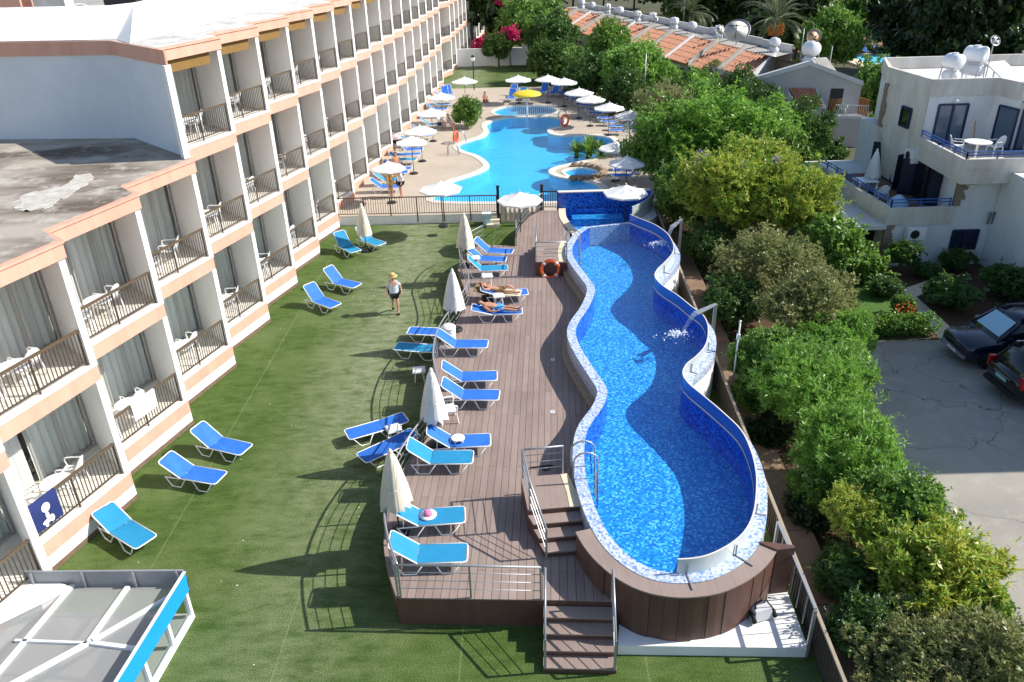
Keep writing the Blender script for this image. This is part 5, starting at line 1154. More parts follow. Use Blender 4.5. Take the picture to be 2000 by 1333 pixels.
for x in (-.255, .255): MB().tube([(x,-.2,.08),(x,-.22,.10),(x,-.15,.17),(x,.15,.17),(x,.22,.10),(x,.2,.05),(x,0,.03)], .05, 6).build('track', 'rubber', rb, True)
MB().tube(crom([(-.15,-.05,.28),(-.12,0,.38),(.10,.02,.40),(.14,.05,.29)],4), .025, 6).build('handle', 'black_metal', rb, True)
ca = V((0.39,17.14,0.8)); tag(MB().tube(crom([(ca.x+x*.01,ca.y+y*.01,DK+.02) for x,y in ((0,0),(20,2),(38,6),(52,0),(46,-12),(34,-8),(40,4),(55,8),(70,-2))],5), .02, 6).build('hose', 'black_metal'), 'coiled dark hose on the deck behind the near ladder platform', 'hose')
# poles, lamps
def pole(p, z, h, label, m='white_paint', r=.035, arm=None):
    t = thing('lamp_pole', label, 'pole', (p[0],p[1],z)); MB().tube([(0,0,0),(0,0,h)], r, 8, radii=[r,r*.8]).build('shaft', m, t, True); MB().bx(-.08,.08,-.08,.08,0,.04).build('foot_plate', m, t)
    MB().lathe([(r*1.1,0),(r*1.2,.05),(0,.08)], 8, (0,0,h-.02)).build('cap', m, t, True)
    if arm: MB().bx(-.05,.05,-.05,.05,h*.78,h*.78+.16).build('fitting', m, t)
pole((7.20,22.06,-0.2), -.17, 2.75, 'white pole beside the path next to the middle spout', arm=1)
pole((8.22,40.92,-0.2), -.2, 3.0, 'white pole beside the path behind the far screen', 'white_paint')
pole((11.06,64.36,0.45), TZ, 4.6, 'tall thin pole rising from the hedge beside the far terrace', 'steel', .045)
lm = thing('street_lamp', 'black lamp post with a small lantern on the far lawn', 'lamp', (*(-2.95,77.23,0.45)[:2],TZ)); MB().tube([(0,0,0),(0,0,2.6)], .05, 8).build('shaft', 'black_metal', lm); MB().lathe([(.12,2.6),(.2,2.75),(.22,2.95),(.10,3.05),(0,3.08)], 8).build('lantern', 'white_plastic', lm); MB().lathe([(.24,2.96),(.05,3.15),(0,3.18)], 8).build('cap', 'black_metal', lm)
# dolphin-like pool ornaments and lifebuoys at the far pool
lifebuoy('orange lifebuoy standing on the right rim of the turquoise pool', (*(4.46,60.41,0.5)[:2],TZ+.45), (0,0,R(40)), .38, .09, False)
lifebuoy('orange lifebuoy standing on the left rim of the turquoise pool', (*(-3.59,56.06,0.5)[:2],TZ+.42), (0,0,R(70)), .36, .09, False)
for px, lab in (((-3.31,56.24,0.45), 'white curved handrail at the left rim of the turquoise pool'), ((-3.66,52.77,0.45), 'low white ladder handles at the left corner of the turquoise pool'), ((4.41,62.49,0.45),'steel ladder handles at the far right corner of the turquoise pool')):
    t = thing('pool_handrail', lab, 'handrail', (px[0],px[1],TZ))
    for y in (-.25, .25): MB().tube(crom([(-.3,y,0),(-.28,y,.6),(0,y,.8),(.3,y,.6),(.45,y,0)],4), .03, 6).build('rail', 'steel', t, True)

# scraps of litter on the turf
lr = random.Random(8); mb = MB()
for k in range(45):
    x, y = lr.uniform(-9.5,-3.2), lr.uniform(11,38); s_ = lr.uniform(.010,.022); a = lr.random()*3
    c, d = math.cos(a)*s_, math.sin(a)*s_; mb.add([(x-c,y-d,.006),(x+d,y-c,.006),(x+c,y+d,.012),(x-d,y+c,.010)], [(0,1,2,3)])
lt_ = mb.build('litter', 'towel_white'); lt_['kind'] = 'stuff'

# ------------------------------------------------------------------ people
def skin_mesh(name, V_, E_, rad, m, parent, sub=2):
    me = bpy.data.meshes.new(name); me.from_pydata([tuple(v) for v in V_], E_, []); me.update()
    o = bpy.data.objects.new(name, me); C.objects.link(o); o.parent = parent
    sk = o.modifiers.new('skin', 'SKIN'); sk.use_smooth_shade = True
    for i, r in enumerate(rad):
        d = me.skin_vertices[0].data[i]; d.radius = (r, r) if not isinstance(r, tuple) else r
        d.use_root = (i == 0)
    ss = o.modifiers.new('sub', 'SUBSURF'); ss.levels = sub; ss.render_levels = sub
    me.materials.append(MAT[m]); return o
# joints of a standing figure (facing -y, 1.70 m): pelvis first
POSE = dict(pel=(0,0,.93), wst=(0,0,1.08), chs=(0,0,1.28), nck=(0,-.01,1.44), jaw=(0,-.03,1.53), crn=(0,-.02,1.66),
 lsh=(.17,0,1.37), lel=(.25,.02,1.10), lwr=(.27,-.06,.88), lhd=(.27,-.09,.78), rsh=(-.17,0,1.37), rel=(-.25,.02,1.10), rwr=(-.27,-.06,.88), rhd=(-.27,-.09,.78),
 lhp=(.09,0,.88), lkn=(.10,-.01,.48), lan=(.10,.02,.09), lft=(.11,-.14,.035), rhp=(-.09,0,.88), rkn=(-.10,-.01,.48), ran=(-.10,.02,.09), rft=(-.11,-.14,.035))
ORDER = ['pel','wst','chs','nck','jaw','crn','lsh','lel','lwr','lhd','rsh','rel','rwr','rhd','lhp','lkn','lan','lft','rhp','rkn','ran','rft']
EDG = [('pel','wst'),('wst','chs'),('chs','nck'),('nck','jaw'),('jaw','crn'),('chs','lsh'),('lsh','lel'),('lel','lwr'),('lwr','lhd'),('chs','rsh'),('rsh','rel'),('rel','rwr'),('rwr','rhd'),('pel','lhp'),('lhp','lkn'),('lkn','lan'),('lan','lft'),('pel','rhp'),('rhp','rkn'),('rkn','ran'),('ran','rft')]
RAD = dict(pel=(.155,.12), wst=(.145,.11), chs=(.165,.115), nck=.056, jaw=.082, crn=.088, lsh=.066, lel=.046, lwr=.032, lhd=.036, rsh=.066, rel=.046, rwr=.032, rhd=.036, lhp=.088, lkn=.060, lan=.040, lft=.042, rhp=.088, rkn=.060, ran=.040, rft=.042)
def hand(P, wr, hd, parent, m, s=1.0):
    """palm is the end of the arm; five fingers rooted in it"""
    w, h = V(P[wr]), V(P[hd]); d = (h-w).normalized(); side = d.cross(V((0,1,.3))).normalized(); nrm_ = side.cross(d)
    for i in range(5):
        o_ = (i-1.5)*.018*s if i < 4 else .03*s; L0 = (.07,.08,.075,.06,.05)[i]*s
        b = h + side*o_ + d*(.005 if i < 4 else -.03); e1 = b + d*(L0*.5) + (side*.03 if i == 4 else V((0,0,0))); e2 = e1 + d*(L0*.42) + nrm_*(.022*s)
        MB().tube([b, e1, e2], .008, 5, radii=[.0095*s,.0085*s,.006*s]).build('finger', m, parent, True)
def person(label, loc, rz, pose=None, skinm='skin', top=None, bottom=None, hat=None, hair='hair', stout=1.0, scale=1.0, shoes=None, fingers=True, dress=False):
    t = thing('person', label, 'person', loc, rz); t.scale = (scale,)*3
    P = dict(POSE); P.update(pose or {})
    idx = {k: i for i, k in enumerate(ORDER)}
    rad = []
    for k in ORDER:
        r = RAD[k]
        if k in ('pel','wst','chs'): r = (r[0]*stout, r[1]*stout*(1.15 if stout > 1 and k == 'wst' else 1))
        rad.append(r)
    b = skin_mesh('body', [P[k] for k in ORDER], [(idx[a],idx[c]) for a, c in EDG], rad, skinm, t)
    j, c = V(P['jaw']), V(P['crn']); hd = (c-j).normalized(); ctr = j*.45+c*.55
    if hair:
        fwd = V(P.get('face', (0,-1,0))).normalized(); bm = bmesh.new(); bmesh.ops.create_icosphere(bm, subdivisions=2, radius=.108)
        for v in list(bm.verts):
            if v.co.dot(fwd) > .045 and v.co.dot(hd) < .055: bm.verts.remove(v)
        me = bpy.data.meshes.new('hair'); bm.to_mesh(me); bm.free(); me.materials.append(MAT[hair]); o = put('hair', me, t); o.location = ctr+hd*.012-fwd*.008
    else: fwd = V(P.get('face', (0,-1,0))).normalized()
    side = fwd.cross(hd).normalized()
    nz = ctr+fwd*.098-hd*.01; MB().add([nz+fwd*.022-hd*.012, nz+hd*.028, nz+side*.014-hd*.015, nz-side*.014-hd*.015], [(0,1,2),(0,3,1),(0,2,3)]).build('nose', skinm, t)
    for s in (-1, 1):
        e = ctr+side*(.033*s)+fwd*.090+hd*.012; MB().lathe([(.0,-.008),(.009,0),(0,.008)], 6, e).build('eye', 'black_cloth', t)
        e = ctr+side*(.088*s)-hd*.005; MB().lathe([(.0,-.03),(.014,-.01),(.016,.015),(0,.03)], 6, e).build('ear', skinm, t)
    m_ = ctr+fwd*.086-hd*.052; MB().bar(m_-side*.022, m_+side*.022, .008).build('mouth', 'red', t)
    if fingers:
        hand(P, 'lwr', 'lhd', t, skinm); hand(P, 'rwr', 'rhd', t, skinm)
    def cloth(name, keys, edges, m, k, ext={}):
        id2 = {q: i for i, q in enumerate(keys)}; pts = [ext.get(q, P.get(q)) for q in keys]; rr = []
        for q in keys:
            r = RAD.get(q, RAD.get(q.rstrip('2'), .06)); r = r if isinstance(r, tuple) else (r, r)
            f = stout if q in ('pel','wst','chs') else 1
            rr.append((r[0]*f*k, r[1]*f*k*(1.15 if stout > 1 and q == 'wst' else 1)))
        skin_mesh(name, pts, [(id2[a],id2[c]) for a, c in edges], rr, m, t)
    mix = lambda a, b, s: tuple(V(P[a])*(1-s)+V(P[b])*s)
    if top:
        ext = {'lel2': mix('lsh','lel',.8), 'rel2': mix('rsh','rel',.8), 'pel': mix('pel','wst',.25)}
        RAD['lel2'] = RAD['rel2'] = .064
        cloth('shirt', ['wst','pel','chs','lsh','lel2','rsh','rel2'], [('wst','pel'),('wst','chs'),('chs','lsh'),('lsh','lel2'),('chs','rsh'),('rsh','rel2')], top, 1.12, ext)
    if bottom:
        s_ = .95 if not dress else .5
        ext = {'lkn2': mix('lhp','lkn',.62), 'rkn2': mix('rhp','rkn',.62)}; RAD['lkn2'] = RAD['rkn2'] = .082
        cloth('shorts', ['pel','lhp','lkn2','rhp','rkn2'], [('pel','lhp'),('lhp','lkn2'),('pel','rhp'),('rhp','rkn2')], bottom, 1.13, ext)
    if shoes:
        for s in 'lr':
            a, f = V(P[s+'an']), V(P[s+'ft']); d = (f-a).normalized(); skin_mesh('shoe', [a-V((0,0,.02)), f+d*.03], [(0,1)], [.055,.052], shoes, t, 1)
    if hat:
        top_ = ctr+hd*.055; h = thing('hat', '', '') if False else bpy.data.objects.new('hat', None); C.objects.link(h); h.parent = t; h.location = top_
        MB().lathe([(.19,-.02),(.195,-.01),(.105,.01),(.10,.09),(.06,.12),(0,.125)], 20).build('hat_shell', hat, h, True); MB().lathe([(.107,.012),(.107,.045)], 20).build('band', 'black_cloth', h)
    return t
walk = dict(lhp=(.09,0,.88), lkn=(.10,-.12,.52), lan=(.10,-.10,.10), lft=(.11,-.26,.045), rkn=(-.10,.06,.50), ran=(-.10,.30,.20), rft=(-.11,.24,.06), lel=(.27,.09,1.12), lwr=(.29,.05,.90), lhd=(.29,.0,.82), rel=(-.27,-.01,1.11), rwr=(-.28,-.16,.95), rhd=(-.27,-.23,.90))
person('stout man in pale T-shirt, black shorts and straw hat walking across the lawn', (*(-4.68,28.86,0)[:2],0.0), R(8), walk, 'skin_light', 'shirt_pale', 'black_cloth', 'straw', 'hair', 1.28, 1.0, 'black_cloth')
# lying figures: local x runs from head (-) to feet (+), origin on the deck under the seat
lie = dict(pel=(.05,0,.47), wst=(-.10,0,.50), chs=(-.31,0,.545), nck=(-.46,0,.60), jaw=(-.54,0,.64), crn=(-.66,0,.67), lsh=(-.37,.18,.54), lel=(-.14,.29,.46), lwr=(.06,.25,.45), lhd=(.14,.22,.47), rsh=(-.37,-.18,.54), rel=(-.14,-.30,.46), rwr=(.06,-.27,.45), rhd=(.14,-.24,.47),
 lhp=(.10,.09,.455), lkn=(.50,.11,.475), lan=(.90,.11,.43), lft=(.95,.14,.56), rhp=(.10,-.09,.455), rkn=(.50,-.10,.475), ran=(.90,-.09,.43), rft=(.95,-.12,.56), face=(.25,0,1))
mp_ = V((-0.58,26.45,1.15)); dv = (V((0.41,26.39,1.15))-V((-1.47,26.74,1.15))); az = math.atan2(dv.y, dv.x)
person('sunbathing man in blue shorts lying on his back on the deck lounger', (mp_.x,mp_.y,DK-.02), az, lie, 'skin', None, 'swim_blue', None, 'hair', 1.15)
lie2 = dict(lie); lie2.update(lel=(-.55,.25,.58), lwr=(-.60,.06,.72), lhd=(-.62,-.02,.75), rel=(-.52,-.28,.60), rwr=(-.62,-.10,.72), rhd=(-.64,-.03,.74), lkn=(.44,.16,.62), lan=(.66,.22,.44), lft=(.74,.24,.46), rkn=(.50,-.12,.48), ran=(.88,-.12,.45), rft=(.94,-.15,.52))
wp = V((-0.51,28.09,1.15)); dv = (V((0.67,28.11,1.15))-V((-1.32,28.45,1.15))); az2 = math.atan2(dv.y, dv.x)
person('sunbathing woman in a leopard swimsuit lying with one knee bent on the towel-covered lounger', (wp.x,wp.y,DK-.01), az2, lie2, 'skin', None, 'leopard', None, 'hair', .85, .97)
M_ = Matrix.Translation((wp.x,wp.y,DK)) @ Matrix.Rotation(az2, 4, 'Z')
tw = towel('towel', 'pale beige towel spread under the sunbathing woman', [(x,-.31,z) for x,z in ((.0,.36),(.4,.355),(.8,.355),(.93,.355))], [(x,.31,z) for x,z in ((.0,.36),(.4,.355),(.8,.355),(.93,.355))], 'beige_towel', .01, .01); tw.matrix_world = M_
tw = towel('towel', 'leopard-print cloth under the head of the sunbathing woman', [(x,-.36,z) for x,z in ((-.9,.52),(-.6,.43),(-.3,.37),(-.05,.36))], [(x,.36,z) for x,z in ((-.9,.52),(-.6,.43),(-.3,.37),(-.05,.36))], 'leopard', .02, .05); tw.matrix_world = M_
# people round the far pool
person('standing woman in a sleeveless ochre dress by the near loungers of the far pool', (*(-6.66,43.53,0.45)[:2],TZ), R(150), None, 'skin', 'straw', 'straw', None, 'hair', .9, .95, None, False)
person('standing man in red cap, white T-shirt and dark shorts beside the far loungers', (*(-6.05,43.28,0.45)[:2],TZ), R(-60), None, 'skin_light', 'towel_white', 'dark_cloth', 'red', None, 1.1, 1.0, None, False)
person('person in patterned swimwear behind the first parasol by the hotel wall', (*(-6.73,47.10,0.45)[:2],TZ), R(40), None, 'skin', None, 'patterned', None, 'hair', 1.0, .97, None, False)
sit = dict(pel=(0,.0,.42), wst=(0,.06,.56), chs=(0,.10,.76), nck=(0,.09,.92), jaw=(0,.07,1.01), crn=(0,.08,1.14), lsh=(.17,.10,.85), lel=(.22,-.05,.62), lwr=(.16,-.26,.60), lhd=(.14,-.34,.60), rsh=(-.17,.10,.85), rel=(-.22,-.05,.62), rwr=(-.16,-.26,.60), rhd=(-.14,-.34,.60),
 lhp=(.09,-.02,.40), lkn=(.11,-.42,.52), lan=(.11,-.50,.12), lft=(.11,-.64,.05), rhp=(-.09,-.02,.40), rkn=(-.11,-.42,.52), ran=(-.11,-.50,.12), rft=(-.11,-.64,.05))
person('seated person in pale top and navy shorts, left one beside the round bush', (*(-5.04,60.75,0.45)[:2],TZ), R(60), sit, 'skin_light', 'shirt_pale', 'navy_cloth', None, 'hair', 1.0, 1.0, None, False)
person('seated person in red and white print, right one beside the round bush', (*(-4.31,60.31,0.45)[:2],TZ), R(50), sit, 'skin', 'patterned', 'towel_white', None, 'hair', 1.0, 1.0, None, False)
person('person sitting with raised knees on the terrace right of the round bush', (*(-1.77,70.95,0.45)[:2],TZ-.3), R(20), sit, 'skin', None, 'dark_cloth', None, 'hair', 1.0, 1.0, None, False)
hp = thing('baby_stroller', 'maroon folding pushchair parked against the hotel wall beside the far loungers', 'stroller', (*(-7.62,54.62,0.45)[:2],TZ), R(20)); 
MB().lathe([(.0,1.05),(.25,1.0),(.36,.82),(.34,.70)], 12, (0,.05,0)).build('hood', 'patterned', hp, True); MB().add([(-.25,-.25,.45),(.25,-.25,.45),(.25,.25,.45),(-.25,.25,.45),(-.22,.3,.85),(.22,.3,.85)],[(0,1,2,3),(3,2,5,4)]).build('seat', 'dark_cloth', hp)
for x in (-.27,.27):
    MB().tube([(x,.4,1.05),(x,-.45,.1)], .018, 6).tube([(x,-.1,.5),(x,.45,.1)], .018, 6).build('frame', 'black_metal', hp)
    for y in (-.45,.45): MB().tube([(x+.0,y+.11*math.cos(a),.11+.11*math.sin(a)) for a in np.linspace(0,2*math.pi,12,endpoint=False)], .02, 5, True).build('wheel', 'rubber', hp)

# ------------------------------------------------------------------ plants
def leaf_mesh(name, lobes, n, ll, lw, m, seed, up=.35, droop=.0, fill=.35, cluster=0, m2=None, frac2=0.0, twigs=0):
    """thousands of small folded leaves spread over and through the lobes of a crown"""
    rg = np.random.default_rng(seed); lobes = np.array(lobes, float)          # x y z rx ry rz
    wgt = (lobes[:,3]*lobes[:,4]+lobes[:,4]*lobes[:,5]+lobes[:,3]*lobes[:,5]); wgt /= wgt.sum()
    if cluster:
        nc = n // cluster; li = rg.choice(len(lobes), nc, p=wgt); d = rg.normal(size=(nc,3)); d /= np.linalg.norm(d, axis=1)[:,None]
        rr = (1-fill*rg.random(nc)**2)[:,None]; cp = lobes[li,:3] + d*lobes[li,3:]*rr
        li = np.repeat(li, cluster); dc = np.repeat(d, cluster, 0); pos = np.repeat(cp, cluster, 0)
        rnd = rg.normal(size=(len(pos),3)); rnd /= np.linalg.norm(rnd, axis=1)[:,None]
        ax = dc*.7 + rnd*.95 + np.array([0,0,up]); d = dc
    else:
        li = rg.choice(len(lobes), n, p=wgt); d = rg.normal(size=(n,3)); d /= np.linalg.norm(d, axis=1)[:,None]
        rr = (1-fill*rg.random(n)**1.5)[:,None]; pos = lobes[li,:3] + d*lobes[li,3:]*rr
        rnd = rg.normal(size=(n,3)); ax = d*.55 + rnd*.6 + np.array([0,0,up])
    if twigs:
        nt = twigs; lt2 = rg.choice(len(lobes), nt, p=wgt); dt = rg.normal(size=(nt,3)); dt[:,2] = dt[:,2]*.7+.25; dt /= np.linalg.norm(dt, axis=1)[:,None]
        st = lobes[lt2,:3] + dt*lobes[lt2,3:]*.8; di = dt + rg.normal(size=(nt,3))*.35 + np.array([0,0,.35]); di /= np.linalg.norm(di, axis=1)[:,None]
        ln = ll*(1.6+2.2*rg.random(nt)); k_ = 16; sp_ = np.tile(np.linspace(0,1,k_), nt)[:,None]
        tp = np.repeat(st,k_,0) + np.repeat(di,k_,0)*(np.repeat(ln,k_)[:,None]*sp_) ; r2 = rg.normal(size=(len(tp),3)); r2 /= np.linalg.norm(r2,axis=1)[:,None]
        pos = np.vstack([pos,tp]); ax = np.vstack([ax, np.repeat(di,k_,0)*.55+r2*.8]); d = np.vstack([d, np.repeat(dt,k_,0)]); li = np.concatenate([li, np.repeat(lt2,k_)])
    N_ = len(pos); ax /= np.linalg.norm(ax, axis=1)[:,None]
    nn = d*1.0 + rg.normal(size=(N_,3))*.42 + np.array([.5,0,.75]); sd = np.cross(ax, nn); sd /= (np.linalg.norm(sd, axis=1)[:,None]+1e-9)
    s = (.65+.7*rg.random(N_))[:,None]; L = ll*s; Wd = lw*s
    tip = pos + ax*L + np.array([0,0,-droop])*L; mid = pos + ax*L*.5
    v = np.empty((N_,4,3)); v[:,0] = pos; v[:,1] = mid + sd*Wd*.5; v[:,2] = tip; v[:,3] = mid - sd*Wd*.5
    me = bpy.data.meshes.new(name); me.vertices.add(N_*4); me.vertices.foreach_set('co', v.reshape(-1).astype(np.float32))
    me.loops.add(N_*4); me.loops.foreach_set('vertex_index', np.arange(N_*4, dtype=np.int32))
    me.polygons.add(N_); me.polygons.foreach_set('loop_start', np.arange(0, N_*4, 4, dtype=np.int32)); me.polygons.foreach_set('loop_total', np.full(N_, 4, dtype=np.int32))
    me.materials.append(MAT[m])
    if m2:
        me.materials.append(MAT[m2]); mi = (rg.random(len(lobes)) < frac2).astype(np.int32)[li]; me.polygons.foreach_set('material_index', mi)
    me.update(calc_edges=True); return me
def lobes_round(seed, k, r, spread=.60, lob=.34, zs=.9, jit=.42):
    """unit crown made of overlapping clumps of many sizes, with shoots standing out of it"""
    rg = np.random.default_rng(seed); out = [(0,0,-.08,spread*.62,spread*.62,spread*.62*zs)]
    for i in range(k):
        z = 1-2*(i+.5)/k; a = i*2.39996 + rg.random()*.9; q = math.sqrt(max(0,1-z*z)); f = (spread+.12)*(1-jit*rg.random()**1.3)
        if z < -.6: continue
        s = lob*(.40+.85*rg.random()); out.append((q*math.cos(a)*f, q*math.sin(a)*f, z*f*zs, s, s*(.8+.4*rg.random()), s*.8))
    for i in range(k//2):
        d = rg.normal(size=3); d[2] = abs(d[2])*.9-.1; d /= np.linalg.norm(d); f = .82+.24*rg.random(); s = .06+.09*rg.random()
        out.append((d[0]*f, d[1]*f, d[2]*f*zs, s, s, s*1.5))
    return out
def trunk_mesh(seed, h, r, lobes, sc, cz, n=5):
    rg = np.random.default_rng(seed); mb = MB(); pts = [V((0,0,-.05)), V((.05*rg.normal(),.05*rg.normal(),h*.4)), V((.08*rg.normal(),.08*rg.normal(),h))]
    mb.tube(crom(pts,4), r, 8, radii=list(np.linspace(r, r*.6, 9)))
    top = pts[-1]
    for i in rg.choice(len(lobes), min(n, len(lobes)), replace=False):
        l = lobes[i]; e = V((l[0]*sc[0], l[1]*sc[1], cz+l[2]*sc[2])); m = (top+e)/2+V((0,0,.15*h*rg.random()))
        mb.tube(crom([top, m, e],3), r*.4, 6, radii=list(np.linspace(r*.5, r*.12, 7)))
    return mb.mesh('trunk', 'trunk', True)
CROWN = {}
def crown_for(kind, seed, big):
    """crown meshes of unit radius, one per kind and variant, shared by the copies"""
    key = (kind, seed % 3, big)
    if key in CROWN: return CROWN[key]
    lb = lobes_round(seed*7+3, {0: 22, 1: 40, 2: 70}[big], 1, lob=.34 if big < 2 else .27)
    K = {'fresh': ('leaf_fresh', 26000, .10, .034, 12, .3), 'feather': ('leaf_fresh', 34000, .115, .019, 18, .45), 'lime': ('leaf_lime', 26000, .115, .033, 16, .1), 'mid': ('leaf_mid', 28000, .080, .040, 8, .3),
         'dark': ('leaf_dark', 24000, .085, .040, 8, .2), 'olive': ('leaf_olive', 34000, .070, .023, 10, .4), 'night': ('leaf_night', 15000, .12, .06, 6, .2), 'magenta': ('flower_magenta', 9000, .10, .07, 6, .2), 'broad': ('leaf_mid', 14000, .16, .08, 7, .1)}[kind]
    m, n, ll, lw, cl, up = K
    f = {0: 1.7, 1: 1.0, 2: .62}[big]
    me = leaf_mesh('crown', lb, int(n*{0: .33, 1: 1.0, 2: 1.9}[big]), ll*f, lw*f, m, seed*13+5, up, .0, .5, cl, None, 0.0, {0: 60, 1: 260, 2: 500}[big])
    CROWN[key] = (me, lb); return CROWN[key]
tseed = [0]
def tree(name, label, kind, c, rx, rz, big=1, ry=None, group=None, ground=GZ, trunk=True, tr=None, cat='tree'):
    """c: centre of the crown; rx, ry, rz: its half sizes in metres"""
    tseed[0] += 1; sd = tseed[0]; ry = ry or rx
    me, lb = crown_for(kind, sd, big)
    t = thing(name, label, cat, (c[0], c[1], ground), 0, group)
    a = (sd*1.7) % 6.28
    cr = put('crown', me, t, (0,0,c[2]-ground), a if abs(rx-ry) < .3 else .15*math.sin(sd)); cr.scale = (rx*(.9+.2*((sd*37)%10)/10), ry*(.9+.2*((sd*53)%10)/10), rz)
    if trunk: put('trunk', trunk_mesh(sd, max(.25, (c[2]-ground)-rz*.35), tr or max(.05, rx*.07), lb, (rx*.8,ry*.8,rz*.8), c[2]-ground), t)
    return t
SH = 'shrubs between the path and the parking court'
B_ = [ # near hedge beside the path, from the bottom right corner upwards
 ('leafy_shrub','olive green shrub in the bottom right corner of the picture','olive',(9.02,10.36,0.9),1.48,1.15),
 ('leafy_shrub','olive green shrub at the bottom edge beside the parking court','olive',(7.84,10.69,0.7),1.31,1.0),
 ('leafy_shrub','dark shrub at the bottom edge right beside the path','dark',(7.32,11.52,0.5),0.90,.8),
 ('leafy_shrub','sunlit shrub with rosette tips bulging towards the parking court','lime',(9.09,12.55,1),1.31,1.15),
 ('leafy_shrub','glossy small-leaved shrub just above the rosette-tipped one','mid',(9.10,14.56,1),1.29,1.15),
 ('leafy_shrub','feathery yellow-green sapling overhanging the path near the fence end','lime',(8.11,14.48,1.1),0.73,.7),
 ('leafy_shrub','low dark shrub beside the path below the yellow-green sapling','dark',(7.70,13.31,0.3),0.82,.7),
 ('leafy_shrub','rounded bright green feathery bush beside the sunlit edge of the parking court','feather',(8.72,16.92,1.1),1.36,1.25),
 ('leafy_shrub','bright green bush directly above the rounded feathery one','feather',(8.81,20.01,1.3),1.61,1.45),
 ('leafy_shrub','green bush overhanging the silver car','fresh',(10.09,20.55,1.3),0.97,1.0),
 ('leafy_shrub','deep green bush behind the white path pole','mid',(8.40,22.12,1.2),1.24,1.1),
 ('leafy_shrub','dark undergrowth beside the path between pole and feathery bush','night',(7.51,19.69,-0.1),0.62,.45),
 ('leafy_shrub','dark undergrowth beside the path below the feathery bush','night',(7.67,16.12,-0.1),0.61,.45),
 ('leafy_shrub','slim fresh green shrub at the corner of the parking court','fresh',(11.65,23.76,1),0.74,1.1),
 ('olive_shrub','large brownish olive shrub, upper half, beside the garden lawn','olive',(10.27,28.92,1.6),2.14,1.7),
 ('olive_shrub','large brownish olive shrub, lower half, beside the garden lawn','olive',(10.69,25.46,1.4),1.84,1.5),
 ('leafy_shrub','dark green shrub filling the gap beside the path next to the olive shrub','dark',(8.64,27.56,0.7),1.23,1.1),
 ('leafy_shrub','dark green shrub beside the path at the far spout','dark',(9.07,33.45,0.8),1.12,1.1),
 ('feathery_tree','lime green feathery tree with lilac flowers beside the far spout','lime',(10.40,35.27,2.6),2.50,2.2),
 ('feathery_tree','lime green feathery tree leaning towards the villa terrace','lime',(12.79,34.14,2.4),2.32,2.1),
 ('feathery_tree','yellow-topped feathery tree between the two lime ones','lime',(12.01,37.81,3.2),1.75,1.5),
 ('broadleaf_tree','broad-leaved small tree under the villa carport roof edge','broad',(13.82,31.80,1.4),1.22,1.2),
 ('leafy_tree','large round fresh green tree in the middle of the hedge','fresh',(11.44,43.83,3.2),3.85,2.9),
 ('leafy_tree','dark green tree at the hedge edge nearest the mosaic wall','mid',(8.49,43.11,2.6),1.76,2.3),
 ('leafy_tree','olive topped tree behind the tall thin pole','olive',(10.60,52.99,2.8),2.11,2.2),
 ('leafy_tree','mid green tree beside the gable house, left of the dark one','mid',(13.90,60.23,2.4),2.76,2.0),
 ('leafy_tree','dark spreading tree under the small tiled porch','dark',(17.42,48.14,2.2),2.35,2.5),
 ('leafy_tree','dark drooping tree in front of the gable house wall','dark',(17.18,57.65,2.6),2.02,2.3),
 ('leafy_tree','tall bright fresh tree with tiered foliage behind the tall pole','fresh',(10.90,68.44,3),2.66,2.6),
 ('leafy_tree','fresh green tree in the far hedge right of the last parasols','fresh',(12.89,68.48,2.2),1.94,1.7),
 ('leafy_tree','tall mid green tree in the far hedge before the tiled roofs','mid',(9.63,75.70,3.6),2.35,3.0),
 ('leafy_tree','dark hedge tree behind the far right parasols','dark',(7.19,71.99,2),2.35,2.3),
 ('leafy_tree','bright-topped hedge tree at the far end of the terrace','mid',(6.24,80.34,2),2.50,2.0),
 ('leafy_tree','dark hedge tree at the far corner behind two parasols','dark',(4.24,80.30,2.2),2.10,2.6),
 ('leafy_tree','shaded hedge tree between tall pole and right-hand parasols','dark',(9.70,64.19,1.8),2.04,2.2),
 ('leafy_tree','big dark spreading tree at the far end beside the hotel','mid',(3.39,97.98,4),4.06,3.8),
 ('leafy_tree','lower crown of the far dark tree beside the white far wall','dark',(5.30,89.82,3.2),2.65,3.0),
 ('clipped_tree','small clipped dark tree before the white far wall','dark',(-0.70,91.22,2.4),1.69,1.6),
 ('leafy_tree','green tree to the right of the gable house balcony','mid',(26.87,58.22,2.6),1.93,2.8),
 ('leafy_tree','bright small tree beside the gable house balcony foot','fresh',(26.45,56.43,0.8),0.88,.9),
 ('leafy_tree','dark tree behind the bamboo-screened balcony','mid',(29.64,75.45,4),2.89,3.2),
 ('leafy_shrub','small sunlit shrub filling the hedge between the rounded and glossy bushes','fresh',(9.44,16.53,0.7),0.81,.9),
 ('leafy_shrub','mid green shrub between the rosette-tipped shrub and the parking court','mid',(9.48,12.04,0.6),0.87,.9),
 ('leafy_shrub','mid green shrub low beside the path below the feathery bush','mid',(8.07,16.33,0.4),0.81,.8),
 ('leafy_shrub','mid green shrub low beside the path at the white pole','mid',(7.74,21.25,0.4),0.82,.8),
 ('leafy_shrub','fresh green shrub between the olive shrub and the feathery bushes','fresh',(10.52,23.27,0.9),1.21,1.0),
 ('leafy_tree','fresh leafy tree between the large round tree and the lime trees','mid',(8.80,38.71,1.6),1.56,1.8),
 ('leafy_tree','mid green tree between the large round tree and the gable house','mid',(15.21,45.57,2.4),1.79,2.2),
 ('leafy_tree','yellowish topped tree left of the gable house roof','olive',(16.86,65.37,2.4),1.98,1.8),
 ]
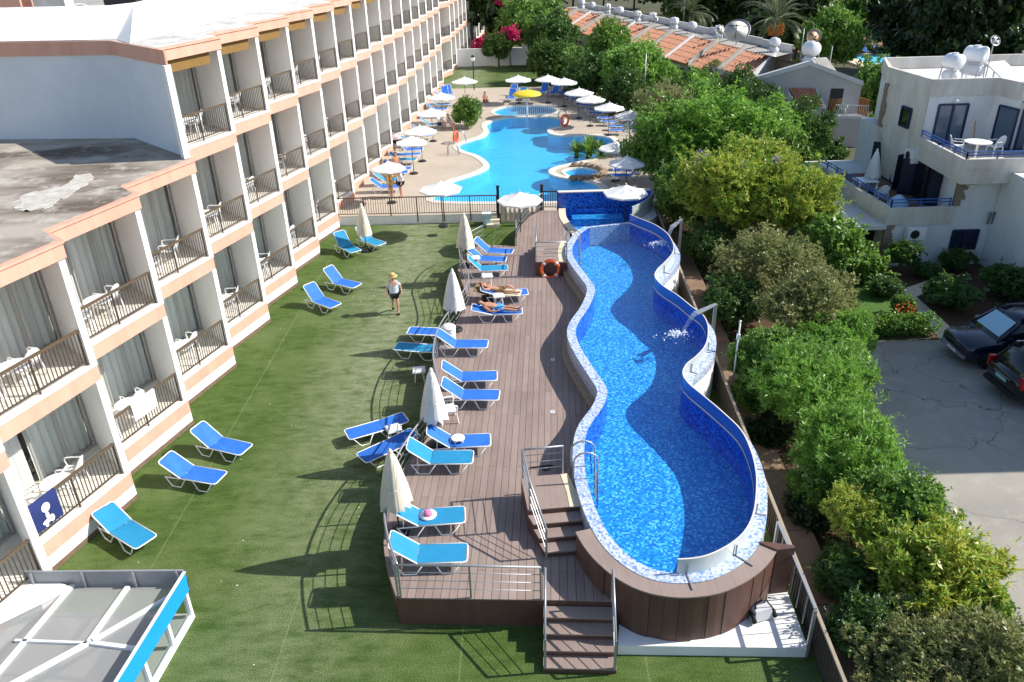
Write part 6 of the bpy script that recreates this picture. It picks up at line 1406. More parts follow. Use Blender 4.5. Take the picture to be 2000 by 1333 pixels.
for nm, lab, kind, c, r, rz in B_: tree(nm, lab, kind, c, r*1.03, rz*1.05, 2 if r > 2.0 and c[1] < 60 else (1 if r > .5 else 0), None, SH if 'shrub' in nm else 'trees along the hedge')
for lab, c, r in (('lilac blossom tuft on the left lime tree', (9.04,36.07,4.2), .28), ('lilac blossom tuft right of the yellow-topped tree', (12.16,34.85,4.1), .26), ('small lilac blossom tuft low on the right lime tree', (10.86,35.30,3.9), .2)):
    tag(put('blossom', leaf_mesh('blossom', [(0,0,0,r,r,r*1.2)], 160, .10, .06, 'flower_lilac', int(r*100), .3), None, (c[0],c[1],c[2])), lab, 'flowers')
for lab, c, rx, rz in (('magenta bougainvillea mass at the foot of the hotel far end', (-2.51,96.22,2), 1.48, 1.1), ('magenta bougainvillea spilling from the far dark tree', (0.69,91.99,3.6), 0.96, 1.1), ('small magenta bougainvillea at the top of the far tree', (0.00,100.33,6.5), 0.78, .7)):
    t = tree('bougainvillea', lab, 'magenta', c, rx, rz, 0, None, None, GZ, True, .06, 'flowering shrub')
# round bush and yucca by the far pool
rbc = (-2.95,61.07,1.75); tree('round_bush', 'round clipped bush on the terrace beside the turquoise pool', 'mid', (rbc[0],rbc[1],1.50), 1.25, 1.30, 1, None, None, TZ, True, .09, 'bush')
def spiky(name, label, loc, n, L, w, m, seed, cat='plant', zc=.3, droop=.5, trunk_h=0.0, parent=None):
    rg = np.random.default_rng(seed); mb = MB()
    for i in range(n):
        a = rg.random()*6.283; e = R(-12+95*rg.random()**.8); l = L*(.7+.5*rg.random()); d = V((math.cos(a)*math.cos(e), math.sin(a)*math.cos(e), math.sin(e))); s = V((-math.sin(a), math.cos(a), 0)); b = V((0,0,zc+trunk_h))+d*.05
        P_ = [b, b+d*l*.4, b+d*l*.75-V((0,0,droop*l*.08)), b+d*l-V((0,0,droop*l*.28))]; ww = [w*.6, w, w*.7, .004]
        vs = [p+s*q*.5 for p, q in zip(P_, ww)]+[p-s*q*.5 for p, q in zip(P_, ww)]; mb.add(vs, [(0,1,5,4),(1,2,6,5),(2,3,7,6)])
    t = thing(name, label, cat, loc); mb.build('leaves', m, t)
    MB().tube([(0,0,-.05),(0,0,zc+trunk_h+.1)], .12, 8, radii=[.16,.10]).build('trunk', 'trunk', t, True); return t
yl = (5.30,50.47,0.45)
for k, (dx, dy, h) in enumerate(((0,0,.5),(-.75,.2,.35),(.8,.3,.4),(.2,.7,.7))):
    spiky('yucca', ('spiky yucca at the rim of the turquoise pool, middle rosette','spiky yucca at the pool rim, left rosette','spiky yucca at the pool rim, right rosette','spiky yucca at the pool rim, rear tallest rosette')[k], (yl[0]+dx,yl[1]+.5+dy,TZ), 150, .95, .075, 'leaf_mid', k+3, 'plant', h*.6)
def palm(label, loc, h, L, n, dates, seed):
    rg = np.random.default_rng(seed); t = thing('date_palm', label, 'palm tree', loc)
    MB().tube(crom([(0,0,0),(.1,.05,h*.5),(0,0,h)],5), .25, 10, radii=list(np.linspace(.32,.24,11))).build('trunk', 'trunk', t, True)
    mb = MB()
    for i in range(n):
        a = rg.random()*6.283; e = R(-25+105*rg.random()); l = L*(.8+.4*rg.random()); prev = None; pts = []
        for j in range(9):
            s = j/8; el = e-s*s*R(60); pts.append((pts[-1] if pts else V((0,0,h)))+V((math.cos(a)*math.cos(el), math.sin(a)*math.cos(el), math.sin(el)))*(l/8))
        mb.tube(pts, .02, 4, radii=list(np.linspace(.03,.006,9)))
        side = V((-math.sin(a), math.cos(a), 0))
        for j in range(1, 9):
            for q in range(3):
                p = pts[j-1].lerp(pts[j], q/3); dd = (pts[j]-pts[j-1]).normalized(); ll = .55*(1-.5*abs(j/8-.4))
                for sg in (-1, 1):
                    tip = p+side*(sg*ll*.75)+dd*ll*.5-V((0,0,.12*ll)); mb.add([p-dd*.03, p+dd*.03, tip], [(0,1,2)])
    mb.build('fronds', 'leaf_palm', t)
    if dates:
        for k in range(7):
            a = k*.9; mb = MB(); c = V((.55*math.cos(a), .55*math.sin(a), h-.9)); me = leaf_mesh('date_cluster', [(0,0,0,.22,.22,.5)], 260, .09, .05, 'date_orange', k, -.2); put('date_cluster', me, t, c)
    return t
palm('date palm with orange fruit clusters behind the terraced roofs', (*(24.64,75.62,5.2)[:2],GZ), 6.6, 3.1, 44, True, 4)
palm('date palm with hanging dry fronds behind the rooftop tanks', (*(20.46,91.52,6)[:2],GZ), 6.0, 2.7, 36, False, 9)
# wood beyond the row of houses and at the top right corner
WD = 'trees of the far wood'
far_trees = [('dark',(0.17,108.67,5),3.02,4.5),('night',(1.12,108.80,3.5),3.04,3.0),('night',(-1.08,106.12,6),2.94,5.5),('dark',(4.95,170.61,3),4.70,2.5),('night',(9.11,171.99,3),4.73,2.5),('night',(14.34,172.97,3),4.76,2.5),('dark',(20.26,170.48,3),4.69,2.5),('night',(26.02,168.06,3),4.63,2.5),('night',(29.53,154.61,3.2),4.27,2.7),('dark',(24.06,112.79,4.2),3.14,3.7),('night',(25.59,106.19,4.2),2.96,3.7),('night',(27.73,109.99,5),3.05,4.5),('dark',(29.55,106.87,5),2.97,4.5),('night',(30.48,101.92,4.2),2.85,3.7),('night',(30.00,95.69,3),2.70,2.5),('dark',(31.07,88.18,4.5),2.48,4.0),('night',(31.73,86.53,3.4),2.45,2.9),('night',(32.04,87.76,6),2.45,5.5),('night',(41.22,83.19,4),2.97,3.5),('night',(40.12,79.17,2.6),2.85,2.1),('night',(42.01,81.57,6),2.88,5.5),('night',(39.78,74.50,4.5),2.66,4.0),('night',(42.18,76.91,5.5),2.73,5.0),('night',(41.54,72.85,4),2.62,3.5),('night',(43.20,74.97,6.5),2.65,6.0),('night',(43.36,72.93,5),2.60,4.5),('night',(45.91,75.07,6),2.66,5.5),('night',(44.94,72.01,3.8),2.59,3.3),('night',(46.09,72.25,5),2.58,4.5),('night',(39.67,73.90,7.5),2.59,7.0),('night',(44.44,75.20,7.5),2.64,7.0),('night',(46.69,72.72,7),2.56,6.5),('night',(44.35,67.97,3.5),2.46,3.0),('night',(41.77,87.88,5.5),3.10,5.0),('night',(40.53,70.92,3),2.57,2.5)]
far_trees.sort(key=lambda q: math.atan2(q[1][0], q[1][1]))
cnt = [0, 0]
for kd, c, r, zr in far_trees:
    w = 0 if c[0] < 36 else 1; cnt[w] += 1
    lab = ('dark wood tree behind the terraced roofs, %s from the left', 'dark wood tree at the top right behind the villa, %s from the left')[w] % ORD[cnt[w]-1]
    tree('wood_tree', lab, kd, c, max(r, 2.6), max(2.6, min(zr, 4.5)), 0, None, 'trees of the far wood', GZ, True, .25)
# garden shrubs of the villa
for nm, lab, kind, c, r, rz in (('clipped_bush','round dark clipped bush against the villa wall','dark',(17.26,32.08,0.6),0.72,.75),('garden_shrub','dark low shrub under the first villa window','dark',(20.00,32.53,0.1),0.78,.6),('garden_shrub','broad shaded shrub in the middle of the villa garden','dark',(17.88,28.80,0.2),1.08,.85),
 ('garden_shrub','shaded shrub at the right edge of the villa garden','dark',(20.49,29.70,0.3),1.02,.8),('garden_shrub','sunlit broad-leaved shrub beside the blue picket fence','broad',(15.55,31.70,0.2),0.76,.7),('garden_shrub','leafy shrub at the left end of the garden bed','mid',(14.35,32.08,0.2),0.68,.8),('garden_shrub','shaded shrub between garden lawn and path','dark',(15.82,30.18,0),0.69,.5),
 ('flowering_shrub','shrub with orange flowers behind the clipped hedge','mid',(15.65,28.17,0.1),0.45,.5),('garden_shrub','small round shrub left of the clipped hedge','dark',(13.10,26.27,0.1),0.39,.5),('garden_shrub','spiky shaded shrub close to the villa wall right of the round bush','dark',(18.53,31.92,-0.1),0.59,.4),
 ('garden_shrub','low shrub beside the parked navy car','dark',(19.70,27.16,-0.1),0.80,.5),('garden_shrub','shrub below the far terrace wall of the villa','dark',(21.45,51.30,0.2),1.15,1.0),('garden_shrub','shrub under the gable house wall','dark',(18.65,48.62,0.3),1.35,1.4)):
    tree(nm, lab, kind, c, r, rz, 0, None, 'shrubs in the villa garden', GZ, True, .04, 'shrub')
fl = (15.23,27.21,0.45); tag(put('blossom', leaf_mesh('blossom', [(0,0,0,.4,.35,.25)], 60, .09, .07, 'flower_red', 3, .3), None, (fl[0],fl[1],.35)), 'orange red blossoms on the shrub behind the clipped hedge', 'flowers')
h0, h1 = V((13.66,26.19,-0.4)), V((16.27,26.21,-0.4)); hl = [(x, 0, .45, .42, .38, .42) for x in np.linspace(.35, (h1-h0).length-.35, 9)]
ht_ = thing('clipped_hedge', 'long box-cut hedge between the garden lawn and the parking court', 'hedge', (h0.x, h0.y+.4, GZ), math.atan2(h1.y-h0.y, h1.x-h0.x)); put('foliage', leaf_mesh('foliage', hl, 7000, .09, .05, 'leaf_mid', 8, .3, 0, .4, 6), ht_)
mb = MB()
for x in np.linspace(.4, (h1-h0).length-.4, 7): mb.tube([(x,0,0),(x+.05,0,.5)], .03, 5)
mb.build('stems', 'trunk', ht_)
# dark ground cover under the hedge along the path
gcl = [(7.6+.9*k*.06+ (k%3)*.25, 8+k*1.05, -.25, .55, .6, .28) for k in range(33)]
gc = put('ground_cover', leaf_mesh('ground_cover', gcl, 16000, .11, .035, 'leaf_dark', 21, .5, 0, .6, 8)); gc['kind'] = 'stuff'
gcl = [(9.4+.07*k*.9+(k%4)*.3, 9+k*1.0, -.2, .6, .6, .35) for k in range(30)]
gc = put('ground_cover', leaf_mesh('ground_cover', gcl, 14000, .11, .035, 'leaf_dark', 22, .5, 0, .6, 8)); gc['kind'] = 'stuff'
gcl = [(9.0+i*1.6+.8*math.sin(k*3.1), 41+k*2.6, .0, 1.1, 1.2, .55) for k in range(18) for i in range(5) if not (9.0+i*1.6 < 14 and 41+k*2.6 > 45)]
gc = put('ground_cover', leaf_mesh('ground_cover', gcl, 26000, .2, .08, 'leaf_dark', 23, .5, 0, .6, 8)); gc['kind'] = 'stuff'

# ------------------------------------------------------------------ villa on the right
villa = thing('villa', 'pale three-storey villa with navy shutters, roof terrace and blue balcony rail', 'house')
VX0, VX1, VY0 = 19.7, 31.0, 33.35
MB().bx(16.9, VX1, VY0, 44, GZ, 1.70).build('ground_floor_wall', 'villa_front', villa)
MB().bx(VX0, VX1, VY0+.004, 44, 1.702, 4.05).build('first_floor_wall', 'villa_front', villa)
# upper storey set back behind the balcony; its right wing comes forward
up_poly = [(19.62,37.1),(22.6,37.1),(22.95,35.6),(31,35.6),(31,44),(20.4,44),(19.3,40.9)]
MB().prism(up_poly, 4.25, 6.45).build('upper_wall', 'villa_front', villa)
par = [(19.56,37.04),(22.58,37.04),(22.9,35.54),(31.05,35.54),(31.05,44.05),(20.35,44.05),(19.22,40.92)]
pin = offset_curve([V((x,y,0)) for x,y in par], .2, True)
mb = MB(); n = len(par)
mb.add([(x,y,6.45) for x,y in par]+[(x,y,7.2) for x,y in par]+[(p.x,p.y,7.2) for p in pin]+[(p.x,p.y,6.6) for p in pin], [f for i in range(n) for f in ((i,(i+1)%n,(i+1)%n+n,i+n),(i+n,(i+1)%n+n,(i+1)%n+2*n,i+2*n),(i+2*n,(i+1)%n+2*n,(i+1)%n+3*n,i+3*n))])
mb.build('roof_parapet', 'villa_plaster', villa)
MB().add([(p.x,p.y,6.6) for p in pin], [tuple(range(n))]).build('flat_roof', 'house_white', villa)
mb = MB(); mb.quad((19.60,37.12,4.25),(19.27,40.93,4.25),(19.27,40.93,6.44),(19.60,37.12,6.44)); mb.quad((19.68,36.9,1.72),(19.66,41,1.72),(19.25,41,4.3),(19.66,36.9,4.3)); mb.build('side_wall_plaster', 'villa_plaster', villa)
# unseen building off the right edge, read from its shadow and shaped to cast it
MB().bx(21.6, 31, 26.6, 33.3, GZ, 4.0).build('right_block_wall', 'villa_front', villa)
MB().bx(21.6, 31, 18.9, 26.6, GZ, 8.2).build('right_block_wall', 'villa_front', villa)
MB().bx(21.4, 31.2, 18.7, 26.6, 8.2, 8.5).build('unseen_block_roof', 'villa_plaster', villa)
MB().bx(23.6, 31, 33.3, 35.6, GZ, 5.4).build('right_block_wall', 'villa_front', villa)
for y in (20.5, 24, 27.5):
    for z in (.6, 3.3): MB().bx(21.57, 21.6, y, y+1.2, z, z+1.2).build('window', 'navy_shutter', villa)
# first-floor terrace with parapet
def parapet(pts, z0, z1, w, m, name, parent):
    P_ = [V((x,y,0)) for x,y in pts]; Q = offset_curve(P_, w); mb = MB()
    ribbon(mb, lift(P_,z0), lift(P_,z1)); ribbon(mb, lift(P_,z1), lift(Q,z1)); ribbon(mb, lift(Q,z1), lift(Q,z0)); mb.build(name, m, parent)
parapet([(16.35,41.0),(16.88,33.28),(19.75,33.28)], 1.60, 2.38, .18, 'villa_plaster', 'terrace_parapet', villa)
MB().add([(16.5,41,1.78),(17.0,33.4,1.78),(19.7,33.4,1.78),(19.7,41,1.78)], [(0,1,2,3)]).build('terrace_floor', 'skirting', villa)
def vrail(pts, z0, z1, parent):
    P_ = [V((x,y,0)) for x,y in pts]; mb = MB()
    for z in (z1, (z0+z1)/2): mb.tube(lift(P_, z), .028, 6)
    mb.build('rail', 'blue_paint', parent)
    for a, b in zip(P_, P_[1:]):
        k = max(1, int((b-a).length/1.0))
        for j in range(k+1): p = a.lerp(b, j/k); MB().bx(p.x-.025,p.x+.025,p.y-.025,p.y+.025,z0-.12,z1).build('rail_post', 'blue_paint', parent)
vrail([(16.5,41.0),(17.0,33.42),(19.6,33.42)], 2.45, 2.72, villa)
# upper balcony
MB().prism([(19.55,37.1),(19.42,32.75),(23.6,32.75),(23.6,35.5),(22.9,35.5),(22.55,37.1)], 3.55, 4.20).build('balcony_slab', 'villa_plaster', villa)
parapet([(19.50,37.05),(19.40,32.72),(23.55,32.72)], 4.2, 4.62, .15, 'villa_plaster', 'balcony_parapet', villa)
vrail([(19.58,37.0),(19.48,32.8),(23.4,32.8)], 4.66, 4.92, villa)
# openings
def opening(name, a, b, z0, z1, d, m='glass_blue', fm='navy_paint', shutters=False, mull=1):
    """frame and glass on a wall between plan points a and b; d points outwards"""
    a, b, d = V((*a,0)), V((*b,0)), V((*d,0)).normalized(); u = (b-a).normalized(); f = bpy.data.objects.new(name, None); C.objects.link(f); f.parent = villa
    q = lambda s, z, o: a.lerp(b, s)+d*o+V((0,0,z))
    MB().add([q(0,z0,.02),q(1,z0,.02),q(1,z1,.02),q(0,z1,.02)], [(0,1,2,3)]).build('pane', m, f)
    mb = MB()
    for s in [i/(mull+1) for i in range(mull+2)]: mb.bar(q(s,z0,.04), q(s,z1,.04), .09, .06)
    mb.bar(q(0,z0,.04), q(1,z0,.04), .08); mb.bar(q(0,z1,.04), q(1,z1,.04), .08); mb.build('frame', fm, f)
    if shutters:
        for s, sg in ((0,-1),(1,1)):
            h = q(s,0,.05); e = h+u*(sg*.25)+d*.55
            mb = MB(); mb.add([h+V((0,0,z0)),e+V((0,0,z0)),e+V((0,0,z1)),h+V((0,0,z1)),h+u*.03+V((0,0,z0)),e+u*.03+V((0,0,z0)),e+u*.03+V((0,0,z1)),h+u*.03+V((0,0,z1))], [(0,1,2,3),(7,6,5,4),(1,5,6,2),(3,2,6,7),(0,4,5,1)])
            for k in range(9):
                z = z0+.9+(z1-z0-1.1)*k/9; mb.bar(h.lerp(e,.2)+V((0,0,z))-u*.01, h.lerp(e,.8)+V((0,0,z))-u*.01, .03, .06)
            mb.build('shutter', 'navy_shutter', f)
opening('sliding_door', (20.15,37.1), (21.5,37.1), 4.25, 6.05, (0,-1), 'glass_blue', 'navy_paint', False, 1)
opening('sliding_door', (22.72,36.6), (22.98,35.56), 4.25, 6.05, (-1,-.25), 'glass_blue', 'navy_paint', False, 0)
opening('sliding_door', (23.2,35.6), (25.0,35.6), 4.25, 6.05, (0,-1), 'glass_blue', 'navy_paint', False, 1)
opening('window', (19.42,39.0), (19.50,38.2), 4.75, 5.65, (-1,-.1), 'dark_glass', 'navy_paint', False, 0)
opening('french_door', (19.68,40.4), (19.68,38.1), 1.8, 3.55, (-1,0), 'dark_glass', 'navy_shutter', True, 1)
opening('french_door', (19.68,37.0), (19.68,34.6), 1.8, 3.55, (-1,0), 'dark_glass', 'navy_shutter', True, 1)
opening('shuttered_window', (20.0,33.35), (21.15,33.35), .35, 1.25, (0,-1), 'navy_shutter', 'navy_paint', False, 1)
opening('shuttered_window', (22.0,33.3), (23.2,33.3), .35, 1.25, (0,-1), 'navy_shutter', 'navy_paint', False, 1)
for x0, x1 in ((19.95,21.2),(21.95,23.25)): MB().bx(x0,x1,33.2,33.34,.24,.31).build('sill', 'cream_stone', villa)
# rough stone quoins up the corners
qr = random.Random(4)
for (x, y, z0, z1, sx) in ((19.72,33.33,2.4,3.5,1),(16.9,33.33,-.4,1.55,1),(19.3,40.95,4.3,6.4,-1)):
    z = z0
    while z < z1:
        h = .13+.05*qr.random(); w = .25+.22*qr.random(); 
        if sx > 0: MB().bx(x-.02,x+w,y-.035-.02*qr.random(),y+.1,z,z+h-.012).build('quoin_stone', 'sill_stone', villa)
        else: MB().bx(x-.06-.02*qr.random(),x+.1,y-w,y+.03,z,z+h-.012).build('quoin_stone', 'sill_stone', villa)
        z += h
MB().bx(14.3,16.88,33.2,37.6,1.42,1.60).build('carport_roof', 'house_white', villa)
for x in (14.5,): MB().bx(x,x+.18,33.4,33.58,GZ,1.42).build('carport_post', 'villa_front', villa)
MB().bx(16.86,16.9,34.2,35.4,GZ,1.3).build('door', 'room_dark', villa)
# wall lamps, pipes, air conditioners
for x, y, z, lab in ((20.85,37.03,6.22,''),(20.3,33.3,3.3,'')): MB().lathe([(.1,-.04),(.12,0),(.1,.06),(0,.08)], 10, (x,y,z)).build('wall_lamp', 'white_plastic', villa)
for dx in (0,.22): MB().tube([(21.4+dx,33.25,1.55),(21.4+dx,33.22,2.0),(21.4+dx,33.3,2.05)], .06, 8).tube([(21.4+dx,33.2,2.0),(21.4+dx,33.2,2.12)], .09, 8).build('flue', 'chrome', villa)
def aircon(label, x, y, z, d):
    t = thing('air_conditioner', label, 'air conditioner', (x,y,z), d); MB().bx(-.42,.42,-.30,0,0,.55).build('housing', 'white_plastic', t); MB().lathe([(.20,0),(.20,.02),(.03,.03)], 16).build('fan', 'black_metal', t).matrix_local = Matrix.Translation((-.08,-.305,.28)) @ Matrix.Rotation(R(90),4,'X')
    for sx in (-.3,.3): MB().bx(sx-.02,sx+.02,-.3,0,-.05,-.002).build('bracket', 'steel', t)
aircon('white air conditioner under the villa balcony between the navy shutters', 19.64, 37.35, 3.35, R(-90)); aircon('white air conditioner below the villa terrace parapet', 18.2, 33.3, .95, 0)
# striped awning
aw = thing('awning', 'blue and white striped awning over the upper right villa door', 'awning', (0,0,0))
for k in range(14):
    x0 = 22.95+.19*k; m = 'stripe_white' if k % 2 else 'navy_paint'
    MB().add([(x0,35.5,6.42),(x0+.19,35.5,6.42),(x0+.19,34.75,6.12),(x0,34.75,6.12),(x0,34.74,5.92),(x0+.19,34.74,5.92)], [(0,3,2,1),(3,4,5,2)]).build('stripe', m, aw)
MB().bar((22.95,34.74,6.1),(25.6,34.74,6.1),.04).build('front_bar', 'white_tube', aw)
# furniture on balcony and terrace
vt = thing('plastic_table', 'white round table on the upper villa balcony', 'table', (20.9,34.6,4.2)); MB().lathe([(.55,.68),(.56,.72),(0,.72)], 20).build('table_top', 'white_plastic', vt); MB().tube([(0,0,0),(0,0,.7)], .05, 8).build('leg', 'white_plastic', vt)
dup(ch0, (20.35,35.2,4.2), R(-30), 'white plastic chair left of the round table on the villa balcony'); dup(ch0, (21.9,34.9,4.2), R(190), 'white plastic chair right of the round table on the villa balcony')
closed_parasol((17.9,37.6), 1.78, 2.1, 'closed white parasol on the villa terrace', 'canvas_white', (0,0), .28)
vt2 = thing('terrace_table', 'white square table on the villa terrace beside the closed parasol', 'table', (17.5,37.4,1.78)); MB().bx(-.5,.5,-.45,.45,.68,.72).build('table_top', 'white_plastic', vt2)
for x in (-.42,.42):
    for y in (-.38,.38): MB().bx(x-.03,x+.03,y-.03,y+.03,0,.68).build('leg', 'white_plastic', vt2)
dup(ch0, (17.9,36.3,1.78), R(80), 'white plastic chair on the villa terrace nearer than the table'); 
tag(MB().lathe([(.0,.55),(.15,.5),(.4,.28),(.5,.05),(.52,0)], 12).build('covered_barbecue', 'pale_blue_plastic', None, True, (18.3,35.4,1.78)), 'pale crumpled cover over an object on the villa terrace', 'cover')
tag(MB().bar((21.5,35.9,4.25),(21.9,36.9,5.3),.04).build('broom', 'bamboo'), 'broom handle leaning on the villa balcony wall', 'broom')
# rooftop tanks with frames, dishes
def tank(label, loc, r, L, h, rz=0.0, two=True):
    t = thing('water_tank', label, 'water tank', loc, rz)
    prof = [(0,-L/2),(r*.6,-L/2+.01),(r*.93,-L/2+.06),(r,-L/2+.14),(r,L/2-.14),(r*.93,L/2-.06),(r*.6,L/2-.01),(0,L/2)]
    o = MB().lathe(prof, 20).build('tank', 'tank_white', t, True); o.matrix_local = Matrix.Translation((0,0,h+r)) @ Matrix.Rotation(R(90),4,'X')
    MB().lathe([(r*.35,0),(r*.35,.05),(0,.06)], 12, (0,0,h+2*r-.02)).build('lid', 'tank_white', t)
    if two:
        o = MB().lathe([(0,-L*.45),(r*.6,-L*.44),(r*.68,-L*.38),(r*.68,L*.38),(r*.6,L*.44),(0,L*.45)], 16).build('lower_tank', 'tank_white', t, True); o.matrix_local = Matrix.Translation((0,0,h-r*.72)) @ Matrix.Rotation(R(90),4,'X')
    mb = MB()
    for x in (-r*.8, r*.8):
        for y in (-L*.4, L*.4): mb.bar((x*1.3,y,0),(x*.9,y,h+.2),.04)
        mb.bar((x,-L*.4,h+.08),(x,L*.4,h+.08),.04)
    mb.build('stand', 'steel', t)
def dish(label, loc, r, aim, post, m='dish', tilt=40):
    t = thing('satellite_dish', label, 'satellite dish', loc, aim); prof = [(0,0),(r*.4,r*.02),(r*.75,r*.08),(r,r*.15)]
    o = MB().lathe(prof, 26).build('reflector', m, t, True); o.matrix_local = Matrix.Translation((0,0,post)) @ Matrix.Rotation(R(tilt),4,'X')
    MB().tube([(0,.03,0),(0,.03,post)], .04 if r > .6 else .025, 6).build('post', 'steel', t)
    o = MB().tube([(r*math.cos(a), r*math.sin(a), r*.15) for a in np.linspace(0,2*math.pi,26,endpoint=False)], .025*max(1,r*1.3), 5, True).build('rim', 'steel', t); o.matrix_local = Matrix.Translation((0,0,post)) @ Matrix.Rotation(R(tilt),4,'X')
    o = MB(); [o.bar((r*.8*math.cos(a), r*.8*math.sin(a), r*.1),(0,0,r*.75),.02+.025*r) for a in (.5,2.6,4.7)]; o.lathe([(.05,0),(.06,.08),(0,.1)],8,(0,0,r*.72)); o = o.build('feed_arm', 'black_metal', t); o.matrix_local = Matrix.Translation((0,0,post)) @ Matrix.Rotation(R(tilt),4,'X')
tank('white water tank pair on the villa roof, left one', (21.2,38.6,6.6), .37, .85, .75, R(15)); tank('white water tank pair on the villa roof, right raised one', (22.4,39.0,6.6), .40, 1.0, .95, R(35)); dish('small round dish on a tall post above the villa tanks', (22.9,38.6,6.6), .24, R(10), 2.0, 'tank_white', 60)
sp = thing('solar_panel', 'dark solar collector behind the villa tanks', 'solar panel', (23.6,38.3,6.62), R(20)); MB().add([(-.6,-.9,.1),(.6,-.9,.1),(.6,.7,.95),(-.6,.7,.95),(-.6,-.9,.16),(.6,-.9,.16),(.6,.7,1.01),(-.6,.7,1.01)], [(0,3,2,1),(4,5,6,7),(0,1,5,4),(1,2,6,5),(2,3,7,6),(3,0,4,7)]).build('collector', 'house_white', sp); MB().bar((0,.6,0),(0,.6,.9),.05).build('stand', 'steel', sp)
dish('white satellite dish low on the villa roof at the right', (25.2,37.6,6.6), .42, R(30), .7, 'tank_white', 55)
# blue picket fence
pk = thing('picket_fence', 'short blue picket fence at the villa corner', 'fence', (0,0,0)); p0, p1 = V((15.98,32.83,-0.2)), V((16.68,32.90,-0.2))
for k in range(8):
    p = p0.lerp(p1, k/7); MB().bx(p.x-.045,p.x+.045,p.y-.015,p.y+.015,GZ,GZ+.75).build('picket', 'blue_paint', pk)
MB().bar(p0+V((0,.03,.3)),p1+V((0,.03,.3)),.04).build('rail', 'blue_paint', pk)
gw = thing('garden_wall', 'low white wall behind the blue picket fence', 'wall'); MB().bx(13.6,16.0,33.6,33.8,GZ,.35).build('wall', 'white_plaster', gw); MB().bx(13.55,16.05,33.55,33.85,.352,.40).build('coping', 'cream_stone', gw)

# ------------------------------------------------------------------ gable house and the terraced row behind the hedge
def tiled(mb, a, b, c, d, n, mi=0, r=.09):
    """half-round tile courses on the quad a-b (eave) c-d (ridge)"""
    a, b, c, d = map(V, (a, b, c, d)); mb.quad(a, b, c, d, mi)
    nv = (b-a).cross(d-a).normalized(); nv = nv if nv.z > 0 else -nv
    for k in range(n):
        s = (k+.5)/n; p = a.lerp(b, s)+nv*.02; q = d.lerp(c, s)+nv*.02
        nn = 5
        for j in range(nn):
            e0, e1 = p.lerp(q, j/nn), p.lerp(q, (j+1)/nn); mb.tube([e0+nv*.015, e1], r, 5, radii=[r*1.06, r*.9], mi=mi, cap=True)
    return mb
gh = thing('gable_house', 'grey gabled house with a bamboo-screened balcony behind the hedge', 'house')
gl, gr = V((18.0,58.2,0)), V((24.75,56.1,0)); gm = gl.lerp(gr,.48); gb = V((-.25,.97,0)); gd = 7.0
def gq(p, z, o=0): return (p.x+gb.x*o, p.y+gb.y*o, z)
MB().add([gq(gl,GZ),gq(gr,GZ),gq(gr,3.75),gq(gm,5.0),gq(gl,3.9)], [(0,1,2,3,4)]).build('gable_wall', 'house_grey', gh)
MB().add([gq(gr,GZ),gq(gr,GZ,gd),gq(gr,3.75,gd),gq(gr,3.75)], [(0,1,2,3)]).build('side_wall', 'house_grey', gh)
MB().add([gq(gl,GZ),gq(gl,GZ,gd),gq(gl,3.9,gd),gq(gl,3.9)], [(0,3,2,1)]).build('side_wall', 'house_grey', gh)
mb = MB()
for a, za, b, zb in ((gl,3.95,gm,5.05),(gm,5.05,gr,3.8)): 
    mb.add([gq(a,za-.15,-.12),gq(b,zb-.15,-.12),gq(b,zb+.15,-.12),gq(a,za+.15,-.12),gq(a,za-.15,.15),gq(b,zb-.15,.15),gq(b,zb+.15,.15),gq(a,za+.15,.15)], [(0,1,2,3),(3,2,6,7),(7,6,5,4),(0,4,5,1),(0,3,7,4),(1,5,6,2)])
mb.build('gable_coping', 'house_white', gh)
mb = MB(); mb.quad(gq(gm,4.95,.1),gq(gr+V((.2,0,0)),3.72,.1),gq(gr+V((.2,0,0)),3.72,gd),gq(gm,4.95,gd)); mb.build('rear_roof', 'roof_concrete', gh)
def gp(s, z, o): p = gl.lerp(gr, s); return (p.x+gb.x*o, p.y+gb.y*o, z)
f = MB(); f.add([gp(.72,1.75,-.03),gp(.84,1.75,-.03),gp(.84,3.4,-.03),gp(.72,3.4,-.03)], [(0,1,2,3)]).build('balcony_door', 'dark_glass', gh)
MB().add([gp(.70,1.55,-1.1),gp(1.0,1.55,-1.1),gp(1.0,1.55,0),gp(.70,1.55,0),gp(.70,1.72,-1.1),gp(1.0,1.72,-1.1),gp(1.0,1.72,0),gp(.70,1.72,0)], [(0,3,2,1),(4,5,6,7),(0,1,5,4),(1,2,6,5),(3,0,4,7)]).build('balcony', 'house_white', gh)
mb = MB(); mb.bar(gp(.70,2.45,-1.08),gp(1.0,2.45,-1.08),.05)
for k in range(16): mb.bar(gp(.70+.30*k/15,1.72,-1.08),gp(.70+.30*k/15,2.45,-1.08),.03)
mb.build('balcony_railing', 'house_white', gh)
for k in range(12): MB().bar(gp(1.0,1.72,-1.05+k*.09),gp(1.0,2.85,-1.05+k*.09),.06).build('bamboo_cane', 'bamboo', gh)
for k in range(7): MB().bar(gp(.73+.015*k,1.75,-.06),gp(.73+.015*k,2.7,-.06),.05).build('bamboo_cane', 'bamboo', gh)
mb = MB(); tiled(mb, gp(.36,2.35,-1.0), gp(.60,2.35,-1.0), gp(.56,3.35,-.02), gp(.32,3.35,-.02), 9, 0, .075); mb.build('porch_tiles', 'roof_tile', gh)
for s0, s1 in ((.30,.335),(.575,.615)): MB().add([gp(s0,2.3,-1.05),gp(s1,2.3,-1.05),gp(s1-.04,3.5,0),gp(s0-.0,3.5,0),gp(s0,1.2,0),gp(s1,1.2,0),gp(s0,2.15,-1.05),gp(s1,2.15,-1.05)], [(0,1,2,3),(6,7,1,0),(0,3,4,6),(1,7,5,2)]).build('porch_cheek', 'house_white', gh)
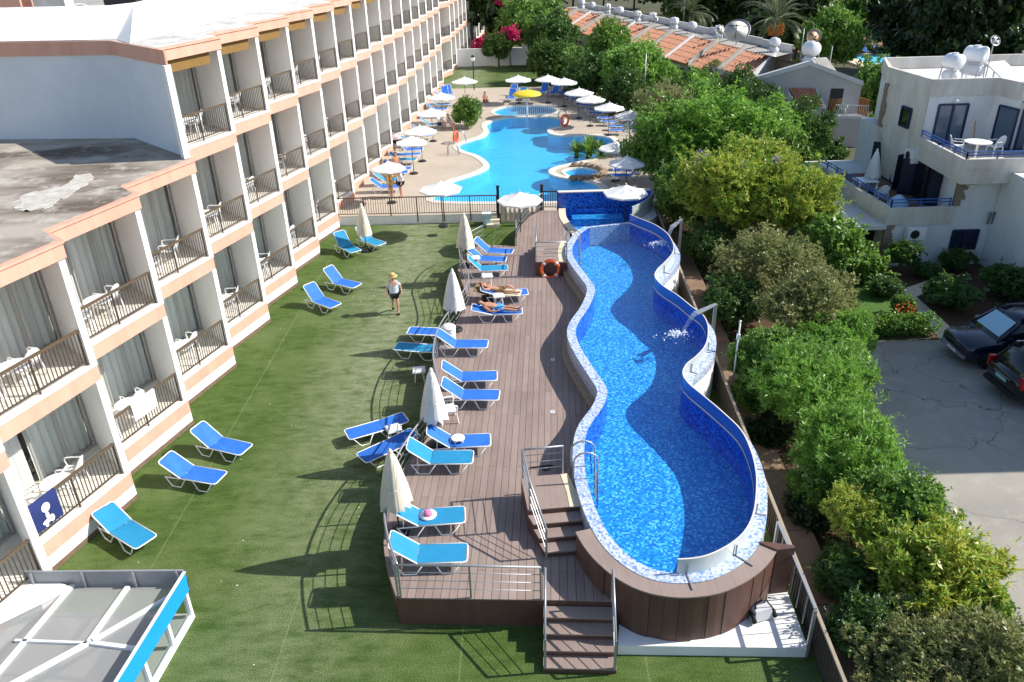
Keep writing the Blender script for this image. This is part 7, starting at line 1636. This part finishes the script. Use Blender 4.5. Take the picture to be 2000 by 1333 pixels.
MB().add([gp(.34,1.3,-.9),gp(.60,1.3,-.9),gp(.60,2.3,-.9),gp(.34,2.3,-.9)], [(0,1,2,3)]).build('porch_front', 'house_grey', gh)
MB().add([gp(.70,.1,-.02),gp(.74,.1,-.02),gp(.74,.95,-.02),gp(.70,.95,-.02)], [(0,1,2,3)]).build('window', 'dark_glass', gh)
MB().add([gp(.72,GZ,-1.1),gp(1.0,GZ,-1.1),gp(1.0,1.55,-1.1),gp(.72,1.55,-1.1)], [(0,1,2,3)]).build('lower_wall', 'house_grey', gh)
dup(ch0, gp(.80,1.72,-.7), R(60), 'white chair on the bamboo-screened balcony of the gable house')
AX = V((-.25,.97,0)); BX = V((.69,.73,0)); O0 = V((17.6,59.4,0)); UW = 4.5
for k in range(11):
    o = O0+AX*(UW*k); o2 = o+AX*UW; dz = .06*(k % 3); e, rdg = 3.35+dz, 4.65+dz
    h = thing('terraced_house', 'terraced house with red tiled lean-to roof, %s from the gable end' % ORD[k], 'house', (0,0,0), 0, 'terraced houses with red tiled roofs')
    p = lambda q, t, z: (q.x+BX.x*t, q.y+BX.y*t, z)
    MB().quad(p(o,.3,GZ),p(o2,.3,GZ),p(o2,.3,e),p(o,.3,e)).build('front_wall', 'house_white' if k % 2 else 'house_grey', h)
    mb = MB(); tiled(mb, p(o,0,e), p(o2,0,e), p(o2,4.4,rdg), p(o,4.4,rdg), 12 if k < 6 else 8, 0, .10); mb.build('tiled_roof', 'roof_tile', h)
    mb = MB(); w = AX*.12
    a0, a1, a2, a3 = V(p(o,-.15,e+.0)), V(p(o,4.5,rdg+.42)), V(p(o,4.5,2.5)), V(p(o,-.15,2.2))
    a0.z += .32
    vs = [a0,a1,a2,a3]+[q+w*2 for q in (a0,a1,a2,a3)]; mb.add(vs, [(0,1,2,3),(7,6,5,4),(0,4,5,1),(3,7,4,0),(1,5,6,2)]); mb.build('party_wall', 'roof_concrete' if k % 3 else 'house_white', h)
    MB().add([p(o,4.42,2.5),p(o2,4.42,2.5),p(o2,4.42,rdg+.1),p(o,4.42,rdg+.1),p(o,7.2,rdg+.1),p(o2,7.2,rdg+.1)], [(0,1,2,3),(3,2,5,4)]).build('flat_roof', 'roof_concrete', h)
    MB().add([p(o,7.2,GZ),p(o2,7.2,GZ),p(o2,7.2,rdg+.65),p(o,7.2,rdg+.65),p(o,7.4,rdg+.65),p(o2,7.4,rdg+.65)], [(0,1,2,3),(3,2,5,4)]).build('rear_parapet', 'house_white', h)
    MB().quad(p(o+AX*1.2,.28,2.0),p(o+AX*2.0,.28,2.0),p(o+AX*2.0,.28,3.0),p(o+AX*1.2,.28,3.0)).build('window', 'dark_glass', h)
    q = p(o+AX*(1.6+.6*(k%2)), 6.0, rdg+.1)
    if k not in (1,): tank('white water tank on the terraced roofs, %s from the gable end' % ORD[k], q, .33, .8, .4, R(20+25*(k%3)), k % 2 == 0)
    if k in (2,5,6,8): q2 = p(o+AX*.6, 5.2, rdg+.1); dish('grey satellite dish on the terraced roofs above house %s' % ORD[k], q2, .42, R(-20+15*k), .8, 'dish', 65)
q = ((19.40,69.33,5.9)); dish('big cream satellite dish towering over the terraced roofs', (q[0],q[1],4.4), 1.05, R(-25), 1.5, 'dish', 48)
q = (24.07,64.61,5.6); dish('round orange-tinted dish on the gable house', (q[0],q[1],4.6), .55, R(0), 1.3, 'dish_orange', 80)
tank('white water tank on the gable house roof beside the orange dish', (22.4,60.2,4.4), .5, 1.1, .7, R(20)); pole((21.6,60.0), 4.4, 2.6, 'thin aerial pole on the gable house roof', 'steel', .03); pole((19.47,90.85,4.8), 4.7, 3.4, 'thin aerial mast among the rooftop tanks', 'steel', .035); pole((24.78,62.39,4), 3.8, 1.6, 'short white pole at the right eave of the gable house', 'white_paint', .03)
sp = thing('solar_panel', 'solar collector leaning on the gable house roof', 'solar panel', (23.0,59.0,4.2), R(10)); MB().add([(-.5,-.9,.1),(.5,-.9,.1),(.5,.6,.8),(-.5,.6,.8),(-.5,-.9,.16),(.5,-.9,.16),(.5,.6,.86),(-.5,.6,.86)], [(0,3,2,1),(4,5,6,7),(0,1,5,4),(1,2,6,5),(2,3,7,6),(3,0,4,7)]).build('collector', 'roof_concrete', sp); MB().bar((0,.5,0),(0,.5,.8),.05).build('stand', 'steel', sp)

# ------------------------------------------------------------------ far right: small blue pool, brown slope, house at the top edge
fpx = thing('neighbour_pool', 'small rectangular blue pool with pink terrace beyond the gable house', 'pool')
MB().bx(39.0,50.5,89.0,99.0,GZ,-.24).build('terrace', 'cream_stone', fpx); MB().bx(40.8,49.4,90.6,97.4,-.239,-.21).build('water', 'far_pool_floor', fpx)
MB().bx(40.3,49.9,90.2,90.6,-.24,-.16).bx(40.3,49.9,97.4,97.8,-.24,-.16).build('coping', 'coping_white', fpx)
for k in range(4):
    c_ = V((43.2+1.5*k, 98.6, 0)); lounger(c_+V((.0,-.95,0)), c_+V((0,.95,0)), -.24, 'blue lounger by the small far blue pool, %s from the left' % ORD[k], 'sling_navy', 38, 'loungers by the small far pool')
sl = MB().quad((36,101,-.38),(75,99,-.38),(95,150,5.0),(42,155,5.0)).build('brown_slope', 'brown_slope'); struct(sl)
tw_ = thing('terrace_wall', 'low pale wall across the brown slope', 'wall'); MB().add([(48,121,1.2),(64,119,1.2),(64,119,2.4),(48,121,2.4),(64,119.4,2.4),(48,121.4,2.4)], [(0,1,2,3),(3,2,4,5)]).build('wall', 'house_white', tw_)
fh = thing('far_house', 'stone coloured house with tall dark openings at the top edge', 'house')
MB().bx(50,72,140,150,0,12).build('wall', 'cream_stone', fh)
for k in range(6): MB().bx(52+3.4*k,53.8+3.4*k,139.9,140,3.2,8).build('opening', 'dark_glass', fh); MB().bx(51.0+3.4*k,51.6+3.4*k,139.2,139.8,3.2,9).build('column', 'cream_stone', fh)
MB().bx(49.5,72.5,138.8,140,9,9.6).build('lintel', 'cream_stone', fh)
for i, (p, r) in enumerate((((40.66,97.92,2.5),1.9),((43.77,97.34,2.2),1.8),((46.20,97.13,1.6),1.2),((42.40,100.15,4.5),2.4),((47.00,102.28,4.5),2.4))):
    tree('slope_tree', 'thin small tree on the brown slope, %s from the left' % ORD[i], ('mid','olive','mid','mid','olive')[i], p, r, r*1.2, False, None, 'small trees on the brown slope')
for i, p in enumerate(((40.87,100.47,-0.1),(44.29,101.18,-0.1),(45.38,98.62,-0.1),(45.03,91.86,-0.1))): tree('pool_shrub', 'low shrub beside the small far blue pool, %s from the left' % ORD[i], 'dark', p, 1.3, .7, False, None, 'shrubs by the small far pool', GZ, True, .05, 'shrub')
# white far wall behind the far lawn
fw = thing('boundary_wall', 'white boundary wall with raised ends behind the far lawn', 'wall'); MB().bx(-6.2,3.6,92.2,92.5,TZ,2.3).build('wall', 'white_plaster', fw)
mb = MB(); A = [V((x,92.19,TZ)) for x in np.linspace(2.0,8.0,12)]; B = [V((x,92.19,2.3+1.9*math.sin(math.pi*(i/11))**.8)) for i, x in enumerate(np.linspace(2.0,8.0,12))]; ribbon(mb, A, B); mb.build('arched_panel', 'white_plaster', fw)
hw = thing('ochre_wall', 'ochre wall closing the far end beside the hotel', 'wall'); MB().bx(-4.5,3,130,131,GZ,5).build('wall', 'ochre', hw); MB().bx(-4.6,3.1,129.9,131.1,5.002,5.2).build('coping', 'cream_stone', hw)

# ------------------------------------------------------------------ cars
def loft(mb, secs, mi=0):
    n = len(secs[0]); vs = [p for s in secs for p in s]; fs = [(i*n+j, i*n+(j+1)%n, (i+1)*n+(j+1)%n, (i+1)*n+j) for i in range(len(secs)-1) for j in range(n)]
    fs += [tuple(range(n))[::-1], tuple((len(secs)-1)*n+j for j in range(n))]; return mb.add(vs, fs, mi)
def ring(x, w, z0, z1, r=.10, top=None):
    tw = top if top else w
    return [(x,-w+r*.5,z0),(x,-w,z0+r),(x,-w,(z0+z1)*.55),(x,-tw+.0,z1-r),(x,-tw+r,z1),(x,tw-r,z1),(x,tw,z1-r),(x,w,(z0+z1)*.55),(x,w,z0+r),(x,w-r*.5,z0)]
def car(label, loc, rz, paint, wagon=True, shade=False, plate=None):
    """front at +x; 4.5 m long"""
    t = thing('parked_car', label, 'car', loc, rz)
    b = MB(); loft(b, [ring(-2.22,.70,.45,.85),ring(-2.15,.84,.34,1.0),ring(-1.9,.89,.30,1.06),ring(-1.0,.91,.28,1.06),ring(.6,.91,.28,1.03),ring(1.2,.90,.28,1.02),ring(1.9,.86,.30,.92),ring(2.12,.80,.34,.82),ring(2.22,.66,.42,.72)]); b.build('body', paint, t, True)
    xr = -2.0 if wagon else -1.55
    c = MB(); loft(c, [ring(xr,.80,1.0,1.04,.02),ring(xr+.28,.80,1.0,1.56,.10,.64),ring(xr+.6,.82,1.0,1.66,.10,.66),ring(.0,.82,1.0,1.68,.10,.66),ring(.45,.82,1.0,1.60,.10,.65),ring(1.22,.80,.98,1.03,.02)]); c.build('cabin', 'dark_glass', t, True)
    rf = MB(); loft(rf, [ring(xr+.30,.60,1.55,1.60,.02),ring(xr+.6,.66,1.60,1.70,.04),ring(.0,.66,1.62,1.72,.04),ring(.42,.62,1.58,1.64,.02)]); rf.build('roof', paint, t, True)
    for y in (-1, 1):
        for x0, z0_, x1, z1_ in ((.45,1.60,1.2,1.03),(-.35,1.66,-.30,1.05),(-1.25,1.64,-1.3,1.05),(xr+.3,1.54,xr+.02,1.05)):
            MB().bar((x0,y*(.655+.01),z0_),(x1,y*(.815+.01),z1_),.08,.05).build('pillar', paint, t)
        MB().bar((xr+.4,y*.58,1.75),(.2,y*.58,1.76),.04,.04).build('roof_rail', 'chrome', t); MB().bx(.78,.98,y*.93-.06,y*.93+.06,1.02,1.18).build('mirror', paint, t)
        MB().bar((-1.3,y*.915,.88),(.9,y*.915,.86),.02,.03).build('side_trim', 'chrome', t)
        MB().add([(2.06,y*.48,.62),(1.98,y*.80,.64),(1.86,y*.84,.80),(2.10,y*.52,.77)], [(0,1,2,3) if y > 0 else (3,2,1,0)]).build('headlight', 'lamp_clear', t)
        MB().add([(-2.20,y*.55,.82),(-2.12,y*.86,.78),(-2.02,y*.88,1.12),(-2.14,y*.66,1.10)], [(0,1,2,3)]).bx(-2.17,-1.95,min(y*.8,y*.9),max(y*.8,y*.9),.78,1.14).build('tail_light', 'lamp_red', t)
        for x in (-1.35, 1.38):
            w = bpy.data.objects.new('wheel', None); C.objects.link(w); w.parent = t; w.location = (x, y*.84, .33); w.rotation_euler = (R(90),0,0)
            MB().lathe([(.20,-.10),(.31,-.10),(.33,-.06),(.33,.06),(.31,.10),(.20,.10)], 22).build('tyre', 'rubber', w, True)
            rm = MB().lathe([(.0,-.07),(.05,-.09),(.06,-.08)], 12).lathe([(.0,.07),(.05,.09),(.06,.08)],12); 
            for s in range(5):
                for zz in (-.08,.08): a = s*1.2566; rm.bar((0,0,zz),(.2*math.cos(a),.2*math.sin(a),zz),.05,.02)
            rm.lathe([(.185,-.09),(.21,-.095),(.21,.095),(.185,.09)],20); rm.build('rim', 'chrome', w)
    MB().bx(2.10,2.24,-.72,.72,.34,.48).build('front_bumper', 'chrome' if shade else paint, t); MB().bx(-2.26,-2.12,-.78,.78,.36,.52).build('rear_bumper', 'black_metal', t)
    mb = MB()
    for k in range(4): mb.bar((2.17-.01*k,-.42,.58+.05*k),(2.17-.01*k,.42,.58+.05*k),.03,.02)
    mb.build('grille', 'chrome', t); MB().bx(2.245,2.255,-.26,.26,.38,.48).build('number_plate', 'stripe_white', t); MB().bx(-2.255,-2.235,-.26,.26,.72,.83).build('number_plate', 'plate_green', t)
    MB().bx(-2.23,-2.22,-.40,.40,.86,.89).build('boot_trim', 'chrome', t)
    if shade:
        MB().add([(1.12,-.66,1.10),(1.12,.66,1.10),(.54,.56,1.60),(.54,-.56,1.60)], [(0,1,2,3)]).build('windscreen_sunshade', 'sunshade', t)
    return t
car('dark navy off-road car with a silver-blue sunshade in its windscreen', (18.0,24.75,GZ+.018), R(183), 'car_navy', True, True)
car('black estate car with red tail light, parked rear-on below the navy car', (18.15,22.05,GZ+.018), R(3), 'car_black', True)
car('silver car mostly hidden under the hedge beside the parking court', (9.95,23.0,GZ+.03), R(84), 'car_silver', False)

# ------------------------------------------------------------------ glass canopy in the bottom left corner
cp = thing('glass_canopy', 'glass-roofed conservatory with bright blue fascia in the bottom left corner', 'canopy')
k0 = V((-7.45,12.99,0)); k1 = V((-7.62,11.24,0)); kd = (k1-k0).normalized(); k2 = k0+kd*5.5; kb = V((-3.6,.12,0)); kn = V((-kd.y, kd.x, 0)); kn = kn if kn.x > 0 else -kn
def kp(p, z, o=0): return V((p.x+kn.x*o, p.y+kn.y*o, z))
f0 = k0+V((-.0,.10,0))
MB().add([kp(f0,.70,.06),kp(k2,.70,.06),kp(k2,1.26,.10),kp(f0,1.26,.10),kp(f0,.70,.02),kp(k2,.70,.02),kp(k2,1.26,.06),kp(f0,1.26,.06)], [(0,1,2,3),(3,2,6,7),(7,6,5,4),(0,4,5,1),(0,3,7,4)]).build('fascia', 'fascia_blue', cp)
MB().add([kp(f0,1.262,.11),kp(k2,1.262,.11),kp(k2,1.285,.11),kp(f0,1.285,.11),kp(f0,1.262,.05),kp(k2,1.262,.05),kp(k2,1.285,.05),kp(f0,1.285,.05)], [(0,1,2,3),(3,2,6,7),(7,6,5,4)]).build('fascia_cap', 'white_paint', cp)
g0 = f0+V((.0,.02,0)); g1 = f0+kb
MB().add([(g0.x+.05,g0.y,.72),(g1.x,g1.y,.72),(g1.x,g1.y,1.27),(g0.x+.05,g0.y,1.27),(g0.x+.05,g0.y+.05,.72),(g1.x,g1.y+.05,.72),(g1.x,g1.y+.05,1.27),(g0.x+.05,g0.y+.05,1.27)], [(0,1,2,3),(3,2,6,7),(7,6,5,4),(0,4,5,1)]).build('gutter_panel', 'fascia_back', cp)
for s in (.03,.3,.62,.94): p = g0.lerp(g1, s); MB().bar((p.x,p.y-.03,.74),(p.x,p.y-.03,1.26),.04,.05).build('panel_rib', 'steel', cp)
rfz = .84
roofp = [(f0.x,f0.y-.02), (k2.x,k2.y), (k2.x-7,k2.y), (g1.x-3.2,g1.y-.02), (g1.x,g1.y-.02)]
MB().add([(x,y,rfz) for x,y in roofp], [tuple(range(5))]).build('glass_roof', 'canopy_glass', cp)
def kbar(a, b, w=.09): MB().bar((a[0],a[1],rfz+.03),(b[0],b[1],rfz+.03),w,.06).build('glazing_bar', 'white_paint', cp)
kbar((-10.00,13.19,0.87),(-10.40,10.48,0.87),.10); kbar((-8.72,13.09,0.87),(-8.88,11.53,0.87),.10); kbar((-8.88,11.53,0.87),(-10.06,10.42,0.87),.12); kbar((-7.61,12.81,0.87),(-8.83,11.56,0.87),.09); kbar((-8.82,11.53,0.87),(-7.61,11.31,0.87),.09); kbar((-10.44,11.64,0.87),(-8.90,11.52,0.87),.05)
wz = .66
for s in (0.0,.16,.34,.55,.8): p = k0.lerp(k2, s); MB().bx(p.x-.05,p.x+.05,p.y-.05,p.y+.05,0,.70).build('post', 'white_paint', cp)
MB().add([kp(k0,.06),kp(k2,.06),kp(k2,.68),kp(k0,.68)], [(0,1,2,3)]).build('side_glass', 'screen_glass', cp)
MB().bar(kp(k0,.05,.03),kp(k2,.05,.03),.12,.09).build('bottom_rail', 'white_paint', cp)
MB().add([(x,y,.012) for x,y in roofp], [tuple(range(5))]).build('floor', 'concrete_light', cp)
wp_ = [(-12.00,13.07,0.95),(-11.07,13.51,0.95),(-9.96,13.06,0.95),(-11.28,11.86,0.95)]
MB().prism([(p[0],p[1]) for p in wp_], .86, .95).build('white_flashing', 'white_plaster', cp)
